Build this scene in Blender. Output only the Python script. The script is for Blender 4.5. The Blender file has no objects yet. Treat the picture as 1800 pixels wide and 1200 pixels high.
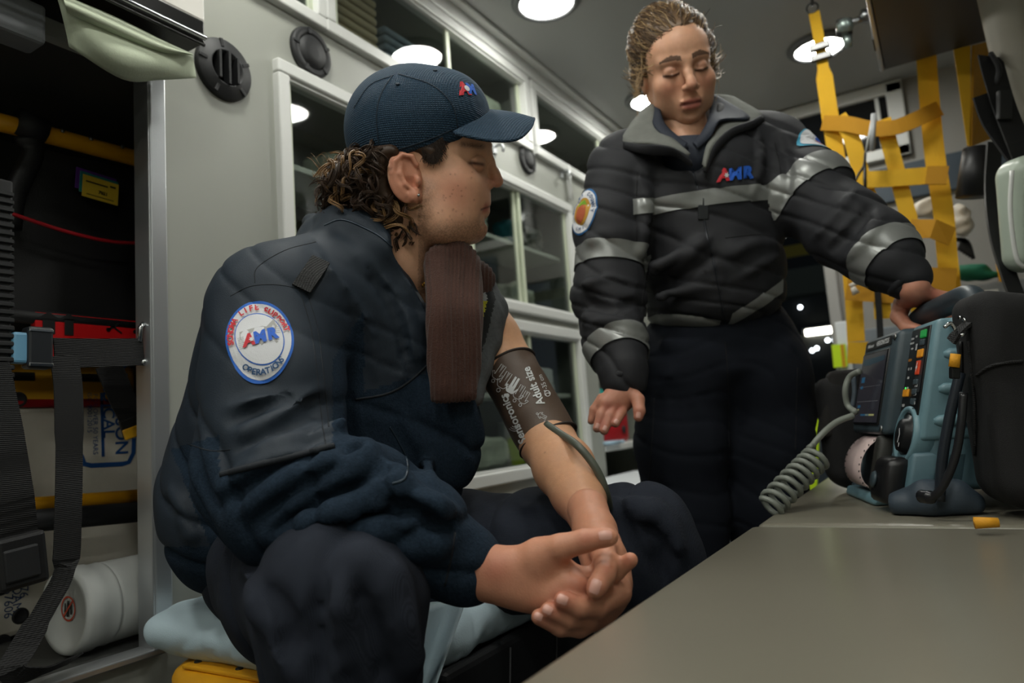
import bpy, bmesh, math, random
import numpy as np
from mathutils import Vector, Matrix
from mathutils.bvhtree import BVHTree

# ------------------------------------------------------------------ camera
FPX = 1250.0
_roll = math.radians(4.2)
def _pdir(px, py):
    d = np.array([(px-900)/FPX, -(py-600)/FPX, -1.0]); return d/np.linalg.norm(d)
_Y = _pdir(1665, 695)
_h = np.array([math.cos(_roll), math.sin(_roll), 0.0])
_Z = np.cross(_h, _Y); _Z /= np.linalg.norm(_Z)
if _Z[1] < 0: _Z = -_Z
RM = np.array([np.cross(_Y, _Z), _Y, _Z])          # camera -> world
CAM = np.array([0, 0, .70])
CR, CU, CB = RM[:, 0], RM[:, 1], RM[:, 2]          # camera right, up, back in world
def P(px, py, d): return CAM + RM @ (np.array([(px-900)/FPX, -(py-600)/FPX, -1.0])*d)
def onX(px, py, X):
    v = RM @ _pdir(px, py); return CAM + v*((X-CAM[0])/v[0])
def onY(px, py, Y):
    v = RM @ _pdir(px, py); return CAM + v*((Y-CAM[1])/v[1])
def onZ(px, py, Z):
    v = RM @ _pdir(px, py); return CAM + v*((Z-CAM[2])/v[2])

scene = bpy.context.scene
COL = scene.collection
cd = bpy.data.cameras.new('camera'); cam = bpy.data.objects.new('camera', cd); COL.objects.link(cam)
cd.sensor_width = 36; cd.lens = FPX/1800*36; cd.clip_start = .02
m4 = Matrix([[*RM[i], CAM[i]] for i in range(3)] + [[0, 0, 0, 1]])
cam.matrix_world = m4
cd.dof.use_dof = True; cd.dof.focus_distance = .93; cd.dof.aperture_fstop = 4.0
scene.camera = cam

# ------------------------------------------------------------------ world, exposure
w = bpy.data.worlds.new('night'); scene.world = w; w.use_nodes = True
w.node_tree.nodes['Background'].inputs[0].default_value = (.035, .042, .05, 1)
w.node_tree.nodes['Background'].inputs[1].default_value = .8
vs = scene.view_settings
vs.view_transform = 'Standard'; vs.look = 'None'; vs.gamma = 1; vs.use_curve_mapping = False
vs.exposure = EXPOSURE = 1.05
LAMP_W = 5.2          # strength of each ceiling dome lens

# ------------------------------------------------------------------ materials
def lin(c):
    if isinstance(c, str): c = tuple(int(c[i:i+2], 16) for i in (0, 2, 4))
    r = []
    for x in c[:3]:
        x = x/255
        r.append(x/12.92 if x <= .04045 else ((x+.055)/1.055)**2.4)
    return (*r, 1)
MATS = {}
def mat(name, col, rough=.6, metal=0, bump=0, bscale=200, var=0, vscale=8, spec=.5, emit=None, estr=0,
        attr=False, coat=0, trans=0, weave=None, sheen=0, sss=0, alpha=1):
    if name in MATS: return MATS[name]
    m = bpy.data.materials.new(name); m.use_nodes = True; MATS[name] = m
    nt = m.node_tree; b = nt.nodes['Principled BSDF']
    c = lin(col)
    b.inputs['Base Color'].default_value = c; b.inputs['Roughness'].default_value = rough
    b.inputs['Metallic'].default_value = metal; b.inputs['Specular IOR Level'].default_value = spec
    b.inputs['Coat Weight'].default_value = coat; b.inputs['Transmission Weight'].default_value = trans
    b.inputs['Sheen Weight'].default_value = sheen; b.inputs['Alpha'].default_value = alpha
    if sss:
        b.inputs['Subsurface Weight'].default_value = sss
        b.inputs['Subsurface Radius'].default_value = (1, .35, .2); b.inputs['Subsurface Scale'].default_value = .006
    m.diffuse_color = c
    tc = nt.nodes.new('ShaderNodeTexCoord'); src = None
    if attr:
        a = nt.nodes.new('ShaderNodeVertexColor'); a.layer_name = 'Col'; src = a.outputs[0]
        nt.links.new(src, b.inputs['Base Color'])
    if var:
        n = nt.nodes.new('ShaderNodeTexNoise'); n.inputs['Scale'].default_value = vscale; n.inputs['Detail'].default_value = 6
        nt.links.new(tc.outputs['Object'], n.inputs['Vector'])
        mr = nt.nodes.new('ShaderNodeMapRange'); mr.inputs[1].default_value = .25; mr.inputs[2].default_value = .75
        mr.inputs[3].default_value = 1-var; mr.inputs[4].default_value = 1+var
        nt.links.new(n.outputs[0], mr.inputs[0])
        mx = nt.nodes.new('ShaderNodeMix'); mx.data_type = 'RGBA'; mx.blend_type = 'MULTIPLY'; mx.inputs[0].default_value = 1
        if src: nt.links.new(src, mx.inputs[6])
        else: mx.inputs[6].default_value = c
        nt.links.new(mr.outputs[0], mx.inputs[7]); nt.links.new(mx.outputs[2], b.inputs['Base Color'])
    if bump:
        bp = nt.nodes.new('ShaderNodeBump'); bp.inputs['Strength'].default_value = bump; bp.inputs['Distance'].default_value = .002 if (weave or sheen) else .001
        if weave:
            ws = []
            for bd in ('X', 'Z'):
                wv = nt.nodes.new('ShaderNodeTexWave'); wv.inputs['Scale'].default_value = weave; wv.bands_direction = bd
                wv.inputs['Distortion'].default_value = .6; wv.inputs['Detail Scale'].default_value = 1.5
                nt.links.new(tc.outputs['Object'], wv.inputs['Vector']); ws.append(wv.outputs[1])
            ml = nt.nodes.new('ShaderNodeMath'); ml.operation = 'MULTIPLY'; nt.links.new(ws[0], ml.inputs[0]); nt.links.new(ws[1], ml.inputs[1]); hsrc = ml.outputs[0]
            mr2 = nt.nodes.new('ShaderNodeMapRange'); mr2.inputs[3].default_value = .72; mr2.inputs[4].default_value = 1.45; nt.links.new(hsrc, mr2.inputs[0])
            mx2 = nt.nodes.new('ShaderNodeMix'); mx2.data_type = 'RGBA'; mx2.blend_type = 'MULTIPLY'; mx2.inputs[0].default_value = 1
            if b.inputs['Base Color'].is_linked: nt.links.new(b.inputs['Base Color'].links[0].from_socket, mx2.inputs[6])
            else: mx2.inputs[6].default_value = c
            nt.links.new(mr2.outputs[0], mx2.inputs[7]); nt.links.new(mx2.outputs[2], b.inputs['Base Color'])
        else:
            n2 = nt.nodes.new('ShaderNodeTexNoise'); n2.inputs['Scale'].default_value = bscale; n2.inputs['Detail'].default_value = 4
            nt.links.new(tc.outputs['Object'], n2.inputs['Vector']); hsrc = n2.outputs[0]
        nt.links.new(hsrc, bp.inputs['Height']); nt.links.new(bp.outputs[0], b.inputs['Normal'])
    if emit:
        b.inputs['Emission Color'].default_value = lin(emit); b.inputs['Emission Strength'].default_value = estr
    return m

# ------------------------------------------------------------------ object helpers
def V(a): return Vector([float(x) for x in a])
def empty(name, loc=(0, 0, 0)):
    o = bpy.data.objects.new(name, None); COL.objects.link(o); o.location = V(loc); o.empty_display_size = .05
    return o
def tag(o, label=None, cat=None, group=None, kind=None):
    if label: o['label'] = label
    if cat: o['category'] = cat
    if group: o['group'] = group
    if kind: o['kind'] = kind
    return o
def link(name, me, m=None, parent=None, smooth=False):
    o = bpy.data.objects.new(name, me); COL.objects.link(o)
    if m is not None:
        for x in (m if isinstance(m, (list, tuple)) else [m]): me.materials.append(x)
    if parent:
        o.parent = parent
        off = V((0, 0, 0)); q = parent
        while q: off += q.location; q = q.parent
        me.transform(Matrix.Translation(-off))
    if smooth:
        me.polygons.foreach_set('use_smooth', [True]*len(me.polygons))
    me.update()
    return o
def struct(o): o['kind'] = 'structure'; return o

class MB:
    """collects shapes in world space and links them as one mesh"""
    def __init__(s): s.bm = bmesh.new(); s.mi = 0
    def _mi(s, fs):
        for f in fs: f.material_index = s.mi
    def box(s, c, h, ax=None, bev=0, seg=2):
        ax = np.eye(3) if ax is None else np.array(ax, float)
        tmp = bmesh.new() if bev else s.bm
        vs = [tmp.verts.new(V(np.array(c)+ax.T @ (np.array(h)*np.array((i, j, k))))) for i in (-1, 1) for j in (-1, 1) for k in (-1, 1)]
        fs = [tmp.faces.new([vs[i] for i in q]) for q in ((0,1,3,2), (4,6,7,5), (0,4,5,1), (2,3,7,6), (0,2,6,4), (1,5,7,3))]
        if bev:
            bmesh.ops.recalc_face_normals(tmp, faces=tmp.faces[:])
            bmesh.ops.bevel(tmp, geom=tmp.edges[:], offset=min(bev, .95*min(h)), segments=seg, profile=.5, affect='EDGES')
            s.merge(tmp)
        else:
            bmesh.ops.recalc_face_normals(s.bm, faces=fs); s._mi(fs)
        return s
    def box2(s, a, b, bev=0, seg=2):
        a = np.array(a, float); b = np.array(b, float)
        return s.box((a+b)/2, np.abs(b-a)/2, None, bev, seg)
    def merge(s, tmp):
        mp = {v: s.bm.verts.new(v.co) for v in tmp.verts}
        for f in tmp.faces:
            try: nf = s.bm.faces.new([mp[v] for v in f.verts]); nf.material_index = s.mi; nf.smooth = f.smooth
            except ValueError: pass
        tmp.free()
    def pydata(s, vs, fs, smooth=False):
        bv = [s.bm.verts.new(V(v)) for v in vs]
        for f in fs:
            try: nf = s.bm.faces.new([bv[i] for i in f]); nf.material_index = s.mi; nf.smooth = smooth
            except ValueError: pass
        return s
    def tube(s, pts, r, n=10, caps=True, flat=None, closed=False):
        """r: number or list; flat=(axis, factor) squashes the section along a world axis"""
        pts = [np.array(p, float) for p in pts]; m = len(pts)
        rr = r if isinstance(r, (list, tuple, np.ndarray)) else [r]*m
        vs = []; up = None
        for i, p in enumerate(pts):
            if closed: t = pts[(i+1) % m]-pts[i-1]
            else: t = pts[min(i+1, m-1)]-pts[max(i-1, 0)]
            t = t/(np.linalg.norm(t)+1e-12)
            if up is None:
                up = np.array([0, 0, 1.0]) if abs(t[2]) < .9 else np.array([1.0, 0, 0])
            a = up-t*np.dot(up, t); a /= (np.linalg.norm(a)+1e-12); b = np.cross(t, a); up = a
            for k in range(n):
                th = 2*math.pi*k/n; off = rr[i]*(math.cos(th)*a+math.sin(th)*b)
                if flat is not None: off = off-(1-flat[1])*np.dot(off, flat[0])*np.array(flat[0])
                vs.append(p+off)
        fs = []
        for i in range(m if closed else m-1):
            for k in range(n):
                fs.append((i*n+k, i*n+(k+1) % n, ((i+1) % m)*n+(k+1) % n, ((i+1) % m)*n+k))
        if caps and not closed: fs += [tuple(range(n))[::-1], tuple(range((m-1)*n, m*n))]
        return s.pydata(vs, fs, True)
    def lathe(s, c, axis, prof, n=32, caps=True):
        """prof: list of (radius, height along axis)"""
        axis = np.array(axis, float); axis /= np.linalg.norm(axis)
        a = np.cross(axis, [0, 0, 1] if abs(axis[2]) < .9 else [1, 0, 0]); a /= np.linalg.norm(a); b = np.cross(axis, a)
        vs = [np.array(c)+axis*h+r*(math.cos(2*math.pi*k/n)*a+math.sin(2*math.pi*k/n)*b) for r, h in prof for k in range(n)]
        fs = [(i*n+k, i*n+(k+1) % n, (i+1)*n+(k+1) % n, (i+1)*n+k) for i in range(len(prof)-1) for k in range(n)]
        if caps: fs += [tuple(range(n))[::-1], tuple(range((len(prof)-1)*n, len(prof)*n))]
        return s.pydata(vs, fs, True)
    def ribbon(s, pts, wdir, width, th=.002):
        """flat strap: pts centre line, wdir width direction (one or per point)"""
        m = len(pts); pts = [np.array(p, float) for p in pts]
        wd = [np.array(wdir, float)]*m if np.ndim(wdir) == 1 else [np.array(x, float) for x in wdir]
        vs = []
        for i, p in enumerate(pts):
            t = pts[min(i+1, m-1)]-pts[max(i-1, 0)]; t /= np.linalg.norm(t)+1e-12
            wv = wd[i]-t*np.dot(wd[i], t); wv /= np.linalg.norm(wv)+1e-12; nn = np.cross(t, wv)
            ww = width[i] if isinstance(width, (list, tuple)) else width
            vs += [p-wv*ww/2-nn*th/2, p+wv*ww/2-nn*th/2, p+wv*ww/2+nn*th/2, p-wv*ww/2+nn*th/2]
        fs = [(0, 1, 2, 3)[::-1], tuple(range(4*m-4, 4*m))]
        for i in range(m-1):
            for k in range(4): fs.append((i*4+k, i*4+(k+1) % 4, (i+1)*4+(k+1) % 4, (i+1)*4+k))
        return s.pydata(vs, fs)
    def prism(s, poly, d):
        """poly: list of 3d points, extruded by vector d"""
        n = len(poly); d = np.array(d, float)
        vs = [np.array(p, float) for p in poly]+[np.array(p, float)+d for p in poly]
        fs = [tuple(range(n))[::-1], tuple(range(n, 2*n))]+[(i, (i+1) % n, n+(i+1) % n, n+i) for i in range(n)]
        return s.pydata(vs, fs)
    def grid(s, f, nu, nv, smooth=True):
        vs = [f(i/nu, j/nv) for i in range(nu+1) for j in range(nv+1)]
        fs = [(i*(nv+1)+j, (i+1)*(nv+1)+j, (i+1)*(nv+1)+j+1, i*(nv+1)+j+1) for i in range(nu) for j in range(nv)]
        return s.pydata(vs, fs, smooth)
    def build(s, name, m, parent=None, smooth=None, recalc=True):
        if recalc: bmesh.ops.recalc_face_normals(s.bm, faces=s.bm.faces[:])
        me = bpy.data.meshes.new(name); s.bm.to_mesh(me); s.bm.free()
        o = link(name, me, m, parent)
        if smooth: me.polygons.foreach_set('use_smooth', [True]*len(me.polygons))
        return o
def spline(pts, n=8):
    """Catmull-Rom through points"""
    p = [np.array(q, float) for q in pts]; p = [2*p[0]-p[1]]+p+[2*p[-1]-p[-2]]; out = []
    for i in range(1, len(p)-2):
        for k in range(n):
            t = k/n
            out.append(.5*((2*p[i])+(-p[i-1]+p[i+1])*t+(2*p[i-1]-5*p[i]+4*p[i+1]-p[i+2])*t*t+(-p[i-1]+3*p[i]-3*p[i+1]+p[i+2])*t**3))
    out.append(p[-2]); return out
def solid(o, th, off=0):
    md = o.modifiers.new('thickness', 'SOLIDIFY'); md.thickness = th; md.offset = off; return o

# ------------------------------------------------------------------ distance fields (people, cloth, soft things)
def smin(a, b, k):
    h = np.clip(.5+.5*(b-a)/k, 0, 1); return b+(a-b)*h-k*h*(1-h)
class SDF:
    def __init__(s, lo, hi, h):
        s.lo = np.array(lo, float); s.h = h
        n = np.ceil((np.array(hi)-s.lo)/h).astype(int)+1; s.n = n
        s.F = np.full(n, 1.0, np.float32)
    @classmethod
    def around(cls, pts, pad, h):
        p = np.array(pts); return cls(p.min(0)-pad, p.max(0)+pad, h)
    def _sub(s, lo, hi):
        a = np.clip(np.floor((lo-s.lo)/s.h).astype(int), 0, s.n); b = np.clip(np.ceil((hi-s.lo)/s.h).astype(int)+1, 0, s.n)
        if np.any(b <= a): return None
        sl = tuple(slice(i, j) for i, j in zip(a, b))
        g = [(s.lo[i]+s.h*np.arange(a[i], b[i])).astype(np.float32) for i in range(3)]
        return sl, g[0][:, None, None], g[1][None, :, None], g[2][None, None, :]
    def _put(s, q, d, k, op):
        sl = q[0]; f = s.F[sl]
        if op == 'add': s.F[sl] = smin(f, d, k)
        elif op == 'cut': s.F[sl] = -smin(-f, d, k)
        elif op == 'set': s.F[sl] = np.minimum(f, d)
    def ell(s, c, r, ax=None, k=.02, op='add'):
        c = np.array(c, float); r = np.array(r, float); ax = np.eye(3) if ax is None else np.array(ax, float)
        ext = np.sqrt(((ax.T*r)**2).sum(1))+2*k+.012
        q = s._sub(c-ext, c+ext)
        if q is None: return s
        X, Y, Z = q[1]-c[0], q[2]-c[1], q[3]-c[2]
        l = [(X*ax[i, 0]+Y*ax[i, 1]+Z*ax[i, 2])/r[i] for i in range(3)]
        k0 = np.sqrt(l[0]**2+l[1]**2+l[2]**2)+1e-6
        k1 = np.sqrt((l[0]/r[0])**2+(l[1]/r[1])**2+(l[2]/r[2])**2)+1e-6
        s._put(q, k0*(k0-1)/k1, k, op); return s
    def cone(s, a, ra, b, rb, k=.02, op='add', flat=None):
        a = np.array(a, float); b = np.array(b, float); mx = max(ra, rb)+2*k+.012
        q = s._sub(np.minimum(a, b)-mx, np.maximum(a, b)+mx)
        if q is None: return s
        X, Y, Z = q[1]-a[0], q[2]-a[1], q[3]-a[2]; ab = b-a; L = ab @ ab+1e-12
        t = np.clip((X*ab[0]+Y*ab[1]+Z*ab[2])/L, 0, 1)
        X, Y, Z = X-t*ab[0], Y-t*ab[1], Z-t*ab[2]
        if flat is not None:
            u = np.array(flat[0], float); u /= np.linalg.norm(u); e = (X*u[0]+Y*u[1]+Z*u[2])*(1/flat[1]-1)
            X, Y, Z = X+e*u[0], Y+e*u[1], Z+e*u[2]
        d = np.sqrt(X*X+Y*Y+Z*Z)-(ra+(rb-ra)*t)
        s._put(q, d, k, op); return s
    def chain(s, pts, rs, k=.02, kk=None, op='add', flat=None):
        if not isinstance(rs, (list, tuple)): rs = [rs]*len(pts)
        for i in range(len(pts)-1): s.cone(pts[i], rs[i], pts[i+1], rs[i+1], k if (i == 0 or kk is None) else kk, op, flat)
        return s
    def box(s, c, hf, ax=None, rd=.01, k=.01, op='add'):
        c = np.array(c, float); hf = np.array(hf, float)-rd; ax = np.eye(3) if ax is None else np.array(ax, float)
        ext = np.sqrt(((ax.T*(hf+rd))**2).sum(1))*1.0+np.abs(ax.T @ np.diag(hf)).sum(1)*0+2*k+.012
        ext = np.abs(ax.T*(hf+rd)).sum(1)+2*k+.012
        q = s._sub(c-ext, c+ext)
        if q is None: return s
        X, Y, Z = q[1]-c[0], q[2]-c[1], q[3]-c[2]
        l = [np.abs(X*ax[i, 0]+Y*ax[i, 1]+Z*ax[i, 2])-hf[i] for i in range(3)]
        d = np.sqrt(sum(np.maximum(x, 0)**2 for x in l))+np.minimum(np.maximum(np.maximum(l[0], l[1]), l[2]), 0)-rd
        s._put(q, d, k, op); return s
    def plane(s, p, n, k=.003):
        """cut away the side the normal points to"""
        n = np.array(n, float); n /= np.linalg.norm(n); p = np.array(p, float)
        q = s._sub(s.lo, s.lo+s.h*(s.n-1))
        d = (p[0]-q[1])*n[0]+(p[1]-q[2])*n[1]+(p[2]-q[3])*n[2]      # >0 on the kept side
        s.F = -smin(-s.F, d.astype(np.float32), k); return s
    def surf(s, px, py, d0=.5, d1=1.7, n=500):
        """depth at which the ray through a picture point first meets the body"""
        ds = np.linspace(d0, d1, n); dr = RM @ np.array([(px-900)/FPX, -(py-600)/FPX, -1.0])
        i = np.round((CAM+ds[:, None]*dr-s.lo)/s.h).astype(int); ok = np.all((i >= 0) & (i < s.n), 1); i = np.clip(i, 0, s.n-1)
        hit = np.where(ok & (s.F[i[:, 0], i[:, 1], i[:, 2]] < 0))[0]
        return float(ds[hit[0]]) if len(hit) else None
    def folds(s, lines, k=.008):
        """cloth folds drawn over the surface: (picture points, radius, +1 ridge / -1 groove)"""
        todo = []
        for pts, r, sg in lines:
            q = spline([np.array(p, float) for p in pts], 4) if len(pts) > 2 else [np.array(p, float) for p in pts]
            w = []
            for p in q:
                d = s.surf(p[0], p[1])
                if d is not None: w.append(P(p[0], p[1], d+(r*.45 if sg > 0 else -r*.25)))
            if len(w) > 1: todo.append((w, r, sg))
        for w, r, sg in todo:
            rr = [r*(.45+.55*math.sin(math.pi*(i+.6)/(len(w)+.2))) for i in range(len(w))]
            s.chain(w, rr, k if sg > 0 else k*1.2, k if sg > 0 else k*1.2, 'add' if sg > 0 else 'cut')
        return s
    def shell(s, t):
        s.F = np.abs(s.F+t/2)-t/2; return s
    def mesh(s, relax=1):
        F = s.F.copy()
        for ax in range(3):
            sl = [slice(None)]*3
            for e in (0, -1): sl[ax] = e; F[tuple(sl)] = np.maximum(F[tuple(sl)], 1e-3)
        S = F < 0; cs = S[:-1, :-1, :-1].astype(np.int8)
        offs = [(i, j, k) for i in (0, 1) for j in (0, 1) for k in (0, 1)]
        n = S.shape
        cnt = sum(S[i:n[0]-1+i, j:n[1]-1+j, k:n[2]-1+k].astype(np.int8) for i, j, k in offs)
        act = np.argwhere((cnt > 0) & (cnt < 8))
        idm = np.full(cnt.shape, -1, np.int32); idm[act[:, 0], act[:, 1], act[:, 2]] = np.arange(len(act))
        cv = {o: F[act[:, 0]+o[0], act[:, 1]+o[1], act[:, 2]+o[2]] for o in offs}
        pos = np.zeros((len(act), 3)); num = np.zeros(len(act))
        for o in offs:
            for ax in range(3):
                if o[ax]: continue
                o2 = list(o); o2[ax] = 1; o2 = tuple(o2)
                f0, f1 = cv[o], cv[o2]; mk = (f0 < 0) != (f1 < 0)
                t = np.where(mk, f0/np.where(mk, f0-f1, 1), 0)
                e = np.tile(np.array(o, float), (len(act), 1)); e[:, ax] = t
                pos += e*mk[:, None]; num += mk
        vs = (act+pos/num[:, None])*s.h+s.lo
        quads = []
        for ax in range(3):
            a, b = [(1, 2), (2, 0), (0, 1)][ax]
            sl0 = [slice(1, -1)]*3; sl1 = [slice(1, -1)]*3; sl0[ax] = slice(0, -1); sl1[ax] = slice(1, None)
            A, B = S[tuple(sl0)], S[tuple(sl1)]
            for mk, flip in ((A & ~B, 0), (~A & B, 1)):
                e = np.argwhere(mk)
                if not len(e): continue
                o = np.array([1, 1, 1]); o[ax] = 0; e = e+o
                def cell(da, db):
                    c = e.copy(); c[:, a] -= da; c[:, b] -= db; return idm[c[:, 0], c[:, 1], c[:, 2]]
                q = np.stack([cell(1, 1), cell(0, 1), cell(0, 0), cell(1, 0)], 1)
                quads.append(q[:, ::-1] if flip else q)
        q = np.concatenate(quads)
        for _ in range(relax): vs = lap(vs, q)
        return vs, q
def lap(vs, q, w=.5):
    acc = np.zeros_like(vs); num = np.zeros(len(vs))
    for i in range(4):
        a, b = q[:, i], q[:, (i+1) % 4]
        np.add.at(acc, a, vs[b]); np.add.at(num, a, 1)
        np.add.at(acc, b, vs[a]); np.add.at(num, b, 1)
    return vs*(1-w)+w*acc/np.maximum(num, 1)[:, None]
def vnormals(vs, q):
    n = np.cross(vs[q[:, 2]]-vs[q[:, 0]], vs[q[:, 3]]-vs[q[:, 1]]); out = np.zeros_like(vs)
    for i in range(4): np.add.at(out, q[:, i], n)
    return out/(np.linalg.norm(out, axis=1)[:, None]+1e-12)
def npmesh(name, vs, q, m, parent=None, cols=None, mi=None):
    me = bpy.data.meshes.new(name); nv, nq = len(vs), len(q); k = q.shape[1]
    me.vertices.add(nv); me.vertices.foreach_set('co', np.ascontiguousarray(vs, np.float32).ravel())
    me.loops.add(nq*k); me.loops.foreach_set('vertex_index', np.ascontiguousarray(q, np.int32).ravel())
    me.polygons.add(nq); me.polygons.foreach_set('loop_start', np.arange(0, nq*k, k, dtype=np.int32))
    if mi is not None: me.polygons.foreach_set('material_index', np.ascontiguousarray(mi, np.int32))
    me.polygons.foreach_set('use_smooth', np.ones(nq, bool))
    me.update(calc_edges=True)
    if cols is not None:
        ca = me.color_attributes.new('Col', 'FLOAT_COLOR', 'POINT')
        c4 = np.ones((nv, 4), np.float32); c4[:, :3] = cols; ca.data.foreach_set('color', c4.ravel())
    return link(name, me, m, parent)
def wnoise(vs, scale, seed=0, warp=.6):
    """cheap smooth noise, about -1..1"""
    rs = np.random.RandomState(seed); p = vs*scale; out = 0
    p = p+warp*np.stack([np.sin(p @ rs.randn(3)+rs.rand()*6) for _ in range(3)], 1)
    for _ in range(5): out = out+np.sin(p @ (rs.randn(3))+rs.rand()*6.28)
    return out/3
def bvh(o):
    me = o.data; off = V((0, 0, 0)); q = o
    while q: off += q.location; q = q.parent
    return BVHTree.FromPolygons([v.co+off for v in me.vertices], [tuple(p.vertices) for p in me.polygons])
def lab(bb, p): return sum(bb)
# flat print: 2-d verts, faces
_txt = {}
def text2d(s, size=1.0, shear=0, bold=0, sx=1.0):
    key = (s, size, shear, bold, sx)
    if key in _txt: return _txt[key]
    c = bpy.data.curves.new('lettering', 'FONT'); c.body = s; c.size = size; c.shear = shear; c.offset = bold; c.resolution_u = 3
    c.align_x = 'CENTER'; c.align_y = 'CENTER'
    o = bpy.data.objects.new('lettering', c); COL.objects.link(o)
    dg = bpy.context.evaluated_depsgraph_get(); me = bpy.data.meshes.new_from_object(o.evaluated_get(dg))
    vs = np.array([v.co[:2] for v in me.vertices]) if len(me.vertices) else np.zeros((0, 2)); fs = [tuple(p.vertices) for p in me.polygons]
    if len(vs): vs[:, 0] *= sx
    bpy.data.objects.remove(o); bpy.data.curves.remove(c); bpy.data.meshes.remove(me)
    _txt[key] = (vs, fs); return vs, fs
class Decal:
    """flat print or sewn-on patch laid on a surface; 2-d shapes placed by (u, v) about an origin"""
    def __init__(s, O, u, v, tree=None, d=None, depth=.2):
        s.O, s.u, s.v = np.array(O, float), np.array(u, float), np.array(v, float); s.n = np.cross(s.u, s.v); s.n /= np.linalg.norm(s.n)
        s.tree, s.depth = tree, depth; s.mb = MB(); s.d = -s.n if d is None else np.array(d)
    def pt(s, a, b, off):
        p = s.O+a*s.u+b*s.v
        if s.tree is None: return p+s.n*off
        h = s.tree.ray_cast(V(p-s.d*s.depth), V(s.d), s.depth*2)
        if h[0] is None:
            h = s.tree.find_nearest(V(p))
        return np.array(h[0])+np.array(h[1])*off
    def shape(s, vs, fs, mi=0, off=.001, at=(0, 0), rot=0, sc=1):
        c, sn = math.cos(rot), math.sin(rot)
        pts = [s.pt(at[0]+sc*(x*c-y*sn), at[1]+sc*(x*sn+y*c), off) for x, y in vs]
        s.mb.mi = mi; s.mb.pydata(pts, fs); return s
    def text(s, t, size, mi=0, off=.002, at=(0, 0), rot=0, shear=0, bold=0, sx=1):
        vs, fs = text2d(t, size, shear, bold, sx)
        return s.shape(vs, fs, mi, off, at, rot)
    def polar(s, rf, mi=0, off=.001, at=(0, 0), n=48, m=5, r0=0, rim=False):
        vs = []; fs = []
        for j in range(m+1):
            t = r0+(1-r0)*j/m
            for i in range(n):
                th = 2*math.pi*i/n; r = rf(th)*t; vs.append((r*math.cos(th), r*math.sin(th)))
        for j in range(m):
            for i in range(n): fs.append((j*n+i, (j+1)*n+i, (j+1)*n+(i+1) % n, j*n+(i+1) % n))
        return s.shape(vs, fs, mi, off, at)
    def poly(s, pts, mi=0, off=.001, at=(0, 0), rot=0, sc=1):
        return s.shape(pts, [tuple(range(len(pts)))], mi, off, at, rot, sc)
    def stroke(s, pts, wd, mi=0, off=.002, at=(0, 0), rot=0, sc=1):
        pts = [np.array(p, float) for p in pts]; vs = []; m = len(pts)
        for i, p in enumerate(pts):
            t = pts[min(i+1, m-1)]-pts[max(i-1, 0)]; t /= np.linalg.norm(t)+1e-9; nn = np.array([-t[1], t[0]])
            vs += [tuple(p+nn*wd/2), tuple(p-nn*wd/2)]
        return s.shape(vs, [(2*i, 2*i+1, 2*i+3, 2*i+2) for i in range(m-1)], mi, off, at, rot, sc)
    def arc(s, t, rf, a0, a1, size, mi=0, off=.002, inside=False, shear=0, bold=0):
        """letters along a closed outline, from angle a0 to a1"""
        n = len(t)
        for i, ch in enumerate(t):
            if ch == ' ': continue
            th = a0+(a1-a0)*(i+.5)/n; r = rf(th)
            s.text(ch, size, mi, off, (r*math.cos(th), r*math.sin(th)), th+(math.pi/2 if inside else -math.pi/2), shear, bold)
        return s
    def build(s, name, ms, parent=None, th=0): return s.mb.build(name, ms, parent, recalc=False)
def band(o, planes, name, m, parent, off=.0025, near=None):
    """strip of cloth sewn round an existing surface between two planes [(p, n), (p, n)] (kept where n.(x-p) < 0)"""
    me = o.data; bm = bmesh.new(); bm.from_mesh(me)
    o_off = V((0, 0, 0)); q = o
    while q: o_off += q.location; q = q.parent
    bm.transform(Matrix.Translation(o_off))
    if near is not None:
        a, b, r = [np.array(x, float) if i < 2 else x for i, x in enumerate(near)]; ab = b-a; kill = []
        for v in bm.verts:
            p = np.array(v.co)-a; t = min(max(p @ ab/(ab @ ab), 0), 1)
            if np.linalg.norm(p-t*ab) > r: kill.append(v)
        bmesh.ops.delete(bm, geom=kill, context='VERTS')
    for p, n in planes:
        bmesh.ops.bisect_plane(bm, geom=bm.verts[:]+bm.edges[:]+bm.faces[:], plane_co=V(p), plane_no=V(n), clear_outer=True)
    bm.normal_update()
    for v in bm.verts: v.co += v.normal*off
    bm.normal_update()
    me2 = bpy.data.meshes.new(name); bm.to_mesh(me2); bm.free(); me2.materials.clear()
    for p in me2.polygons: p.material_index = 0
    ob = link(name, me2, m, parent, True); return ob
def nrm(a): a = np.array(a, float); return a/np.linalg.norm(a)

# ================================================================== the ambulance module
WX, CZ, RY, XR = -1.10, 1.94, 3.10, .66
M_wall = mat('warm grey wall laminate', '9d9f97', .45, bump=.05, bscale=60, var=.03, vscale=3)
M_ceil = mat('grey ceiling laminate', 'a9aaa8', .42, bump=.04, bscale=40, var=.03, vscale=2)
M_trim = mat('white painted aluminium', 'd6d7d4', .38, var=.02, vscale=5)
M_alu = mat('brushed aluminium', 'b5b8ba', .35, metal=.75, bump=.05, bscale=300)
M_track = mat('pale green plastic track', 'c4cbb4', .4)
M_dark = mat('black textured plastic', '17181a', .55, bump=.3, bscale=350, var=.12, vscale=12)
M_rubber = mat('black rubber', '1d1e20', .6, bump=.15, bscale=200)
M_floor = mat('dark vinyl floor', '3a3c3e', .5, bump=.1, bscale=120, var=.1)
M_inner = mat('cabinet lining', '7d8178', .6, var=.06)
M_chrome = mat('chrome', 'd0d2d4', .15, metal=1)
M_screw = mat('steel screw', 'a0a2a4', .3, metal=1)

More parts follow.
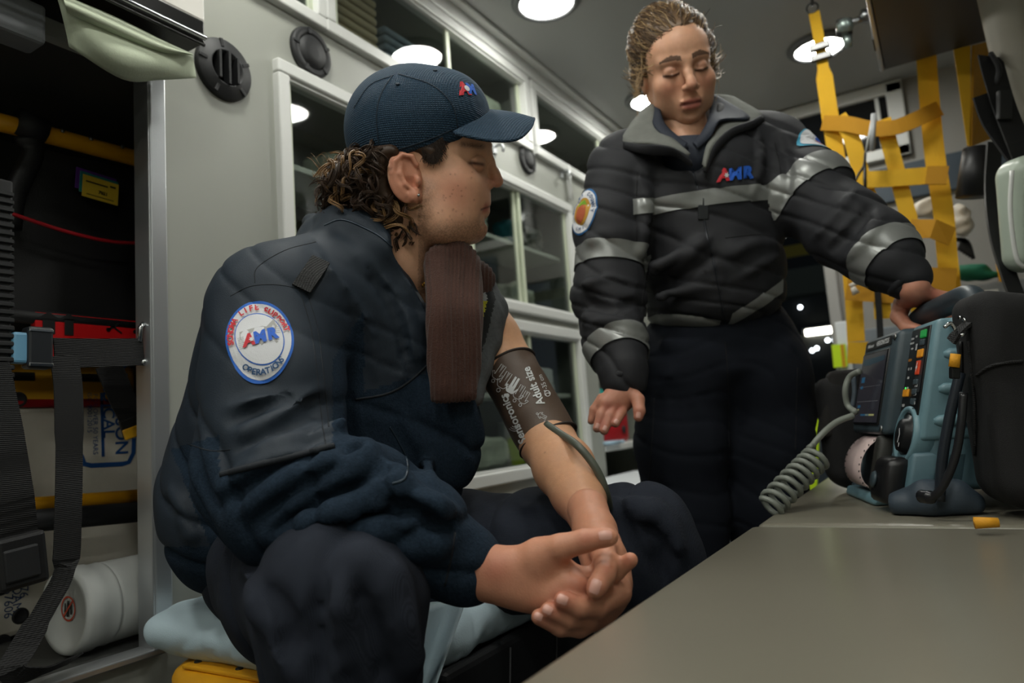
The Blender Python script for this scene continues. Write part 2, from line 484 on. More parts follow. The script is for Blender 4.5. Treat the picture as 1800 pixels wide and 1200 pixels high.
def glassmat(name, tint=(.93, .96, .95), f0=1.5):
    m = bpy.data.materials.new(name); m.use_nodes = True; nt = m.node_tree; nt.nodes.remove(nt.nodes['Principled BSDF'])
    out = nt.nodes['Material Output']; t = nt.nodes.new('ShaderNodeBsdfTransparent'); g = nt.nodes.new('ShaderNodeBsdfGlossy')
    t.inputs[0].default_value = (*tint, 1); g.inputs['Roughness'].default_value = .03
    f = nt.nodes.new('ShaderNodeLayerWeight'); pw = nt.nodes.new('ShaderNodeMath'); pw.operation = 'POWER'; pw.inputs[1].default_value = 4; ma = nt.nodes.new('ShaderNodeMath'); ma.operation = 'MULTIPLY_ADD'; ma.inputs[1].default_value = .80; ma.inputs[2].default_value = f0
    mx = nt.nodes.new('ShaderNodeMixShader'); nt.links.new(f.outputs['Facing'], pw.inputs[0]); nt.links.new(pw.outputs[0], ma.inputs[0]); nt.links.new(ma.outputs[0], mx.inputs[0]); nt.links.new(t.outputs[0], mx.inputs[1]); nt.links.new(g.outputs[0], mx.inputs[2])
    nt.links.new(mx.outputs[0], out.inputs[0]); m.diffuse_color = (.6, .7, .75, .3); return m
M_glass = glassmat('tinted acrylic pane', (.80, .83, .82), .05)

# floor, ceiling
struct(MB().box2((WX-.5, -1.2, -.05), (XR+.05, RY+.05, 0)).build('floor', M_floor))
struct(MB().box2((WX-.5, -1.2, CZ), (XR+.05, RY+.05, CZ+.04)).build('ceiling', M_ceil))
# street-side wall with its openings
b = MB(); t0, t1 = WX-.02, WX
def panel(y0, y1, z0, z1): b.box2((t0, y0, z0), (t1, y1, z1))
panel(-1.2, .70, 1.345, CZ); panel(-1.2, .70, 0, .40); panel(-1.2, -.25, .40, 1.345)
panel(.70, .975, 0, 1.64)
panel(.975, 2.28, 1.475, 1.64); panel(.975, 2.28, 1.0, 1.075); panel(.975, 2.28, 0, .575)
panel(.70, RY, 1.875, CZ); panel(1.085, 1.13, 1.64, 1.875); panel(2.02, 2.095, 1.64, 1.875); panel(.70, .78, 1.64, 1.875)
panel(2.28, 2.44, 0, 1.64); panel(2.44, RY, 1.05, 1.64); panel(2.44, RY, 0, .40); panel(2.95, RY, .40, 1.05); panel(2.94, RY, 1.64, 1.875)
struct(b.build('wall_left', M_wall))
# inner shell behind the wall (cabinet and alcove linings)
b = MB()
for (y0, y1, z0, z1, dp) in ((.70, 1.10, 1.64, 1.90, .22), (1.115, 2.03, 1.64, 1.90, .22), (2.08, 2.96, 1.64, 1.90, .22), (.96, 2.29, 1.06, 1.49, .20), (.96, 2.29, .56, 1.01, .20), (2.43, 2.96, .39, 1.06, .36)):
    x0 = WX-.02-dp
    b.box2((x0-.01, y0, z0), (x0, y1, z1)); b.box2((x0, y0, z0-.008), (t0, y1, z0)); b.box2((x0, y0, z1), (t0, y1, z1+.008))
    b.box2((x0, y0-.008, z0), (t0, y0, z1)); b.box2((x0, y1, z0), (t0, y1+.008, z1))
struct(b.build('trim_1', M_inner))
b = MB(); x0 = WX-.45
b.box2((x0-.01, -.25, .39), (x0, .92, 1.36)); b.box2((x0, -.25, .385), (t0, .92, .40)); b.box2((x0, -.25, 1.345), (t0, .92, 1.36)); b.box2((x0, .92, .39), (t0, .93, 1.36)); b.box2((x0, -.26, .39), (t0, -.25, 1.36))
struct(b.build('trim_2', mat('compartment lining', '3a3b39', .6, bump=.2, bscale=200, var=.1)))
# aluminium edge of the open compartment
b = MB()
b.box2((WX-.03, .676, .40), (WX+.012, .684, 1.36), .002); b.box2((WX+.004, .678, .405), (WX+.014, .708, 1.36), .003)
b.box2((WX-.03, -.25, .392), (WX+.016, .70, .402), .002)
struct(b.build('trim_3', M_alu))
# moulding under the ceiling
b = MB(); b.box2((WX, -.4, 1.885), (WX+.022, RY, 1.932), .005); b.box2((WX+.0, -.4, 1.928), (WX+.05, RY, CZ), .006)
struct(b.build('trim_4', M_trim))
# rear wall: header with window, right half, left jamb
b = MB()
b.box2((WX-.05, RY, 1.42), (XR, RY+.04, 1.67)); b.box2((WX-.05, RY, 1.90), (XR, RY+.04, CZ)); b.box2((WX-.05, RY, 1.67), (-.50, RY+.04, 1.90)); b.box2((-.03, RY, 1.67), (XR, RY+.04, 1.90))
b.box2((-.33, RY, 0), (XR, RY+.04, 1.42)); b.box2((WX-.05, RY, 0), (-1.02, RY+.04, 1.42))
struct(b.build('wall_back', mat('rear wall laminate', '8f8d88', .5, var=.04)))
b = MB(); b.box2((-.36, RY-.03, 0), (-.315, RY+.06, 1.42), .006); struct(b.build('trim_5', mat('door jamb grey', '9b9a97', .4)))
b = MB(); b.box2((-.345, RY-.035, .2), (-.30, RY-.025, 1.02), .004); struct(b.build('trim_6', mat('white jamb strip', 'd9dde0', .4)))
b = MB(); b.box2((-.31, RY-.012, .1), (XR, RY-.002, .98), .004); struct(b.build('trim_7', mat('grey door skin', '777f86', .5, var=.04)))
b = MB(); b.box2((-.31, RY-.02, 1.46), (XR, RY-.002, 1.60), .004); struct(b.build('trim_8', mat('slate blue band', '3e4a55', .5)))
# rear window
o = struct(empty('window_1', (-.26, RY, 1.68)))
b = MB(); 
for a in ((-.53, RY-.03, 1.885, 0, RY, 1.935), (-.53, RY-.03, 1.63, 0, RY, 1.675), (-.53, RY-.03, 1.63, -.485, RY, 1.93), (-.06, RY-.03, 1.63, 0, RY, 1.93)): b.box2(a[:3], a[3:], .006)
b.build('window_frame', M_trim, o)
MB().box2((-.49, RY-.012, 1.67), (-.05, RY-.006, 1.89)).build('pane', mat('dark window glass', '14171c', .06, spec=.6), o)
MB().box2((-.10, RY-.035, 1.68), (-.085, RY-.012, 1.88), .003).build('sash_rail', M_trim, o)
# curb-side wall and front bulkhead (behind the camera)
struct(MB().box2((XR, -1.2, 0), (XR+.03, RY, CZ)).build('wall_right', M_wall))
struct(MB().box2((WX-.5, -1.23, 0), (XR, -1.2, CZ)).build('wall_front', M_wall))

# ------------------------------------------------------------------ ceiling domes
def dome(x, y, label, r=.082):
    o = empty('ceiling_light', (x, y, CZ)); tag(o, label, 'light', 'round ceiling lights')
    MB().lathe((x, y, CZ), (0, 0, -1), [(r+.022, 0), (r+.022, .008), (r+.012, .016), (r, .018), (r-.004, .012), (r-.004, .002)], 40).build('rim', mat('lamp rim', '6e6f70', .35, metal=.6), o)
    MB().lathe((x, y, CZ), (0, 0, -1), [(r-.003, .004), (r-.004, .012), (r*.6, .017), (.002, .019)], 40).build('lens', mat('lit lamp lens', 'ffffff', .4, emit=(250, 250, 242), estr=LAMP_W*6), o)
dome(-.86, 1.77, 'round ceiling light above the peaked cap, cut by the top of the picture')
dome(-.842, 2.60, 'small bright round ceiling light beside the jaw of the standing person')
dome(-.23, 2.60, 'round ceiling light crossed by a yellow strap')
dome(-.86, .80, 'round ceiling light overhead of the seated person, mirrored in the cabinet panes')
dome(-.23, 1.77, 'round ceiling light above the bench, mirrored in the cabinet panes')
dome(-.23, .80, 'round ceiling light over the near end of the bench, mirrored in the panes')
dome(-.86, -.05, 'round ceiling light above the open compartment, unseen and added as fill')  # out of view, added to fill the scene from the camera side
dome(-.23, -.05, 'round ceiling light straight above the viewer, unseen and added as fill')  # extra unseen dome for frontal fill on the people
dome(-.86, -.88, 'added fill light, unseen, on the ceiling at the street side of the front bulkhead')  # unseen dome put in so light reaches into the open compartment
dome(.38, -.88, 'added fill light, unseen, on the ceiling at the curb side of the front bulkhead')  # third row is added, out of view, to light from front right
dome(.38, -.05, 'added fill light, unseen, on the ceiling above the bench by the viewer')  # second dome of the added row, unseen, fills from the camera's right

# ------------------------------------------------------------------ glazed cabinets on the street-side wall
def cabinet(y0, y1, z0, z1, label, splits, fw=.028, track=True, name='glazed_cabinet'):
    """fw: frame width; splits: y positions of the pane edges"""
    o = empty(name, (WX, (y0+y1)/2, z0)); tag(o, label, 'cabinet', 'glazed wall cabinets')
    X = WX
    b = MB()
    b.box2((X-.012, y0, z1-fw), (X+.018, y1, z1), .004); b.box2((X-.012, y0, z0), (X+.018, y1, z0+fw), .004)
    b.box2((X-.012, y0, z0+fw), (X+.018, y0+fw, z1-fw), .004); b.box2((X-.012, y1-fw, z0+fw), (X+.018, y1, z1-fw), .004)
    b.box2((X-.02, y0+fw, z1-fw-.006), (X+.010, y1-fw, z1-fw)); b.box2((X-.02, y0+fw, z0+fw), (X+.010, y1-fw, z0+fw+.006))
    b.build('frame', M_trim, o)
    for i in range(len(splits)-1):
        a, c = splits[i], splits[i+1]; xo = X-.004-.009*(i % 2)
        p = MB().box2((xo-.002, a, z0+fw+.003), (xo+.002, c, z1-fw-.003)).build('pane', M_glass, o)
        for e0 in (a, c-.016): MB().box2((xo-.004, e0, z0+fw+.002), (xo+.006, e0+.016, z1-fw-.002), .002).build('edge_rail', M_track, p)
    return o
cabinet(.74, 1.10, 1.615, 1.885, 'short upper wall cabinet cut by the top of the picture, over the blank round vent', (.765, 1.075), .027)
cabinet(1.10, 2.04, 1.615, 1.885, 'long upper cabinet holding folded linens above the cap', (1.135, 1.60, 2.012), .03)
cabinet(2.06, 2.96, 1.615, 1.885, 'far upper cabinet above the small grey vent', (2.09, 2.64, 2.93), .03)
cabinet(.955, 2.30, 1.05, 1.49, 'large middle cabinet of bagged supplies behind the head of the seated person', (.985, 1.66, 1.93, 2.268), .03)
cabinet(.955, 2.30, .545, 1.025, 'lower cabinet behind the bare arm with white supplies', (.985, 1.50, 1.93, 2.262), .035)
# shelves inside
for y0, y1, z, nm in ((.99, 2.26, 1.28, 'behind the middle panes'), (.99, 2.26, .79, 'behind the lower panes')):
    tag(MB().box2((WX-.215, y0, z), (WX-.03, y1, z+.014), .002).build('cabinet_shelf', mat('shelf plastic', 'c3c6bb', .5)), 'pale shelf '+nm, 'shelf', 'shelves in the wall cabinets')

# ------------------------------------------------------------------ round vents
def vent(c, r, kind, label):
    o = empty('round_vent', c); tag(o, label, 'vent', 'round wall vents')
    MB().lathe(c, (1, 0, 0), [(r, 0), (r, .006), (r*.96, .011), (r*.66, .013), (r*.60, .016), (r*.56, .016), (r*.56, .004), (.001, .004)] if kind == 'open' else
               [(r, 0), (r, .006), (r*.96, .011), (r*.72, .012), (r*.70, .008), (r*.66, .008), (r*.64, .013), (r*.2, .015), (.001, .015)], 40).build('flange', M_rubber, o)
    if kind == 'open':
        b = MB()
        for k in (-.32, .02, .34): b.box((c[0]+.012, c[1]+k*r, c[2]), (.010, .0025, r*math.sqrt(.31-k*k)), None, .001)
        b.build('louvre', M_rubber, o)
        MB().lathe(c, (1, 0, 0), [(r*.55, .0045), (.001, .0045)], 30).build('duct', mat('duct black', '050505', .9), o)
    for k in range(5):
        a = k*2*math.pi/5+.5; q = np.array(c)+np.array([.011, math.cos(a)*r*.83, math.sin(a)*r*.83])
        MB().box(q, (.003, .0035, r*.14), [(1, 0, 0), (0, -math.sin(a), math.cos(a)), (0, math.cos(a), math.sin(a))], .001).build('rib', M_rubber, o)
vent(onX(391, 124, WX), .060, 'open', 'black round vent with open louvres beside the paper dispenser')
vent(onX(544, 94, WX), .056, 'shut', 'black round vent with a blank cap above the middle cabinet')
vent(onX(925, 281, WX), .050, 'shut', 'small grey round vent in front of the seated face')
# coat hooks and a round outlet on the band between cabinets
def hook(c, label):
    o = empty('coat_hook', c); tag(o, label, 'hook', 'coat hooks on the wall')
    c = np.array(c)
    MB().box(c+(.003, 0, 0), (.003, .011, .016), None, .002).build('plate', M_alu, o)
    MB().tube(spline([c+(.004, 0, .006), c+(.025, 0, .008), c+(.034, 0, -.006), c+(.03, 0, -.016)], 4), .005, 8).build('prong', M_alu, o)
hook(onX(662, 146, WX), 'small steel coat hook hidden behind the crown of the cap')
hook(onX(986, 306, WX), 'small white coat hook between the cabinet and the standing person')
tag(MB().tube([onX(997, 290, WX+.012), onX(1004, 352, WX+.012)], .009, 10).build('conduit', M_trim), 'short white conduit between upper and middle cabinets', 'pipe')
hook(onX(868, 262, WX), 'dark coat hook seen beside the brow of the seated face')

# ================================================================== things in the cabinets
def roundbox(name, c, h, m, label=None, cat=None, group=None, parent=None, ax=None, bev=.01, crumple=0, seed=0, seg=3):
    me_b = MB().box(c, h, ax, bev, seg)
    o = me_b.build(name, m, parent, True)
    if crumple:
        md = o.modifiers.new('sub', 'SUBSURF'); md.subdivision_type = 'SIMPLE'; md.levels = 3; md.render_levels = 3
        tx = bpy.data.textures.new('crumple', 'CLOUDS'); tx.noise_scale = max(h)*.6
        d = o.modifiers.new('crumple', 'DISPLACE'); d.texture = tx; d.strength = crumple; d.texture_coords = 'GLOBAL'
    if label: tag(o, label, cat, group)
    return o
M_linen = mat('tan blanket cloth', '9c9074', .9, bump=.4, bscale=300, var=.08)
M_linenb = mat('blue grey sheet cloth', '67757f', .9, bump=.4, bscale=300, var=.08)
for k in range(7):
    z = 1.652+k*.024
    tag(MB().box((WX-.11, 1.245, z+.011), (.08, .085, .0105), None, .009, 3).build('folded_blanket', M_linen, smooth=True), 'tan folded blanket, number %s from the bottom of its stack in the upper cabinet' % ['one', 'two', 'three', 'four', 'five', 'six', 'seven'][k], 'blanket', 'tan blankets in the upper cabinet')
for k in range(5):
    z = 1.652+k*.024
    tag(MB().box((WX-.11, 1.455, z+.011), (.08, .10, .0105), None, .009, 3).build('folded_sheet', M_linenb, smooth=True), 'blue-grey folded sheet, number %s from the bottom of its stack beside the tan blankets' % ['one', 'two', 'three', 'four', 'five'][k], 'sheet', 'blue-grey sheets in the upper cabinet')
M_bag = mat('clear grey plastic bag', 'aab09e', .25, bump=.6, bscale=30, var=.25, vscale=25)
M_bagd = mat('dark plastic bag', '5c6057', .3, bump=.6, bscale=30, var=.25, vscale=25)
roundbox('supply_bag', (WX-.12, 1.80, 1.72), (.07, .17, .07), M_bag, 'crumpled clear bag in the upper cabinet beyond the cap', 'bag', 'bags in the cabinets', bev=.03, crumple=.04)
bags = [((1.78, 1.125), (.06, .09, .055), M_bagd, 'dark bag at the bottom of the middle cabinet near the chin'),
        ((2.05, 1.125), (.07, .08, .05), M_bag, 'grey bag low in the middle cabinet beside the standing person'),
        ((1.76, 1.345), (.07, .08, .045), M_bag, 'grey bag on the middle shelf near the mouth of the seated face'),
        ((2.17, 1.35), (.06, .06, .05), M_bagd, 'dark bag on the middle shelf at its far end'),
        ((1.25, 1.125), (.07, .12, .05), M_bagd, 'dark bag in the middle cabinet behind the curly hair'),
        ((1.30, 1.34), (.07, .13, .04), M_bag, 'grey bag on the middle shelf behind the cap'),
        ((1.72, .63), (.09, .12, .05), M_bag, 'grey bag at the bottom of the lower cabinet behind the cuff'),
        ((1.72, .858), (.08, .12, .045), M_bagd, 'dark bag on the lower shelf behind the bare arm')]
for (y, z), h, m, l in bags: roundbox('supply_bag', (WX-.115, y, z), (h[0]*.85, h[1], h[2]), m, l, 'bag', 'bags in the cabinets', bev=.03, crumple=.035)
roundbox('supply_pouch', (WX-.11, 2.03, 1.345), (.04, .035, .05), mat('teal pouch', '1f6f78', .5), 'blue-green pouch on the middle cabinet shelf', 'pouch', bev=.02, crumple=.02)
roundbox('mask_pouch', (WX-.10, 2.0, 1.31), (.02, .02, .022), mat('green pouch', '148048', .5), 'small green pouch below the blue-green one', 'pouch', bev=.01, crumple=.01)
roundbox('white_carton', (WX-.12, 2.06, .655), (.07, .05, .065), mat('white carton', 'c9ccc9', .6), 'white carton low in the lower cabinet behind the tube', 'box', bev=.006)
roundbox('gauze_pack', (WX-.12, 2.13, .85), (.06, .07, .045), mat('white paper pack', 'd4d6d2', .7), 'white gauze pack on the lower cabinet shelf beside the cuff', 'pack', bev=.012, crumple=.012)
roundbox('glove_box', (WX-.14, 2.03, .88), (.06, .028, .07), mat('white carton', 'c9ccc9', .6), 'upright white box on the lower cabinet shelf', 'box', bev=.004)
# alcove beside the standing person's hand
s = MB().box2((WX-.36, 2.44, .585), (WX+.004, 2.95, .61), .004).build('alcove_shelf', M_trim); tag(s, 'white shelf under the red pouch beside the hanging hand', 'shelf')
rp = roundbox('red_pouch', (WX-.07, 2.62, .69), (.05, .125, .078), mat('red nylon', 'b3161f', .55, bump=.3, bscale=300, var=.1), None, bev=.018)
rp2 = empty('red_zip_pouch', (WX-.07, 2.62, .612)); rp.name = 'pouch_body'; rp.parent = rp2; rp.data.transform(Matrix.Translation(-rp2.location))
tag(rp2, 'red zip pouch on the white shelf beside the hanging hand', 'pouch')
for dy, dz in ((.04, .03), (.06, -.03)): MB().lathe((WX-.02, 2.62+dy, .69+dz), (1, 0, 0), [(.016, 0), (.016, .004), (.001, .005)], 16).build('snap', M_rubber, rp2)
MB().tube([(WX-.018, 2.50, .735), (WX-.018, 2.74, .735)], .003, 6).build('zip', M_rubber, rp2)
tq = empty('teal_bottle', (WX-.08, 2.53, .768)); tag(tq, 'teal plastic bag valve lying on the red pouch', 'bottle')
MB().lathe((WX-.09, 2.52, .77), (0, 0, 1), [(.06, 0), (.075, .02), (.06, .05), (.025, .07), (.02, .10), (.001, .10)], 24).build('bulb', mat('teal plastic', '1f9c93', .35), tq)
tag(roundbox('wipe_packet', (WX+.0, 2.50, .617), (.03, .07, .006), mat('white blue packet', 'a9c4d6', .4, var=.4, vscale=30)), 'white and blue wipe packet on the shelf edge under the fingertips', 'packet')
roundbox('blue_box', (WX-.20, 2.56, .49), (.06, .07, .07), mat('blue white carton', '7f93b8', .5, var=.2, vscale=20), 'blue and white carton under the white shelf', 'box', bev=.004)
roundbox('black_case', (WX-.12, 2.70, .44), (.08, .07, .035), M_rubber, 'small black case beneath the white shelf', 'case', bev=.008)
# white low cabinet lid beside the standing person's legs
o = empty('white_bin', (-.92, 2.3, 0)); tag(o, 'white flat-topped bin behind the knee of the seated person', 'bin')
MB().box2((WX+.03, 2.02, .0), (-.70, 2.62, .47), .01).build('bin_body', mat('white bin plastic', 'ced3d6', .45), o)
MB().box2((WX+.02, 2.0, .472), (-.69, 2.64, .50), .008).build('lid', mat('white bin lid', 'dfe3e6', .4), o)

# ================================================================== open compartment at the left
M_yel = mat('yellow powder coat', 'eba818', .4, var=.05, vscale=20)
M_blk = mat('black web nylon', '131314', .75, bump=.5, weave=120)
M_blkp = mat('matt black plastic', '1b1b1c', .45, bump=.25, bscale=400, var=.15, vscale=10)
X1 = -1.30      # plane of the folded stair chair
o = empty('stair_chair', (X1, .6, .42)); tag(o, 'folded black stair chair with yellow tubes stowed in the open compartment', 'stair chair')
def c1(px, py, X=X1): return onX(px, py, X)
MB().tube([c1(-60, 200), c1(20, 220), c1(256, 283), c1(330, 303)], .0155, 14).build('tube', M_yel, o)
pts = [c1(75, 262, X1-.02), c1(238, 300, X1-.02), c1(262, 350, X1-.02), c1(262, 575, X1-.02), c1(-60, 545, X1-.02), c1(-60, 420, X1-.02), c1(12, 390, X1-.02)]
MB().prism(pts, (-.02, 0, 0)).build('back_panel', M_blkp, o)
MB().tube([c1(28, 212, X1+.004), c1(78, 232, X1+.004)], .024, 12).build('sleeve', M_rubber, o)
MB().tube(spline([c1(50, 240), c1(58, 268), c1(45, 300), c1(25, 345), c1(18, 400)], 5), [.024]*3+[.018]*18, 10, flat=((1, 0, 0), .5)).build('strap_loop', M_blkp, o)
MB().tube([c1(-40, 548, X1+.01), c1(256, 575, X1+.01)], .012, 12).build('cross_tube', M_rubber, o)
MB().tube([c1(-60, 893), c1(60, 888), c1(320, 866)], .0135, 14).build('tube', M_yel, o)
MB().tube([c1(-60, 920, X1+.03), c1(60, 915, X1+.03), c1(320, 893, X1+.03)], .018, 14).build('tube', M_rubber, o)
MB().prism([c1(62, 548, X1+.02), c1(256, 566, X1+.02), c1(256, 640, X1+.02), c1(62, 625, X1+.02)], (-.015, 0, 0)).build('instruction_label', mat('red label', 'd8181c', .4), o)
d = Decal(c1(160, 572, X1+.021), (0, 1, 0), (0, 0, 1))
d.poly([(-.09, .004), (-.05, .004), (-.07, .018)], 0, .001); d.poly([(-.08, -.02), (-.06, -.02), (-.06, .005), (-.08, .005)], 0, .001)
d.poly([(-.045, -.02), (-.03, -.02), (-.03, .008), (-.045, .008)], 0, .001); d.poly([(-.055, .006), (-.02, .006), (-.038, .018)], 0, .001)
for a in (0, .05):
    d.stroke([(.03+a, -.005), (.05+a, .008)], .004, 0, .001); d.stroke([(.035+a, .004), (.055+a, -.01)], .003, 0, .001); d.polar(lambda t: .004, 0, .001, (.03+a, -.005), 12, 1)
d.build('label_print', mat('black print', '101010', .6), o)['kind'] = 'stuff'
MB().tube(spline([c1(-40, 355, X1+.03), c1(10, 372, X1+.03), c1(120, 408, X1+.03), c1(200, 425, X1+.03), c1(262, 427, X1+.03)], 6), .0035, 8).build('release_cable', mat('red cable', 'a31621', .4), o)
for px, py in ((110, 230), (160, 244), (215, 258)): MB().lathe(c1(px, py, X1+.014), (1, 0, 0), [(.004, 0), (.003, .003), (.001, .003)], 10).build('screw', M_screw, o)
# tag cards on the chair
o = empty('tag_cards', c1(175, 330, X1)); tag(o, 'yellow card over purple and teal ones hanging on the black stair chair', 'card')
def card(px0, py0, w, h, rot, x, m, nm):
    c = c1(px0, py0, x); ca, sa = math.cos(rot), math.sin(rot)
    return MB().box(c, (.0008, w/2, h/2), [(1, 0, 0), (0, ca, sa), (0, -sa, ca)], .0006, 1).build(nm, m, o), c, (0, ca, sa), (0, -sa, ca)
card(169, 322, .074, .040, -.06, X1+.000, mat('purple card', '5a2a86', .4), 'card'); card(174, 328, .070, .040, -.06, X1+.003, mat('teal card', '1b7f7c', .4), 'card')
_, c, u, v = card(177, 334, .066, .042, -.055, X1+.006, mat('yellow card', 'e2bf3a', .45), 'card')
d = Decal(c+np.array([.0012, 0, 0]), u, v)
d.text('7021', .0085, 0, .0004, (.004, -.006), 0, 0, .0004); d.stroke([(-.028, .009), (.012, .009)], .0025, 0, .0004); d.stroke([(.016, .0115), (.027, .0115)], .0035, 0, .0004); d.stroke([(-.026, -.015), (.024, -.015)], .0015, 0, .0004)
d.build('card_print', mat('black print', '101010', .6), o)
# spine boards: white board with printing, yellow one behind
o = empty('spine_board', (-1.43, .6, .41)); tag(o, 'scuffed white spine board with blue printing standing in the compartment', 'board')
XB = -1.42; y0b, y1b = .0, .90
MB().box2((XB-.03, -.2, .405), (XB, .90, .80), .01).build('board_body', mat('scuffed off-white board', 'd2cdc0', .5, bump=.2, bscale=60, var=.22, vscale=7), o)
MB().box2((XB-.031, -.2, .80), (XB+.001, .90, .815), .004).build('red_edge', mat('red edge', 'a01820', .45), o)
d = Decal(onX(190, 700, XB), (0, 0, -1), (0, 1, 0))
d.n = np.array([1., 0, 0])
M_print = mat('blue print', '1e4f8c', .5)
p0 = onX(207, 720, XB)
def sp(px, py): q = onX(px, py, XB)-np.array(d.O); return (-q[2], q[1])
d.text('MORRISON', .036, 0, .001, sp(212, 718), 0, 0, .0006); d.text('MEDICAL', .032, 0, .001, sp(190, 710), 0, 0, .0006)
d.stroke([sp(178, 690), sp(181, 802)], .006, 0, .001)
d.text('FOR OVER 50 YEARS', .013, 0, .001, sp(167, 745), 0); d.text('ISO 9001:2015', .013, 0, .001, sp(157, 725), 0)
d.stroke([sp(235, 770), sp(234, 796), sp(226, 812), sp(215, 815), sp(160, 818), sp(148, 815), sp(142, 800)], .009, 0, .001)
d.text('FOAM', .020, 1, .001, sp(29, 1047), 0); d.text('157606', .020, 1, .001, sp(14, 1055), 0); d.text('76', .020, 1, .001, sp(41, 1040), 0)
d.build('board_print', [M_print, mat('dark blue stamp', '27406a', .6)], o)['kind'] = 'stuff'
for px, py in ((36, 1082), (2, 1032), (4, 1130), (33, 702)): MB().lathe(onX(px, py, XB), (1, 0, 0), [(.014, 0), (.012, .003), (.009, .001), (.001, .0005)], 20).build('grommet', M_rubber, o)
o = tag(empty('scoop_board', (-1.455, .6, .41)), 'yellow slotted board behind the white spine board', 'board')
bb = MB().box2((-1.475, -.2, .405), (-1.455, .87, .885), .008).build('board_body', mat('yellow board plastic', 'b98a1c', .5, var=.08), o)
for py_, yy in ((.85, .48), (.85, .64), (.85, .78)): MB().box((-1.4545, yy, .86), (.001, .035, .008), None, .0008).build('hand_slot', mat('slot shade black', '0a0a0a', .8), o)
# seat-belt straps and buckle across the compartment
XS = -1.105
o = empty('restraint_strap', (XS, .5, .95)); tag(o, 'black restraint belt with steel buckle across the open compartment', 'strap')
def cs(px, py, x=XS): return onX(px, py, x)
MB().ribbon([cs(95, 620), cs(170, 620), cs(252, 618)], (0, 0, 1), .044, .003).build('belt', M_blk, o)
MB().ribbon([cs(-30, 612, XS+.005), cs(35, 613, XS+.005)], (0, 0, 1), .036, .004).build('belt', M_blkp, o)
MB().box(cs(37, 612, XS+.006), (.009, .014, .022), None, .004).build('buckle_tongue', mat('blue plastic', '6ea3c4', .4), o)
bk = MB().box(cs(66, 612, XS+.008), (.011, .017, .030), None, .004).build('buckle', mat('dark buckle', '24272b', .35), o)
MB().box(cs(66, 582, XS+.008), (.012, .016, .0025), None, .001).build('buckle_edge', M_chrome, bk); MB().box(cs(66, 642, XS+.008), (.012, .016, .0025), None, .001).build('buckle_edge', M_chrome, bk)
MB().tube([cs(245, 600), cs(247, 575), cs(253, 568)], .004, 8).build('hook', M_chrome, o); MB().tube([cs(250, 640), cs(256, 632)], .005, 8).build('hook', M_chrome, o)
o = empty('hanging_strap', (XS, .55, .62)); tag(o, 'long black webbing tail hanging from the buckle to the sill', 'strap')
MB().ribbon(spline([cs(112, 625, XS+.01), cs(120, 680, XS+.012), cs(122, 780, XS+.012), cs(120, 900, XS+.01), cs(114, 1000, XS+.01), cs(85, 1060, XS+.01), cs(45, 1130, XS+.012), cs(20, 1180, XS+.02), cs(60, 1185, XS+.02), cs(95, 1172, XS+.012), cs(132, 1157, XS+.0)], 5),
    [(0, 1, -.1)]*20+[(.3, 1, .2)]*16+[(.7, .7, .5)]*15, [.040]*10+[.037]*10+[.026]*8+[.032]*23, .002).build('webbing', M_blk, o)
o = empty('shoulder_strap', (XS, .4, .55)); tag(o, 'black shoulder strap with plastic buckle at the lower left edge', 'strap')
MB().ribbon([cs(-20, 640, XS+.016), cs(5, 760, XS+.016), cs(25, 880, XS+.012), cs(33, 960)], (0, 1, .15), .05, .003).build('webbing', M_blk, o)
MB().box(cs(38, 985, XS+.005), (.008, .031, .036), [(1, 0, 0), (0, .99, .1), (0, -.1, .99)], .006).build('buckle', M_blkp, o)
MB().box(cs(38, 990, XS+.012), (.004, .022, .022), [(1, 0, 0), (0, .99, .1), (0, -.1, .99)], .003).build('buckle_face', M_rubber, o)
o = empty('luggage_tag', cs(240, 740)); tag(o, 'small yellow-black tag on a dark strap by the aluminium post', 'tag')
MB().ribbon([c1(190, 640, -1.2), c1(215, 700, -1.2), c1(236, 740, -1.2)], (0, .8, .6), .045, .003).build('strap', M_blk, o)
MB().box(c1(237, 758, -1.19), (.003, .020, .009), [(1, 0, 0), (0, .95, .3), (0, -.3, .95)], .002).build('card', mat('yellow tag', 'd8a21e', .5), o)
MB().box(c1(236, 748, -1.195), (.003, .024, .016), [(1, 0, 0), (0, .95, .3), (0, -.3, .95)], .002).build('backing', M_blkp, o)
# ribbed hose at the left edge
o = empty('ribbed_strap', (XS, .45, .8)); tag(o, 'ribbed black rubber strip hanging at the left edge of the picture', 'strap')
MB().box(cs(-16, 560, XS), (.010, .022, .20), None, .004).build('core', M_rubber, o)
for k in range(34): MB().box(cs(-14, 338+k*14, XS+.004), (.010, .024, .0035), None, .0015, 1).build('rib', M_rubber, o)
# white canister lying on the sill
A, B_ = onX(120, 1088, -1.15), onX(400, 1010, -1.16)
A = np.array([-1.2, .60, .468]); ax = nrm((-.05, 1, .0)); r = .064
o = empty('white_canister', A-(0, 0, r)); tag(o, 'white screw-lid canister lying on its side on the compartment floor', 'canister')
M_can = mat('white plastic', 'bfc2bf', .45, var=.04)
MB().lathe(A+ax*.055, ax, [(r*.96, 0), (r, .006), (r, .24), (r*.94, .25), (.001, .25)], 40).build('body', M_can, o)
lid = MB().lathe(A, ax, [(.001, .008), (r*.82, .008), (r*.86, 0), (r*.99, 0), (r*1.04, .008), (r*1.04, .03), (r*1.0, .034), (r*1.0, .05), (r*1.02, .054), (.001, .056)], 40).build('lid', M_can, o)
d = Decal(A+np.array([0, .0075, .004]), np.cross(ax, (0, 0, 1))*1.0, (0, 0, 1)); d.n = -ax
d.polar(lambda t: .019, 0, .001, (0, 0), 30, 1, r0=.86); d.stroke([(-.013, -.013), (.013, .013)], .003, 0, .0014)
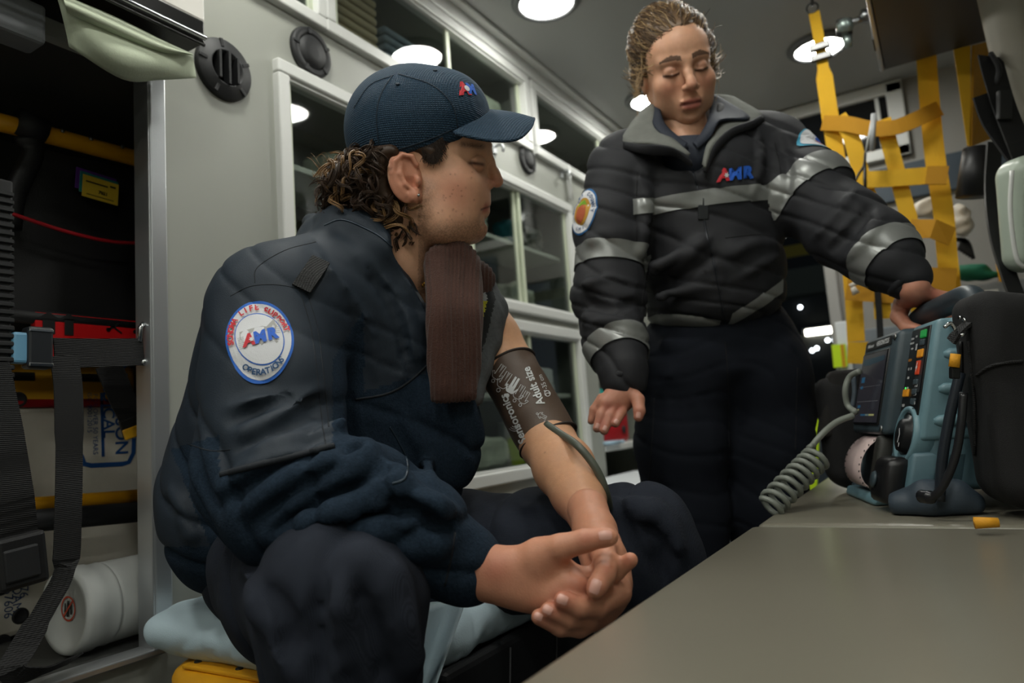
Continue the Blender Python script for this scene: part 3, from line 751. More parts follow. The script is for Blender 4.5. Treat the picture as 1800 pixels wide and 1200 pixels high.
d.poly([(-.004, -.012), (.002, -.012), (.003, .012), (-.002, .012)], 1, .0012); d.poly([(.006, -.008), (.010, -.008), (.009, .008), (.006, .008)], 1, .0012); d.poly([(-.010, -.006), (-.006, -.006), (-.006, .008), (-.009, .008)], 1, .0012)
d.build('warning_symbol', [mat('orange red print', 'c8482a', .5), mat('black print', '101010', .6)], o)

# ================================================================== paper dispenser at the top left
o = empty('paper_dispenser', (-1.04, .45, 1.39)); tag(o, 'white metal paper dispenser on the wall at the top left', 'dispenser')
M_wm = mat('white enamelled steel', 'efece6', .3, var=.02)
MB().box2((WX+.0, .12, 1.412), (-.985, .716, 1.70), .004).build('housing', M_wm, o)
MB().box2((WX+.0, .12, 1.372), (-.982, .712, 1.412), .003).build('lip', mat('dark steel lip', '1c1c1c', .3, metal=.4), o)
MB().tube([(-.975, .12, 1.378), (-.975, .708, 1.378)], .0045, 10).build('tear_bar', M_chrome, o)
MB().tube([(-.975, .12, 1.364), (-.975, .706, 1.364)], .003, 8).build('tear_bar', mat('dark bar', '333333', .25, metal=.8), o)
MB().box2((WX+.0, .30, 1.30), (-1.05, .50, 1.36), .006).build('bracket', mat('grey plastic bracket', '75787c', .5), o)
top = spline([(95, -20), (180, 32), (262, 70), (338, 97)], 6); mid = spline([(112, 30), (190, 95), (270, 112), (342, 118)], 6); bot = spline([(121, 82), (216, 139), (280, 140), (345, 137)], 6)
def paper(u, v):
    i = min(int(round(u*18)), 18)
    a, m_, c = top[i], mid[i], bot[i]; q = (1-v)**2*a+2*v*(1-v)*m_+v*v*c
    return onX(q[0], q[1], -1.0+.030*math.sin(v*3.0)*math.sin(u*3.1)-.01*v)
o = tag(empty('paper_towel', (-1.0, .5, 1.3)), 'pale green paper towel drooping out of the white dispenser', 'paper towel')
p = MB().grid(paper, 18, 10).build('sheet', mat('pale green paper', 'b9c2ab', .85, bump=.3, bscale=250, var=.05), o); solid(p, .0012)
roll_in = [(110, -10), (200, 28), (290, 72), (340, 95)]; low = [(118, 22), (190, 58), (270, 90), (338, 97)]
rt, rl = spline(roll_in, 6), spline(low, 6)
MB().grid(lambda u, v: onX(*(rt[round(u*18)]*(1-v)+rl[round(u*18)]*v), -.992+.018*math.sin(math.pi*v)), 18, 6).build('fold', mat('pale green paper', 'b9c2ab'), o)

# ================================================================== squad bench
M_vinyl = mat('olive grey vinyl', '757164', .29, bump=.10, bscale=500, var=.04, vscale=4)
o = empty('bench_cushion', (.15, .4, .48)); tag(o, 'long olive-grey vinyl bench cushion in the foreground', 'cushion', 'bench cushions')
MB().box2((-.268, -.5, .475), (XR-.03, 1.072, .535), .014, 4).build('cushion_pad', M_vinyl, o, True)
MB().tube([(-.266, -.5, .522), (-.266, 1.066, .522)], .0035, 8).build('piping', M_vinyl, o)
o = empty('bench_cushion', (.15, 1.6, .48)); tag(o, 'far olive-grey bench cushion carrying the monitor', 'cushion', 'bench cushions')
MB().box2((-.262, 1.082, .475), (XR-.03, 2.0, .536), .014, 4).build('cushion_pad', M_vinyl, o, True)
MB().tube([(-.25, 1.082, .529), (XR-.05, 1.082, .529)], .004, 8).build('piping', mat('light piping', '8f8d80', .3), o)
o = empty('bench_locker', (.15, .7, 0)); tag(o, 'grey storage locker carrying the two bench cushions', 'locker')
MB().box2((-.24, -.5, 0), (XR-.03, 2.0, .47), .006).build('base_box', M_wall, o)
for y in (-.1, .5, 1.1, 1.7): MB().box2((-.246, y-.27, .06), (-.241, y+.27, .44), .003).build('door', M_trim, o)

# ================================================================== monitor on the bench
MO = np.array([-.0585, 1.179, .537]); Ma = nrm((-.34, .94, 0)); Mn = np.array([-Ma[1], Ma[0], 0.]);
if Mn[0] > 0: Mn = -Mn
def L(u, t, z): return MO+u*Ma-(t+.27*z)*Mn+np.array([0, 0, z])
Mk = nrm(L(0, 0, 1)-L(0, 0, 0)); Mf = nrm(np.cross(Mk, Ma)); Mf = Mf if Mf @ Mn > 0 else -Mf      # face normal
def lbox(b, u0, u1, t0, t1, z0, z1, bev=.004, seg=2):
    tmp = bmesh.new()
    vs = [tmp.verts.new(V(L(u, t, z))) for u in (u0, u1) for t in (t0, t1) for z in (z0, z1)]
    for q in ((0, 1, 3, 2), (4, 6, 7, 5), (0, 4, 5, 1), (2, 3, 7, 6), (0, 2, 6, 4), (1, 5, 7, 3)): tmp.faces.new([vs[i] for i in q])
    bmesh.ops.recalc_face_normals(tmp, faces=tmp.faces[:])
    if bev: bmesh.ops.bevel(tmp, geom=tmp.edges[:], offset=bev, segments=seg, profile=.5, affect='EDGES')
    for f in tmp.faces: f.smooth = True
    b.merge(tmp); return b
mon = empty('patient_monitor', L(.13, .1, 0)); tag(mon, 'blue-grey portable patient monitor with screen and handle on the bench', 'monitor')
M_teal = mat('blue grey casing', '54707a', .42, bump=.15, bscale=700); M_tealL = mat('light blue casing', '6a8b95', .4, bump=.12, bscale=700)
M_slate = mat('slate casing', '3c4950', .42, bump=.15, bscale=600); M_bez = mat('black panel', '121416', .35)
lbox(MB(), 0, .262, .006, .20, .028, .272, .010, 3).build('body', M_teal, mon)
lbox(MB(), -.004, .100, -.012, .14, .10, .275, .008, 3).build('side_shell', M_tealL, mon)
# ridges on the near side
for z in (.266, .222, .173, .128):
    MB().tube([L(-.003, .004, z), L(-.003, .012, z), L(-.003, .12, z)], [.004, .0085, .0085], 12).build('grip_ridge', M_tealL, mon)
# screen housing
sh = lbox(MB(), .088, .278, -.034, .05, .108, .273, .010, 3).build('screen_housing', M_slate, mon)
def face(u, z, off=0, t=-.034): return L(u, t, z)+Mf*off
def fquad(b, u0, u1, z0, z1, t, off=.0006): return b.pydata([face(u0, z0, off, t), face(u1, z0, off, t), face(u1, z1, off, t), face(u0, z1, off, t)], [(0, 1, 2, 3)])
lbox(MB(), .118, .264, -.037, -.03, .124, .247, .002).build('screen_bezel', M_bez, sh)
scr = fquad(MB(), .122, .260, .128, .244, -.037).build('screen', mat('monitor screen', '191c20', .12, emit=(52, 50, 56), estr=.16), sh)
d = Decal(face(.192, .19, .0002, -.037), -Ma, Mk); d.n = Mf
for pts, mi in (([(-.06, .048), (.062, .048), (.062, .040), (-.03, .036), (-.06, .038)], 0), ([(-.055, .016), (-.035, .016), (-.035, .006), (-.055, .006)], 1), ([(-.055, .000), (-.04, .000), (-.04, -.005), (-.055, -.005)], 1), ([(-.055, -.034), (-.038, -.034), (-.038, -.039), (-.055, -.039)], 1), ([(-.053, -.041), (-.045, -.041), (-.045, -.047), (-.053, -.047)], 2), ([(-.03, -.050), (.02, -.050), (.02, -.053), (-.03, -.053)], 1), ([(.0, -.050), (.05, -.050), (.05, -.053), (.0, -.053)], 2)): d.poly(pts, mi, .0006)
d.stroke([(-.062, -.028), (.062, -.028)], .0006, 3, .0006); d.stroke([(-.062, -.002), (.062, -.002)], .0004, 3, .0006)
d.build('screen_graphics', [mat('screen blue', '1d3038', .2, emit=(40, 80, 100), estr=.07), mat('screen cyan', '24465c', .2, emit=(60, 120, 160), estr=.10), mat('screen amber', '8a8a60', .2, emit=(150, 150, 100), estr=.2), mat('screen trace', '4a4a4c', .3, emit=(70, 70, 72), estr=.4)], sh)
d = Decal(face(.188, .259, .0008, -.034), -Ma, Mk); d.n = Mf
d.poly([(-.072, -.0075), (.072, -.0075), (.072, .0075), (-.072, .0075)], 0, .0004)
d.text('EMSsensor', .0085, 1, .001, (-.040, -.0005), 0, .1, .0002); d.text('VERSON/7S35', .0115, 1, .001, (.026, 0), 0, .15, .0003)
d.build('name_plate', [M_bez, mat('white print', 'd8dadb', .5)], sh)
for u, z in ((.102, .262), (.102, .118)): MB().lathe(face(u, z, .0005), Mf, [(.006, 0), (.005, .0015), (.003, .0025), (.001, .0025)], 16).build('screw', M_screw, sh)
# control panel
pn = lbox(MB(), .012, .088, -.0145, -.010, .135, .268, .0015).build('control_panel', M_bez, mon)
d = Decal(face(.05, .20, .0004, -.0145), -Ma, Mk); d.n = Mf
d.poly([(.008, -.030), (.036, -.030), (.036, .040), (.008, .040)], 4, .0003)
rnd = random.Random(4)
for (x, y, wd_, h_, mi) in ((-.026, .056, .012, .003, 1), (-.010, .058, .008, .003, 1), (-.026, .049, .018, .003, 1), (-.022, .040, .010, .003, 1), (-.004, .041, .008, .010, 1), (-.024, .022, .016, .004, 2), (-.024, .008, .006, .004, 1), (-.013, .008, .006, .004, 1), (-.020, -.006, .010, .004, 1), (-.026, -.022, .005, .003, 3), (-.016, -.022, .008, .003, 1), (-.024, -.049, .012, .004, 1), (-.024, -.060, .010, .004, 1), (.020, -.020, .012, .004, 1), (.020, -.033, .012, .004, 1), (.020, -.046, .014, .005, 1), (.020, -.059, .010, .004, 1)):
    n_ = max(2, int(wd_/.003))
    for k in range(n_): d.poly([(x-wd_/2+wd_*k/n_, y-h_/2), (x-wd_/2+wd_*(k+.6)/n_, y-h_/2), (x-wd_/2+wd_*(k+.6)/n_, y+h_/2), (x-wd_/2+wd_*k/n_, y+h_/2)], mi, .0006)
d.build('panel_print', [M_bez, mat('white print', 'd8dadb', .5), mat('amber print', 'c98328', .5), mat('green led', '39d050', .3, emit=(60, 220, 90), estr=1.5), mat('panel grey', '2a2d30', .4)], pn)
def button(u, z, wd_, h_, m, nm='button'):
    b = MB(); b.box(face(u, z, .001, -.0145), (wd_/2, h_/2, .002), [Ma, Mk, Mf], .0015, 2); return b.build(nm, m, mon)
button(.031, .257, .020, .012, mat('green button', '1f8a43', .4, emit=(30, 140, 60), estr=.15), 'power_button'); button(.031, .244, .016, .010, M_slate)
button(.032, .228, .022, .013, mat('orange button', 'f0a020', .4)); bt = button(.033, .207, .014, .022, mat('red orange button', 'e24a22', .4), 'shock_button')
d = Decal(face(.033, .207, .0032, -.0145), -Ma, Mk); d.n = Mf; d.poly([(.001, .008), (-.004, -.001), (-.0005, -.001), (-.002, -.008), (.004, .002), (.0008, .002), (.003, .008)], 0, .0004); d.build('bolt_mark', mat('white print', 'd8dadb'), bt)
button(.070, .171, .022, .012, mat('orange button', 'f0a020', .4))
for z in (.186, .172, .158, .144): button(.034, z, .016, .009, M_slate)
# selector dial in a round shroud
c = face(.045, .107, .0, -.012)
MB().lathe(c-Mf*.03, Mf, [(.043, 0), (.046, .03), (.044, .036), (.038, .036), (.036, .026), (.001, .026)], 36).build('dial_shroud', M_tealL, mon)
dl = MB().lathe(c-Mf*.003, Mf, [(.034, 0), (.033, .006), (.026, .007), (.024, .014), (.001, .015)], 36).build('selector_dial', M_bez, mon)
d = Decal(c+Mf*.0125, -Ma, Mk); d.n = Mf; d.stroke([(.0, -.012), (.004, .0), (.0, .010)], .003, 0, .0004); d.poly([(.006, -.018), (.009, -.018), (.009, -.012), (.006, -.012)], 0, .0004); d.build('dial_mark', mat('white print', 'd8dadb'), dl)
# printer with paper
lbox(MB(), .098, .262, -.012, .02, .012, .108, .005).build('printer_bay', M_slate, mon)
pr = [L(.125, -.013-.030*math.sin(math.pi*k/10)*(1 if k < 10 else 1), .100-.078*k/10) for k in range(11)]
pp = MB(); vs = []
for k in range(13):
    a_ = math.pi*k/12; t_, z_ = -.014-.034*math.sin(a_), .062+.042*math.cos(a_)
    vs += [L(.135, t_, z_), L(.235, t_, z_)]
pp.pydata(vs, [(2*k, 2*k+1, 2*k+3, 2*k+2) for k in range(12)], True); po = pp.build('paper_strip', mat('pink chart paper', 'd6bfbc', .7), mon); solid(po, .0008)
d = Decal(L(.185, -.05, .062), -Ma, (0, 0, 1)); 
for k in range(9):
    a_ = math.pi*(k+2)/12; q0 = L(.137, -.0148-.0345*math.sin(a_), .062+.0425*math.cos(a_)); q1 = L(.141, -.0148-.0345*math.sin(a_), .062+.0425*math.cos(a_))
    d.mb.box((q0+q1)/2, (.0008, .0006, .0016), [Ma, Mf, Mk])
    q2 = L(.228, -.0148-.0345*math.sin(a_), .062+.0425*math.cos(a_)); d.mb.box(q2, (.0006, .0006, .0014), [Ma, Mf, Mk])
d.build('chart_print', mat('black print', '101010'), mon)
lbox(MB(), .105, .133, -.034, -.005, .02, .108, .008).build('printer_cheek', mat('dark roll core', '2a2a26', .5), mon)
lbox(MB(), .098, .27, -.03, .05, .0, .016, .005).build('base_rail', M_tealL, mon)
lbox(MB(), .262, .285, -.02, .06, .0, .06, .010).build('foot', M_slate, mon)
# therapy connector and its cable at the near lower corner
lbox(MB(), .0, .098, -.016, .06, .01, .085, .006).build('connector_bay', M_teal, mon)
cn = lbox(MB(), .012, .082, -.045, -.01, .012, .078, .012, 3).build('connector', mat('black connector', '141416', .35), mon)
MB().lathe(face(.06, .045, 0, -.046), Mf, [(.013, 0), (.011, .003), (.001, .003)], 20).build('connector_button', M_slate, cn)
MB().tube(spline([P(1620, 872, .965), P(1640, 872, .945), P(1660, 850, .935), P(1680, 800, .93), P(1690, 740, .93), P(1694, 690, .935)], 6), [.009]*6+[.0052]*25, 12).build('therapy_cable', mat('black cable', '17181c', .3), mon)
MB().tube(spline([P(1652, 880, .965), P(1656, 810, .965), P(1670, 730, .965), P(1688, 655, .965)], 6), .0068, 12).build('hose', mat('dark blue hose', '20262e', .3), mon)
# corner bumper
S = SDF.around([L(-.10, -.04, 0), L(.12, .12, .09)], .03, .003)
S.chain([L(.05, -.028, .014), L(.0, -.022, .014), L(-.025, .01, .014), L(-.025, .06, .014)], [.014, .016, .017, .017], .008)
S.chain([L(.02, -.012, .022), L(-.015, .004, .028), L(-.020, .04, .030)], [.012, .018, .018], .012)
S.plane(MO, (0, 0, -1)); v_, q_ = S.mesh(2)
npmesh('corner_bumper', v_, q_, mat('slate rubber', '333f4a', .6, bump=.2, bscale=300), mon)
# handle
hp = [L(.245, .03, .24), L(.242, .03, .27), L(.225, .03, .290), L(.18, .03, .300), L(.08, .03, .304), L(.012, .03, .304), L(-.014, .032, .292), L(-.022, .035, .268), L(-.022, .035, .24)]
MB().tube(spline(hp, 6), [.0175]*49, 16).build('handle', mat('dark slate handle', '313b42', .42, bump=.15, bscale=500), mon)
# side bag of the monitor
bag = empty('accessory_bag', L(-.08, .12, 0)); tag(bag, 'black zipped accessory bag strapped to the near side of the monitor', 'bag')
S = SDF.around([L(-.12, .02, 0), L(0, .32, .30)], .06, .004)
S.box(L(-.062, .180, .130), (.052, .145, .138), [Ma, -Mn, nrm(np.array([0, 0, 1])-Mn*.22)], .030, .015)
S.box(L(-.115, .22, .10), (.026, .115, .095), [Ma, -Mn, (0, 0, 1)], .025, .012)
v_, q_ = S.mesh(2); v_ = v_+vnormals(v_, q_)*(wnoise(v_, 28, 3)*.0022)[:, None]
M_bagk = mat('black nylon fabric', '121213', .85, bump=.6, bscale=900, var=.15, vscale=15)
bb = npmesh('bag_body', v_, q_, M_bagk, bag); bt_ = bvh(bb)
def onbag(pxs, off=.002, dd=1.0):
    out = []
    for px, py in pxs:
        dr = V(nrm(P(px, py, 1)-CAM)); h = bt_.ray_cast(V(CAM), dr)
        if h[0] is not None: out.append(np.array(h[0])+np.array(h[1])*off)
    return out
zp = onbag([(1685, 640), (1690, 700), (1690, 780), (1684, 850)] if 0 else [(1692, 600), (1693, 660), (1690, 730), (1688, 800), (1690, 860)])
if len(zp) > 1: MB().tube(spline(zp, 5), .0025, 6).build('zip', mat('zip teeth', '2c2c2d', .35, metal=.4), bag)
zp = onbag([(1705, 600), (1715, 700), (1716, 800), (1714, 890)])
if len(zp) > 1: MB().tube(spline(zp, 6), .002, 6).build('seam', M_blk, bag)
zp = onbag([(1718, 660), (1740, 644), (1770, 637), (1796, 635)])
if len(zp) > 1: MB().tube(spline(zp, 6), .0022, 6).build('seam', M_blk, bag)
q = P(1680, 622, .93); MB().tube([q, P(1677, 645, .93)], [.006, .0065], 10).build('zip_pull', mat('orange cord', 'dd9a1a', .7, bump=.4, bscale=500), bag)
MB().box(P(1678, 655, .932), (.006, .008, .004), [CR, CU, CB], .002).build('pull_end', M_bez, bag)
q = onZ(1735, 925, .545); MB().tube([q+(-.012, 0, .004), q+(.012, .004, .004)], [.007, .0055], 10).build('zip_pull', mat('orange cord', 'dd9a1a'), bag)
MB().tube(spline([P(1660, 575, .95), P(1672, 568, .95), P(1680, 580, .95)], 5), .0025, 8).build('ring', M_chrome, bag)
MB().tube(spline([P(1690, 590, .94), P(1704, 575, .95), P(1694, 560, .96), P(1686, 558, .96)], 5), .0025, 8).build('ring', M_chrome, bag)
MB().tube(spline([P(1750, 556, .98), P(1762, 546, .98), P(1770, 552, .98)], 5), .003, 8).build('ring', M_screw, bag)
MB().ribbon(spline([P(1672, 600, .955), P(1684, 584, .95), P(1712, 562, .95), P(1750, 556, .955)], 5), CB, .02, .004).build('top_strap', M_blk, bag)
# far side pouch with leads
pch = empty('cable_pouch', L(.33, .06, 0)); tag(pch, 'black mesh cable pouch on the far side of the monitor', 'pouch')
S = SDF.around([P(1440, 640, 1.3), P(1530, 850, 1.5)], .06, .004)
S.box(L(.335, -.030, .105), (.04, .042, .100), [Ma, -Mn, nrm(L(0, 0, 1)-L(0, 0, 0))], .028, .01)
v_, q_ = S.mesh(2); npmesh('pouch_body', v_, q_, M_bagk, pch)
lbox(MB(), .30, .345, -.082, -.022, .10, .225, .010, 3).build('flap', mat('black felt', '1a1816', .9), pch)
ld = tag(empty('lead_cable', L(.29, -.02, .1)), 'grey leads looping behind the screen into the black pouch', 'cable')
M_lead = mat('grey cable', '7f847c', .4)
MB().tube(spline([P(1512, 652, 1.2), P(1494, 662, 1.22), P(1486, 685, 1.22), P(1490, 712, 1.22), P(1505, 725, 1.2)], 6), .0052, 8).build('lead', M_lead, ld)
MB().tube(spline([P(1500, 660, 1.25), P(1502, 690, 1.25), P(1498, 715, 1.25)], 6), .004, 8).build('lead', mat('slate cable', '56616a', .4), ld)
# coiled cord running down to the floor side
cc = tag(empty('coiled_cord', onZ(1352, 890, .54)), 'grey coiled cord running from the monitor over the bench edge', 'cord')
path = spline([P(1500, 730, 1.19), P(1470, 742, 1.19), P(1444, 764, 1.18), P(1425, 790, 1.18), P(1442, 800, 1.17), P(1446, 808, 1.17)], 5)
MB().tube(path, .0052, 10).build('plain_end', M_lead, cc)
A0, A1, A2 = P(1440, 800, 1.17), P(1400, 840, 1.15), P(1350, 893, 1.12); ax = spline([A0, A1, A2], 70); turns = 9; hel = []
for i, p in enumerate(ax):
    t = nrm(ax[min(i+1, len(ax)-1)]-ax[max(i-1, 0)]); e1 = nrm(np.cross(t, CB)); e2 = np.cross(t, e1); th = 2*math.pi*turns*i/(len(ax)-1)
    hel.append(p+.0195*(math.cos(th)*e1+math.sin(th)*e2))
MB().tube(hel, .0046, 8).build('coil', M_lead, cc)

# ================================================================== stretcher under the seated person
st = empty('stretcher', (-.80, 1.3, 0)); tag(st, 'yellow-framed stretcher under the pale blue sheet', 'stretcher')
yb = .655
MB().tube(spline([(-1.0, 2.0, .375), (-1.015, 1.2, .375), (-1.02, .78, .375), (-1.0, .685, .375), (-.95, yb, .375), (-.80, yb-.005, .375), (-.70, yb, .375)], 8), .024, 14, flat=((0, 0, 1), .9)).build('frame_rail', M_yel, st)
MB().tube(spline([(-.70, yb, .375), (-.64, .685, .372), (-.62, .78, .37), (-.61, 1.2, .37), (-.61, 2.0, .37)], 8), .022, 12).build('side_rail', M_blkp, st)
MB().box2((-.60, .74, .20), (-.575, 1.9, .40), .008).build('side_panel', mat('black quilted vinyl', '17181b', .6, bump=.3, bscale=150, var=.1), st)
for y in (.86, 1.0, 1.14): MB().tube([(-.574, y, .21), (-.574, y+.03, .39)], .0015, 6).build('side_seam', mat('grey stitching', '3a3a3c', .7), st)
MB().box2((-.97, yb-.012, .396), (-.70, yb+.02, .402), .002).build('rail_cap', M_yel, st)
for x in (-.955, -.865, -.775): MB().lathe((x, yb+.004, .401), (0, 0, 1), [(.006, 0), (.005, .003), (.001, .003)], 14).build('rivet', M_bez, st)
for x, y in ((-.98, 1.0), (-.62, 1.0), (-.98, 1.9), (-.62, 1.9)): MB().tube([(x, y, .36), (x, y+.25 if y < 1.5 else y-.25, .08)], .016, 10).build('leg', M_alu, st)
for x, y in ((-.98, 1.27), (-.62, 1.27), (-.98, 1.63), (-.62, 1.63)): MB().lathe((x-.012, y, .062), (1, 0, 0), [(.055, 0), (.06, .006), (.06, .018), (.055, .024)], 24).build('wheel', M_rubber, st)
MB().box2((-.99, .70, .355), (-.61, 2.0, .39), .01).build('deck', M_blkp, st)
# mattress + sheet
mt = tag(empty('stretcher_mattress', (-.80, 1.3, .39)), 'black stretcher mattress below the sheet', 'mattress')
MB().box2((-1.0, .72, .392), (-.60, 2.0, .44), .02, 3).build('pad', mat('black vinyl pad', '1b1c1e', .5, bump=.2, bscale=200), mt)
S = SDF((-1.10, .60, .36), (-.50, 1.1, .54), .005)
S.box((-.82, .86, .43), (.235, .19, .032), None, .026, .02); S.ell((-1.03, .70, .44), (.05, .06, .022), None, .03); S.ell((-.90, .69, .435), (.14, .05, .03), None, .04)
v_, q_ = S.mesh(2); v_ = v_+vnormals(v_, q_)*(wnoise(v_, 22, 5)*.005+np.abs(wnoise(v_, 45, 8))*.004)[:, None]
M_sheet = mat('pale blue disposable sheet', 'bfd4de', .85, bump=.35, bscale=500, var=.04, vscale=12)
pl = npmesh('pillow', v_, q_, M_sheet); tag(pl, 'pale blue disposable pillow under the seated person, at the stretcher end', 'pillow')
shp = [(742, 1085), (770, 1068), (808, 1050), (824, 1042), (822, 1060), (800, 1105), (775, 1150), (750, 1210), (690, 1230)]
base = P(735, 1150, .80)
so = MB().grid(lambda u, v: P(700+ (824-700)*u-(60*v*u), 1085-45*u+170*v, .86-.10*v*u-.02*math.sin(u*6)), 14, 14).build('sheet_corner', M_sheet); solid(so, .0015)
tag(so, 'loose pale blue sheet corner hanging between the knees', 'sheet')

# ================================================================== overhead cabinet, net and straps at the right
oc = empty('overhead_cabinet', (.10, 1.6, 1.60)); tag(oc, 'dark overhead cabinet above the monitor', 'cabinet')
MB().box2((-.035, 1.2, 1.60), (.235, 2.155, 1.93), .004).build('cabinet_body', mat('dark grey laminate', '3a3a3b', .45, var=.05), oc)
MB().box2((-.046, 1.2, 1.598), (-.036, 2.16, 1.93), .003).build('edge_strip', M_alu, oc)
MB().box2((-.05, 1.95, 1.60), (-.046, 2.02, 1.72), .002).build('hinge', M_bez, oc)
bm_ = tag(empty('ball_mount', P(1510, 40, 2.05)), 'metal ball-joint arm fixed to the dark overhead cabinet', 'mount')
MB().tube([P(1484, 62, 2.06), P(1484, 36, 2.06)], [.022, .022], 14).build('socket', M_rubber, bm_)
S = SDF.around([P(1485, 48, 2.06)], .05, .003); S.ell(P(1485, 46, 2.05), (.024, .024, .024)); v_, q_ = S.mesh(1); npmesh('ball', v_, q_, mat('green grey steel', '8b9793', .3, metal=.7), bm_)
MB().tube([P(1492, 42, 2.05), P(1526, 30, 2.05)], .010, 12).build('arm', M_screw, bm_)
MB().tube([P(1520, 36, 2.05), P(1524, 20, 2.05)], .018, 14).build('clamp', M_screw, bm_)
MB().tube([P(1488, 62, 2.06), P(1492, 84, 2.06)], [.014, .010], 12).build('stem', mat('green grey steel', '8b9793'), bm_)
M_web = mat('yellow webbing', 'f0b915', .7, bump=.4, weave=100, var=.06, vscale=20)
M_webd = mat('amber stitched webbing', 'cf9312', .75, bump=.4, weave=100)
def N(px, py, Y=2.2): return onY(px, py, Y)
net = empty('cargo_net', N(1560, 600)); tag(net, 'yellow webbing cargo net hanging from the ceiling behind the monitor', 'net')
X_ = (1, .0, 0)
MB().ribbon(spline([N(1431, 22), N(1440, 70), N(1447, 120), N(1457, 190), N(1468, 260), N(1480, 340), N(1490, 420), N(1500, 520), N(1505, 600)], 4), X_, [.030]*9+[.045]*24, .004).build('strap', M_web, net)
MB().ribbon(spline([N(1628, 95), N(1634, 180), N(1644, 280), N(1658, 370), N(1664, 440), N(1672, 520), N(1680, 620)], 4), X_, .048, .004).build('strap', M_web, net)
MB().ribbon(spline([N(1474, 205, 2.18), N(1496, 240, 2.17), N(1512, 300, 2.17), N(1530, 360, 2.17), N(1545, 440, 2.17), N(1552, 560, 2.17)], 4), X_, .042, .004).build('strap', M_web, net)
MB().ribbon(spline([N(1552, 210, 2.17), N(1568, 270, 2.17), N(1586, 340, 2.17), N(1606, 420, 2.17), N(1615, 520, 2.17), N(1618, 620, 2.17)], 4), X_, .040, .004).build('strap', M_web, net)
Z_ = (0, 0, 1)
MB().ribbon(spline([N(1446, 216, 2.19), N(1490, 218, 2.16), N(1530, 226, 2.15), N(1580, 222, 2.15), N(1652, 190, 2.18)], 4), Z_, .042, .004).build('cross_strap', M_webd, net)
MB().ribbon([N(1482, 318, 2.16), N(1560, 314, 2.15), N(1664, 306, 2.16)], Z_, .046, .004).build('cross_strap', M_web, net)
MB().ribbon([N(1628, 308, 2.15), N(1666, 308, 2.15)], Z_, .048, .006).build('stitched_patch', M_webd, net)
MB().ribbon([N(1600, 402, 2.15), N(1640, 402, 2.13), N(1674, 416, 2.15)], Z_, .05, .004).build('cross_strap', M_webd, net)
MB().ribbon([N(1490, 496, 2.17), N(1560, 500, 2.16), N(1680, 505, 2.17)], Z_, .10, .004).build('cross_strap', M_webd, net)
MB().ribbon([N(1490, 620, 2.17), N(1560, 620, 2.16), N(1690, 612, 2.17)], Z_, .06, .004).build('cross_strap', M_web, net)
for px, py in ((1441, 82), (1444, 100)): MB().box(N(px, py, 2.19), (.028, .008, .010), None, .003).build('buckle', mat('dark steel', '4a4a4a', .3, metal=.8), net)
rg = [N(1428, 14, 2.2)+np.array([.016*math.cos(t), 0, .016*math.sin(t)]) for t in np.linspace(0, 2*math.pi, 17)[:-1]]
MB().tube(rg, .003, 8, closed=True).build('ring', mat('dark steel', '4a4a4a'), net)
MB().tube([N(1428, 10), N(1427, -20)], .005, 8).build('hook', mat('dark steel', '4a4a4a'), net)
# folded yellow strap beside it
ys = tag(empty('yellow_strap_loop', N(1715, 170)), 'wide folded yellow strap hanging under the dark cabinet', 'strap')
MB().prism([N(1676, 86, 2.15), N(1706, 80, 2.15), N(1706, 255, 2.15), N(1700, 255, 2.15)], (0, .01, 0)).build('face', M_web, ys)
MB().prism([N(1708, 80, 2.15), N(1732, 74, 2.3), N(1742, 155, 2.3), N(1738, 245, 2.3), N(1704, 258, 2.15)], (.006, .0, 0)).build('face', M_webd, ys)
# white clip pole with cord on the net
ip = tag(empty('hanging_clip', N(1535, 240, 2.1)), 'white plastic clip with a black cord on the yellow net', 'clip')
MB().tube([N(1536, 200, 2.1), N(1533, 265, 2.1)], .007, 10).build('clip_body', mat('grey plastic clip', 'a8aaac', .4), ip)
MB().tube([N(1532, 215, 2.1), N(1522, 268, 2.1)], .003, 8).build('clip_arm', mat('white plastic', 'd6d6d0', .4), ip)
MB().tube(spline([N(1521, 268, 2.1), N(1519, 290, 2.1), N(1510, 305, 2.1), N(1502, 320, 2.1)], 5), .0035, 8).build('cord', M_bez, ip); MB().tube([N(1520, 285, 2.1), N(1521, 350, 2.1)], .0045, 8).build('cord', M_bez, ip)
bs = tag(empty('black_strap', N(1552, 560)), 'black strap hanging inside the yellow net', 'strap')
MB().ribbon([N(1541, 490, 2.14), N(1546, 560, 2.14), N(1550, 640, 2.14)], X_, .016, .003).build('webbing', M_blk, bs)
cl = tag(empty('white_tie', N(1500, 510, 2.1)), 'knotted white cloth tie on the lower net', 'tie')
MB().tube(spline([N(1494, 503, 2.12), N(1512, 494, 2.12), N(1530, 488, 2.12)], 5), .006, 8).build('tie_band', mat('white cloth', 'c9c2b6', .8), cl); MB().tube([N(1499, 505, 2.11), N(1505, 516, 2.11)], [.006, .010], 8).build('tie_tail', mat('white cloth', 'c9c2b6'), cl)
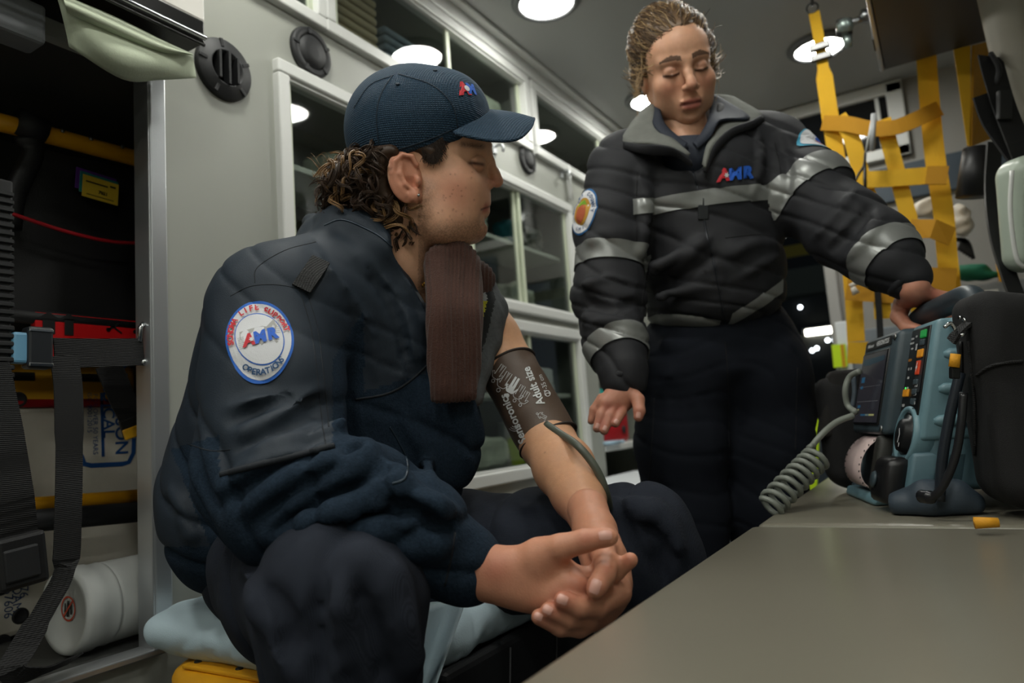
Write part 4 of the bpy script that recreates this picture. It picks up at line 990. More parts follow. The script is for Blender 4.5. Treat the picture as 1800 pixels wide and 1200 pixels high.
# things behind the net on the right
wc = tag(empty('white_cloth', onY(1690, 390, 2.6)), 'crumpled white cloth with black tassels behind the net', 'cloth')
S = SDF.around([onY(1640, 370, 2.5), onY(1700, 410, 2.6)], .08, .006); S.ell(onY(1630, 366, 2.5), (.045, .03, .03), None, .03); S.ell(onY(1690, 388, 2.55), (.03, .03, .05), None, .02)
v_, q_ = S.mesh(1); v_ = v_+vnormals(v_, q_)*(wnoise(v_, 40, 2)*.007)[:, None]; npmesh('bundle', v_, q_, mat('white cloth', 'c9c2b6'), wc)
for k in range(6): MB().tube(spline([onY(1676, 420, 2.55), onY(1690+2*k, 424, 2.55), onY(1686+5*k, 440+3*k, 2.55)], 4), .006, 6).build('tassel', M_blk, wc)
gc = tag(empty('green_cloth', onY(1715, 485, 2.4)), 'small green cloth on the grey ledge behind the net', 'cloth')
S = SDF.around([onY(1680, 480, 2.4), onY(1750, 490, 2.4)], .08, .006); S.ell(onY(1698, 478, 2.42), (.055, .035, .020), None, .02); S.ell(onY(1730, 486, 2.42), (.045, .035, .010), None, .03)
v_, q_ = S.mesh(1); v_ = v_+vnormals(v_, q_)*(wnoise(v_, 40, 2)*.004)[:, None]; npmesh('bundle', v_, q_, mat('green cloth', '12694f', .8), gc)
lg = tag(empty('grey_ledge', onY(1740, 520, 2.4)), 'grey ledge with white edging behind the monitor handle', 'ledge')
p0, p1 = onY(1672, 500, 2.38), onY(1800, 490, 2.38)
MB().box2((p0[0]-.02, 2.38, .50), (p1[0]+.25, 2.75, p0[2]-.01), .006).build('ledge_body', mat('grey panel', '85898c', .5), lg)
MB().tube([onY(1690, 520, 2.378), onY(1752, 512, 2.378), onY(1758, 545, 2.378)], .008, 8).build('edging', M_trim, lg)
MB().box2((onY(1768, 505, 2.37)[0], 2.365, .6), (onY(1785, 505, 2.37)[0], 2.375, .99), .003).build('upright', M_trim, lg)
MB().box(onY(1764, 478, 2.4), (.014, .02, .03), None, .004).build('yellow_latch', M_yel, lg)
# padded panel and belts at the right edge
bp = tag(empty('padded_panel', P(1800, 120, 1.7)), 'beige padded panel at the upper right corner', 'panel')
S = SDF.around([P(1740, -60, 1.5), P(1900, 270, 1.5)], .1, .006)
S.box(P(1850, 70, 1.55), (.125, .20, .05), [nrm(CR*.97+CU*.22), nrm(CU*.97-CR*.22), CB], .04, .01); v_, q_ = S.mesh(1)
npmesh('panel_body', v_, q_, mat('beige vinyl', '9a9588', .5, bump=.15, bscale=300), bp)
hb = tag(empty('safety_harness', P(1770, 300, 1.5)), 'black safety harness hanging at the right edge', 'harness')
MB().ribbon(spline([P(1740, 100, 1.55), P(1752, 145, 1.5), P(1766, 190, 1.48), P(1790, 250, 1.45), P(1812, 300, 1.45)], 5), CR, .05, .004).build('belt', M_blk, hb)
MB().ribbon(spline([P(1728, 166, 1.5), P(1745, 215, 1.5), P(1775, 260, 1.48), P(1805, 300, 1.46)], 5), CR, .045, .005).build('belt', M_blk, hb)
MB().ribbon(spline([P(1748, 250, 1.55), P(1744, 330, 1.55), P(1752, 410, 1.5), P(1772, 480, 1.45), P(1795, 545, 1.4), P(1800, 590, 1.4)], 6), CR, .032, .006).build('belt', M_blkp, hb)
MB().box(P(1765, 185, 1.46), (.014, .03, .006), [CR, CU, CB], .003).build('buckle', M_blkp, hb); MB().tube(spline([P(1742, 95, 1.55), P(1756, 120, 1.5), P(1750, 150, 1.5)], 4), .006, 8).build('link', M_rubber, hb)
MB().tube([P(1717, 260, 1.75), P(1716, 345, 1.75)], [.03, .045], 14).build('roller', M_blkp, hb)
sb = tag(empty('seat_headrest', P(1800, 380, 1.4)), 'pale grey-green moulded headrest at the right edge', 'headrest')
S = SDF.around([P(1770, 270, 1.4), P(1880, 500, 1.4)], .08, .005); S.box(P(1830, 375, 1.42), (.068, .115, .05), [nrm(CR+CU*.08), nrm(CU-CR*.08), CB], .035, .01); v_, q_ = S.mesh(1)
npmesh('headrest_body', v_, q_, mat('pale green plastic', 'a5b0a2', .35), sb); q = P(1850, 440, 1.44); MB().tube([q, q+np.array([.02, .03, -.2]), np.array([q[0]+.03, q[1]+.05, .536])], .012, 10).build('post', M_alu, sb); MB().tube(spline([P(1779, 300, 1.36), P(1776, 370, 1.36), P(1786, 450, 1.36), P(1800, 470, 1.36)], 5), .004, 8).build('edge_piping', M_trim, sb)

# ================================================================== the dark garage outside the rear doors
struct(MB().box2((-6, RY+.06, -.6), (4, 12, -.45)).build('ground', mat('dark concrete', '2b2d2e', .7, var=.1)))
struct(MB().box2((-6, 11.9, -.45), (4, 12, 4)).build('garage_wall', mat('dark garage wall', '1f2220', .8)))
gb = tag(empty('garage_beam', (-1.2, 6.4, 1.6)), 'dark green-grey roof beam of the garage beyond the rear doors', 'beam')
MB().box2((-3.5, 6.3, 1.62), (1.5, 6.5, 1.85), .01).build('beam_body', mat('olive steel', '4d5042', .6), gb); MB().box2((-3.5, 6.28, 1.95), (1.5, 6.3, 2.05)).build('yellow_stripe', mat('yellow stripe', '8f7d17', .6), gb)
ve = tag(empty('parked_van', (-1.3, 6.6, -.45)), 'grey vehicle parked in the dark beyond the rear doors', 'vehicle')
S = SDF((-2.6, 5.2, -.5), (.2, 8.2, 1.5), .05); S.box((-1.2, 6.7, .15), (.85, 1.3, .45), None, .2, .15); S.box((-1.2, 7.1, .5), (.75, .8, .38), None, .25, .2); v_, q_ = S.mesh(2)
npmesh('van_body', v_, q_, mat('grey car paint', '6f7678', .3, coat=.5), ve)
MB().box2((-1.75, 6.25, .50), (-.65, 6.32, .78), .02).build('windscreen', mat('dark window glass', '14171c'), ve)
for k, (x, z) in enumerate(((-1.75, .12), (-.65, .12))): MB().lathe((x, 5.38, z), (0, -1, 0), [(.10, 0), (.10, .03), (.001, .04)], 20).build('headlamp', mat('lamp glass', 'c9d2d6', .2), ve)
for x in (-1.85, -.55): MB().lathe((x, 5.9, -.12), (1, 0, 0), [(.33, -.1), (.33, .1)], 24).build('wheel', M_rubber, ve)
tl = tag(empty('tube_light', onY(1440, 582, 11.85)), 'short white tube light glowing outside the rear doors', 'light')
c = onY(1440, 582, 11.85); MB().box(c, (.20, .012, .045), None, .008).build('tube', mat('glowing tube', 'ffffff', .4, emit=(255, 250, 230), estr=9), tl); MB().box(c+(0, .03, .03), (.24, .025, .04), None, .006).build('fitting', M_alu, tl)
for k, (px, py, nm) in enumerate(((1407, 540, 'highest'), (1428, 616, 'leftmost of the lower row'), (1436, 612, 'second of the lower row'), (1455, 598, 'just right of the tube light'), (1467, 597, 'nearest the door jamb'))):
    c = onY(px, py, 11.86); g = tag(empty('lamp_point', c), 'tiny white light in the garage, '+nm, 'light', 'tiny lights in the garage')
    MB().lathe(c, (0, -1, 0), [(.012, .0), (.028, .018), (.001, .03)], 12).build('bulb', mat('tiny bulb', 'ffffff', .4, emit=(235, 245, 255), estr=5), g); MB().lathe(c, (0, 1, 0), [(.032, 0), (.024, .04), (.001, .04)], 12).build('housing', M_rubber, g)
hv = tag(empty('high_vis_vest', onY(1415, 800, 2.95)), 'neon yellow high-visibility vest hanging by the rear door', 'vest')
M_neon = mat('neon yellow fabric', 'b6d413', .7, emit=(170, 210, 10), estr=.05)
q = onY(1423, 735, 2.9); MB().tube([q, q+np.array([.0, .05, .03]), np.array([-.345, RY-.025, q[2]+.04])], .004, 8).build('hook', M_alu, hv)
MB().ribbon(spline([onY(1423, 735, 2.9), onY(1421, 800, 2.9), onY(1418, 868, 2.9)], 5), X_, .07, .01).build('panel', M_neon, hv); MB().ribbon(spline([onY(1437, 740, 2.92), onY(1434, 800, 2.92), onY(1428, 868, 2.92)], 5), X_, .012, .012).build('reflective_band', mat('silver tape', 'b9bcbb', .3, metal=.5), hv)
hv2 = tag(empty('neon_strap', onY(1480, 615, 3.3)), 'neon yellow strip beside the white door jamb', 'strip')
MB().ribbon([onY(1474, 605, 3.05), onY(1478, 645, 3.05)], X_, .05, .01).build('strip_body', M_neon, hv2); MB().ribbon([onY(1480, 605, 3.045), onY(1484, 645, 3.045)], X_, .012, .006).build('edge_binding', M_webd, hv2)

# ================================================================== people: shared helpers
def axr(deg=0, yaw=0):
    """camera-aligned axes turned in the picture plane (deg) and about the vertical (yaw, towards the camera)"""
    c, s = math.cos(math.radians(deg)), math.sin(math.radians(deg)); e1 = CR*c+CU*s; e2 = CU*c-CR*s; e3 = CB
    cy, sy = math.cos(math.radians(yaw)), math.sin(math.radians(yaw))
    return np.array([e1*cy+e3*sy, e2, e3*cy-e1*sy])
def finger(S, pts, r, k=.004):
    S.chain(pts, r, k, .0035); return S
def srgb(h): return np.array(lin(h)[:3])
def soft(x, a, b): t = np.clip((x-a)/(b-a), 0, 1); return t*t*(3-2*t)
def pix(vs):
    c = (vs-CAM) @ RM; d = -c[:, 2]; return 900+FPX*c[:, 0]/d, 600-FPX*c[:, 1]/d, d
def skin_mat(name):
    m = mat(name, 'b98368', .46, attr=True, bump=.25, bscale=500, var=.05, vscale=120, sss=.12, spec=.35); return m
M_skin = skin_mat('skin')
M_navyf = mat('navy fleece', '232f3c', .95, bump=1, bscale=420, var=.28, vscale=260, spec=.1)
M_navyn = mat('navy nylon', '252e38', .62, spec=.28, bump=.3, bscale=700, var=.06, vscale=20)
M_pants = mat('dark navy trousers', '292e39', .9, spec=.25, bump=.4, weave=260, var=.10, vscale=25)
M_capm = mat('navy mesh cap cloth', '17384f', .8, bump=.8, weave=115, var=.05, vscale=30)
M_hair = mat('brown hair', '3d2b1d', .5, var=.35, vscale=60, spec=.4)

# ================================================================== the seated person
man = empty('person', P(640, 1000, 1.0)*np.array([1, 1, 0])+np.array([0, 0, .40]))
tag(man, 'seated person in navy jacket and cap with one bare arm in a pressure cuff', 'person')
HD = 1.06
def H(px, py, s=0): return P(px, py, HD-s)
# ---- head
S = SDF.around([H(590, 90), H(900, 90), H(590, 520), H(900, 520), H(745, 300, .10), H(745, 300, -.12)], .02, .0018)
S.ell(H(724, 232), (.098, .098, .078), axr(-6), .02)
S.ell(H(778, 318), (.068, .082, .060), axr(6), .03)
S.ell(H(812, 250), (.042, .040, .058), axr(0), .02)          # forehead
for sg in (1, -1):
    S.chain([H(742, 355, sg*.052), H(775, 398, sg*.044), H(815, 408, sg*.020)], [.020, .019, .018], .03)
    S.ell(H(806, 322, sg*.040), (.026, .020, .018), axr(-15), .025)     # cheek bone
    S.ell(H(800, 362, sg*.034), (.030, .034, .022), axr(0), .03)
    S.cone(H(846, 262, sg*.010), .009, H(826, 262, sg*.042), .008, .014)   # brow
S.ell(H(832, 402), (.0185, .0175, .020), axr(0), .016)       # chin
S.cone(H(838, 378), .012, H(834, 400), .014, .014)
S.ell(H(838, 350), (.018, .024, .026), axr(0), .018)         # muzzle
for sg in (1, -1):
    S.ell(H(850, 288, sg*.033), (.014, .0115, .016), axr(0), .010, 'cut')
    S.ell(H(838, 288, sg*.033), (.0135, .0120, .0135), axr(0), .002)        # eye with lid
    S.cone(H(846, 282, sg*.022), .0035, H(836, 283, sg*.046), .003, .004)   # upper lid fold
# nose
S.chain([H(853, 262), H(860, 285), H(868, 306), H(873, 318)], [.0075, .0075, .0085, .0100], .010, .006)
for sg in (1, -1):
    S.ell(H(857, 325, sg*.011), (.0105, .0075, .0068), axr(10), .006)
    S.ell(H(863, 334, sg*.0065), (.005, .0030, .0036), axr(0), .003, 'cut')
# lips
S.ell(H(850, 357), (.0095, .0064, .020), axr(15), .005); S.ell(H(848.5, 370), (.0100, .0066, .017), axr(-10), .005)
for sg in (1, -1): S.cone(H(856, 364, 0), .0018, H(838, 370, sg*.022), .0016, .003, 'cut')
S.ell(H(855, 389), (.0035, .0045, .012), axr(0), .006, 'cut')
# neck
S.cone(H(716, 352, -.006), .056, H(688, 470, -.01), .060, .03)
S.cone(H(736, 380, .035), .016, H(728, 480, .015), .012, .025)          # neck muscle
S.ell(H(752, 440, 0), (.016, .020, .014), axr(0), .02)                   # throat
S.ell(H(690, 520, -.05), (.085, .055, .075), axr(-10), .03)
# ear
ea = axr(12, -18)
S.ell(H(712, 312, .076), (.024, .037, .008), ea, .004)
S.ell(H(716, 306, .086), (.0155, .024, .0075), ea, .004, 'cut')
S.ell(H(722, 322, .083), (.010, .0125, .010), ea, .003, 'cut')
S.chain([H(733, 290, .078), H(724, 275, .081), H(708, 272, .083), H(694, 284, .084), H(691, 304, .084), H(700, 326, .083), H(714, 344, .080)], [.0035]*7, .003, .002)
S.chain([H(705, 288, .081), H(704, 306, .082), H(712, 324, .082), H(724, 333, .080)], [.0032, .0038, .0036, .003], .004, .003)
S.ell(H(730, 344, .078), (.0085, .0105, .0065), ea, .004); S.ell(H(735, 318, .079), (.0045, .008, .005), ea, .003)
hv_, hq_ = S.mesh(1)
px, py, dd = pix(hv_)
base = srgb('dba98a'); col = np.tile(base, (len(hv_), 1))
def mixc(col, w, c): return col*(1-w[:, None])+np.array(c)[None]*w[:, None]
s_ = HD-dd
blush = np.exp(-(((px-800)/38)**2+((py-335)/40)**2)); col = mixc(col, .45*blush, srgb('b8654f'))
col = mixc(col, .55*np.exp(-(((px-870)/16)**2+((py-320)/16)**2)), srgb('b55f50'))
earw = ((px > 684) & (px < 742) & (py > 266) & (py < 356) & (s_ > .070)); col = mixc(col, .45*earw*1.0, srgb('b85a44'))
beard = soft(py-.10*(850-px), 368, 400)*soft(px, 735, 760)*(py < 428); beard = np.maximum(beard, soft(-px, -778, -745)*soft(py, 300, 330)*(px > 735)*.9)
gr = (np.random.RandomState(1).rand(len(hv_)) > .45)
col = mixc(col, .55*beard*(.55+.45*gr), srgb('5e4636'))
lip = np.exp(-((px-851)/9)**2)*np.exp(-((py-365)/8.5)**2); lip = np.clip(lip*1.6, 0, 1)*(px > 835)*soft(-s_, -.032, -.020); col = mixc(col, .8*lip, srgb('a3584e')); ml = np.exp(-((py-(364.5+(856-px)*.36))/1.7)**2)*soft(px, 832, 840)*(s_ < .034); col = mixc(col, .85*ml, srgb('4a231d'))
brow = np.exp(-((py-(254+.10*(px-815)))/5.0)**2)*soft(px, 800, 815)*soft(-px, -858, -846)*(s_ > .008)*(.7+.3*gr); col = mixc(col, .8*brow, srgb('33241b'))
lash = np.exp(-((py-(287+.12*(px-836)+.012*(px-838)**2*.3))/3.4)**2)*soft(px, 818, 828)*soft(-px, -855, -848)*(s_ > .015)*(s_ < .06); col = mixc(col, .95*lash, srgb('1d130e'))
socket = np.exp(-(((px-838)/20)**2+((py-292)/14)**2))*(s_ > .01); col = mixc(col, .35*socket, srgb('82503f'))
rs = np.random.RandomState(7)
for _ in range(26):
    a, b_ = rs.uniform(765, 835), rs.uniform(300, 395); col = mixc(col, .6*np.exp(-(((px-a)/1.3)**2+((py-b_)/1.3)**2)), srgb('6b3f30'))
bodyparts = [(hv_, hq_, col)]

# ---- bare left arm, both hands
sk = srgb('d6a481'); skr = srgb('b36a55')
S = SDF.around([P(835, 450, 1.2), P(1125, 1110, .7), P(770, 900, .75), P(1125, 1110, .80), P(930, 480, 1.3)], .05, .0030)
S.chain([P(838, 540, 1.17), P(864, 600, 1.13), P(893, 650, 1.11), P(962, 776, 1.04)], [.044, .044, .041, .038], .03, .02)
S.chain([P(962, 776, 1.04), P(992, 822, .985), P(1016, 865, .935), P(1036, 912, .88)], [.038, .0395, .033, .0255], .02, .02)
av_, aq_ = S.mesh(1)
px, py, dd = pix(av_); col = np.tile(sk, (len(av_), 1)); col = mixc(col, .25*soft(py, 700, 860), srgb('b87a58')); col = mixc(col, soft(py, 850, 905), srgb('c78c70'))
rs = np.random.RandomState(3)
for _ in range(12):
    a, b_ = rs.uniform(870, 1030), rs.uniform(540, 900); col = mixc(col, .5*np.exp(-(((px-a)/1.5)**2+((py-b_)/1.5)**2)), srgb('6b3f30'))
bodyparts.append((av_, aq_, col))
S = SDF.around([P(790, 900, .80), P(1130, 880, .86), P(900, 1130, .66), P(1130, 1110, .68)], .035, .0016)
# right hand (back of the hand towards the viewer)
wr = P(826, 1003, .775)
S.cone(P(760, 995, .80), .031, wr, .027, .02, flat=(CB, .82)); S.cone(wr, .027, P(868, 1005, .76), .026, .02, flat=(CB, .8))
S.cone(P(865, 1004, .755), .023, P(985, 1012, .735), .020, .014); S.cone(P(860, 1024, .75), .018, P(972, 1052, .73), .0175, .014)
S.cone(P(880, 995, .75), .015, P(960, 983, .735), .016, .014)
S.ell(P(930, 1018, .742), (.042, .030, .018), axr(-6), .014)
S.ell(P(1012, 1030, .715), (.014, .013, .012), axr(0), .012)         # index knuckle
S.ell(P(985, 1048, .72), (.014, .012, .011), axr(0), .012)
finger(S, [P(950, 975, .735), P(985, 962, .722), P(1028, 950, .715), P(1062, 944, .712), P(1072, 944, .711)], [.018, .0135, .0115, .0095, .0085], .012)    # thumb
finger(S, [P(1005, 1018, .73), P(1050, 1012, .735), P(1082, 1004, .735), P(1108, 984, .728)], [.0125, .0105, .0095, .0078], .008)     # index tip sticking out
finger(S, [P(1000, 1035, .735), P(1045, 1035, .75), P(1085, 1028, .75)], [.012, .0105, .009], .008)
finger(S, [P(985, 1050, .735), P(1030, 1055, .75), P(1070, 1050, .75)], [.0115, .010, .009], .008)
finger(S, [P(955, 1060, .735), P(1000, 1072, .745), P(1030, 1075, .745)], [.011, .0095, .008], .008)
# left hand behind it
S.chain([P(1033, 895, .88), P(1046, 935, .835), P(1055, 970, .80)], [.0255, .0235, .022], .014, .014)
S.cone(P(1050, 955, .80), .021, P(1070, 1035, .768), .020, .014); S.cone(P(1062, 955, .80), .015, P(1084, 1025, .768), .015, .014)
S.ell(P(1066, 1015, .778), (.022, .042, .016), axr(-8), .014)
finger(S, [P(1058, 965, .765), P(1066, 988, .735), P(1062, 1010, .712), P(1050, 1030, .699), P(1046, 1037, .697)], [.015, .0125, .0112, .0098, .0088], .008)     # left thumb over the top
finger(S, [P(1088, 1042, .745), P(1050, 1064, .715), P(1018, 1066, .703), P(990, 1055, .698)], [.0135, .0122, .0110, .0090], .008)
finger(S, [P(1075, 1062, .745), P(1035, 1084, .722), P(1000, 1085, .708), P(965, 1073, .702)], [.0130, .0118, .0106, .0085], .008)
finger(S, [P(1060, 1080, .745), P(1018, 1100, .725), P(985, 1100, .712), P(948, 1084, .705)], [.0120, .0110, .0098, .0080], .008)
gv_, gq_ = S.mesh(1)
px, py, dd = pix(gv_); col = np.tile(srgb('c78c70'), (len(gv_), 1))
for cx_, cy_, r_ in ((1015, 1030, 22), (985, 1050, 18), (870, 1000, 30), (1030, 948, 16), (1060, 945, 16), (1050, 1030, 18), (990, 1058, 18), (965, 1075, 18), (950, 1086, 16), (1105, 985, 14), (1068, 1000, 12)):
    col = mixc(col, .6*np.exp(-(((px-cx_)/r_)**2+((py-cy_)/r_)**2)), skr)
bodyparts.append((gv_, gq_, col))
# hidden trunk that ties head and arms together under the jacket
S = SDF.around([P(690, 480, 1.07), P(560, 950, 1.07), P(840, 500, 1.2), P(500, 540, .95), P(480, 850, .84), P(780, 990, .79)], .1, .012)
S.cone(P(690, 500, 1.13), .06, P(570, 900, 1.12), .075, .05); S.cone(P(690, 520, 1.13), .05, P(832, 520, 1.19), .04, .05); S.cone(P(690, 520, 1.10), .045, P(510, 550, .96), .045, .05)
S.chain([P(505, 550, .95), P(490, 840, .84), P(640, 900, .80), P(780, 990, .79)], [.05, .042, .036, .028], .03)
tv_, tq_ = S.mesh(1); bodyparts.append((tv_, tq_, np.tile(sk, (len(tv_), 1))))
def joinparts(parts):
    vs, qs, cs, n = [], [], [], 0
    for v, q, c in parts: vs.append(v); qs.append(q+n); cs.append(c); n += len(v)
    return np.concatenate(vs), np.concatenate(qs), np.concatenate(cs)
v_, q_, c_ = joinparts(bodyparts); body = npmesh('body', v_, q_, M_skin, man, c_)
hand_t = BVHTree.FromPolygons([V(v) for v in gv_], [tuple(int(i) for i in q) for q in gq_])
M_nail = mat('finger nail', 'd4a091', .3)
def nail(tree, px, py, ang, ln, wd, par, d0=1.0):
    dr = nrm(P(px, py, 1)-CAM); h = tree.ray_cast(V(CAM), V(dr))
    if h[0] is None: return
    c_, n_ = np.array(h[0]), np.array(h[1]); a = math.radians(ang); ldir = CR*math.cos(a)+CU*math.sin(a); ldir = nrm(ldir-n_*(ldir @ n_)); wdir = np.cross(n_, ldir)
    def f(u, v):
        x, y = (u-.5)*ln, (v-.5)*wd; p = c_+ldir*x+wdir*y*(1 if abs(u-.5) < .45 else .75)
        hh = tree.ray_cast(V(p+n_*.01), V(-n_), .03); q = np.array(hh[0]) if hh[0] is not None else p
        return q+n_*(.0009-.0005*abs(2*v-1)**2)
    MB().grid(f, 6, 6).build('finger_nail', M_nail, par)
for a in ((1064, 940, 5, .013, .009), (1046, 1030, -105, .014, .0105), (988, 1053, 160, .011, .009), (962, 1071, 155, .010, .008), (946, 1083, 155, .009, .007)): nail(hand_t, *a, body)
# ---- trousers
S = SDF.around([P(400, 950, 1.1), P(740, 1260, .66), P(1230, 870, 1.05), P(1230, 1300, .95), P(480, 1000, 1.15)], .13, .0055)
S.chain([P(500, 985, 1.02), P(550, 1015, .88), P(598, 1048, .74)], [.115, .102, .084], .04, .03)
S.chain([P(598, 1048, .74), P(600, 1150, .74), P(612, 1300, .78), P(640, 1500, .85)], [.084, .077, .072, .07], .03, .03)
S.cone(P(560, 985, 1.08), .12, P(760, 985, 1.12), .11, .05)
S.chain([P(760, 990, 1.12), P(950, 965, 1.06), P(1125, 952, 1.0)], [.100, .083, .074], .05, .03)
S.chain([P(1125, 952, 1.0), P(1150, 1000, .995), P(1150, 1300, 1.05)], [.074, .066, .058], .03)
for a, b_, r0 in (((640, 985, .68), (590, 1150, .68), .010), ((690, 1010, .68), (715, 1150, .69), .008), ((560, 1000, .76), (520, 1120, .74), .012), ((470, 1020, .93), (520, 1160, .80), .014), ((1150, 895, .93), (1190, 960, .92), .008), ((1000, 915, .98), (1100, 900, .94), .007)): S.cone(P(*a), r0, P(*b_), r0*.6, .03)
S.folds([([(487, 1070), (505, 1130), (530, 1210)], .012, 1), ([(470, 1040), (500, 1100), (512, 1150)], .009, -1), ([(560, 1040), (565, 1110), (570, 1200)], .010, -1), ([(600, 1020), (590, 1090), (600, 1200)], .010, 1), ([(655, 1020), (700, 1095), (728, 1170)], .011, 1), ([(630, 1030), (660, 1110), (680, 1200)], .009, -1), ([(430, 1000), (450, 1060), (480, 1100)], .010, 1), ([(1040, 890), (1110, 890), (1165, 930)], .009, 1), ([(1140, 920), (1165, 970), (1170, 1020)], .009, -1), ([(920, 890), (980, 900), (1010, 930)], .009, 1)], .010)
pv, pq = S.mesh(2); nn = vnormals(pv, pq)
fold = np.abs(np.sin((pv @ (CR*30+CU*9+CB*14))+1.8*wnoise(pv, 8, 4)))
pv = pv+nn*(wnoise(pv, 16, 6)*.0045+wnoise(pv, 34, 8)*.0020-(1-fold)**2.5*.0095)[:, None]
pants = npmesh('trousers', pv, pq, M_pants, man)
# ---- shoes
for i, (px0, py0, d0) in enumerate(((640, 1500, .85), (1160, 1300, 1.05))):
    q = P(px0, py0, d0); S = SDF.around([q*np.array([1, 1, 0])], .25, .008); f_ = nrm((.8, -.5, 0) if i == 0 else (1, .1, 0)); q = np.array([q[0], q[1], .05]) if i == 0 else np.array([min(q[0], -.42), q[1], .05])
    S.chain([q-f_*.06, q+f_*.05, q+f_*.13], [.048, .045, .038], .03); S.cone(q+np.array([0, 0, .03]), .045, q+np.array([0, 0, .16]), .05, .03); S.plane((0, 0, .004), (0, 0, -1)); v_, q_ = S.mesh(1)
    npmesh('boot', v_, q_, M_rubber, man)
for i, (a, b_) in enumerate(((P(640, 1500, .85), np.array([P(640, 1500, .85)[0], P(640, 1500, .85)[1], .15])),)): pass
# ---- jacket
S = SDF.around([P(283, 1040, 1.1), P(283, 700, 1.1), P(560, 370, 1.1), P(890, 860, 1.0), P(860, 480, 1.25), P(380, 800, .78), P(850, 1040, .70), P(500, 450, .85)], .09, .0042)
S.ell(P(595, 850, 1.09), (.188, .15, .115), axr(-12), .05)                    # belly
S.ell(P(425, 900, 1.06), (.104, .125, .13), axr(20), .05)                      # lower back
S.ell(P(605, 680, 1.085), (.178, .19, .125), axr(-28), .05)                     # ribs
S.ell(P(640, 560, 1.09), (.145, .13, .118), axr(-30), .05)                     # chest
S.cone(P(495, 545, .965), .088, P(660, 480, 1.08), .085, .05)                   # right shoulder yoke
S.cone(P(660, 490, 1.10), .080, P(800, 520, 1.19), .070, .05)                   # left shoulder
S.ell(P(772, 770, 1.03), (.070, .13, .045), axr(-20), .04)                       # hanging front panel
S.cone(P(480, 600, 1.05), .10, P(410, 860, 1.08), .10, .05)
# right sleeve
S.chain([P(492, 560, .935), P(478, 700, .87), P(476, 815, .835)], [.092, .082, .080], .035, .03)
S.chain([P(476, 815, .835), P(520, 870, .80), P(630, 880, .785), P(735, 930, .775), P(805, 980, .775)], [.080, .078, .062, .054, .040], .03, .025)
# folds of the sleeve
for a, b_, r0, r1 in (((470, 935, .775), (640, 915, .735), .016, .010), ((540, 850, .735), (650, 800, .745), .012, .012), ((560, 915, .725), (700, 842, .725), .011, .010), ((640, 790, .76), (690, 835, .74), .014, .010),
                     ((600, 940, .735), (760, 900, .715), .012, .008), ((690, 850, .73), (760, 890, .72), .016, .010), ((480, 780, .765), (600, 740, .80), .012, .008), ((440, 880, .775), (520, 960, .76), .016, .012), ((420, 760, .80), (560, 690, .83), .010, .006),
                     ((640, 960, .735), (770, 960, .72), .010, .008)):
    S.cone(P(*a), r0*1.1, P(*b_), r1*1.1, .012)
for a, b_, r0 in (((545, 885, .722), (690, 818, .722), .008), ((590, 930, .722), (735, 872, .712), .007), ((640, 955, .728), (780, 925, .715), .006), ((505, 850, .745), (630, 790, .745), .007), ((480, 960, .765), (610, 935, .74), .006)): S.cone(P(*a), r0, P(*b_), r0*.8, .010, 'cut')
S.folds([([(405, 716), (460, 700), (540, 690)], .008, 1), ([(410, 738), (480, 716), (560, 694)], .006, -1), ([(415, 768), (489, 734), (560, 684)], .011, 1), ([(420, 790), (500, 752), (575, 705)], .008, -1), ([(450, 800), (505, 780), (580, 756)], .010, 1),
    ([(392, 856), (473, 816), (585, 790)], .011, 1), ([(400, 880), (490, 832), (600, 800)], .009, -1), ([(428, 900), (509, 846), (604, 803)], .012, 1), ([(445, 925), (520, 870), (612, 822)], .009, -1), ([(459, 950), (530, 900), (604, 846), (634, 812)], .013, 1),
    ([(485, 935), (560, 893), (640, 850)], .010, -1), ([(495, 950), (566, 912), (662, 882), (711, 874)], .012, 1), ([(540, 940), (620, 910), (720, 900)], .008, -1), ([(520, 966), (615, 934), (722, 938), (779, 950)], .011, 1),
    ([(679, 846), (719, 880), (768, 892), (806, 920)], .011, 1), ([(690, 880), (740, 905), (790, 930)], .008, -1), ([(300, 860), (330, 900), (345, 950)], .012, 1), ([(340, 760), (350, 840), (390, 900)], .008, -1), ([(600, 430), (690, 520), (740, 600)], .008, 1), ([(560, 450), (640, 560), (660, 660)], .008, 1), ([(700, 520), (720, 600), (700, 680)], .007, 1), ([(650, 470), (700, 560), (720, 640)], .007, -1), ([(700, 720), (740, 780), (760, 850)], .009, 1), ([(790, 700), (820, 780), (830, 850)], .009, 1)])
# chest pleats
for a, b_, r0 in (((640, 430, 1.0), (740, 620, .99), .008), ((575, 500, .965), (565, 620, .945), .010)): S.cone(P(*a), r0, P(*b_), r0*.5, .03)
# cuff
S.chain([P(788, 978, .778), P(820, 992, .775)], [.047, .044], .010)
S.plane(P(834, 992, .775), nrm(CR*.86-CU*.45+CB*.1), .006) if 0 else None
# collar
S.chain([P(545, 392, 1.13), P(590, 388, 1.05), P(640, 400, 1.00), P(690, 440, .99), P(735, 500, 1.0), P(760, 560, 1.0)], [.014, .016, .016, .014, .012, .010], .02, .015)
S.chain([P(560, 390, 1.17), P(640, 400, 1.19), P(740, 430, 1.17), P(790, 480, 1.14)], [.016, .016, .016, .014], .02)
S.chain([P(560, 420, 1.08), P(600, 410, 1.03), P(660, 440, 1.0)], [.03, .03, .025], .03)
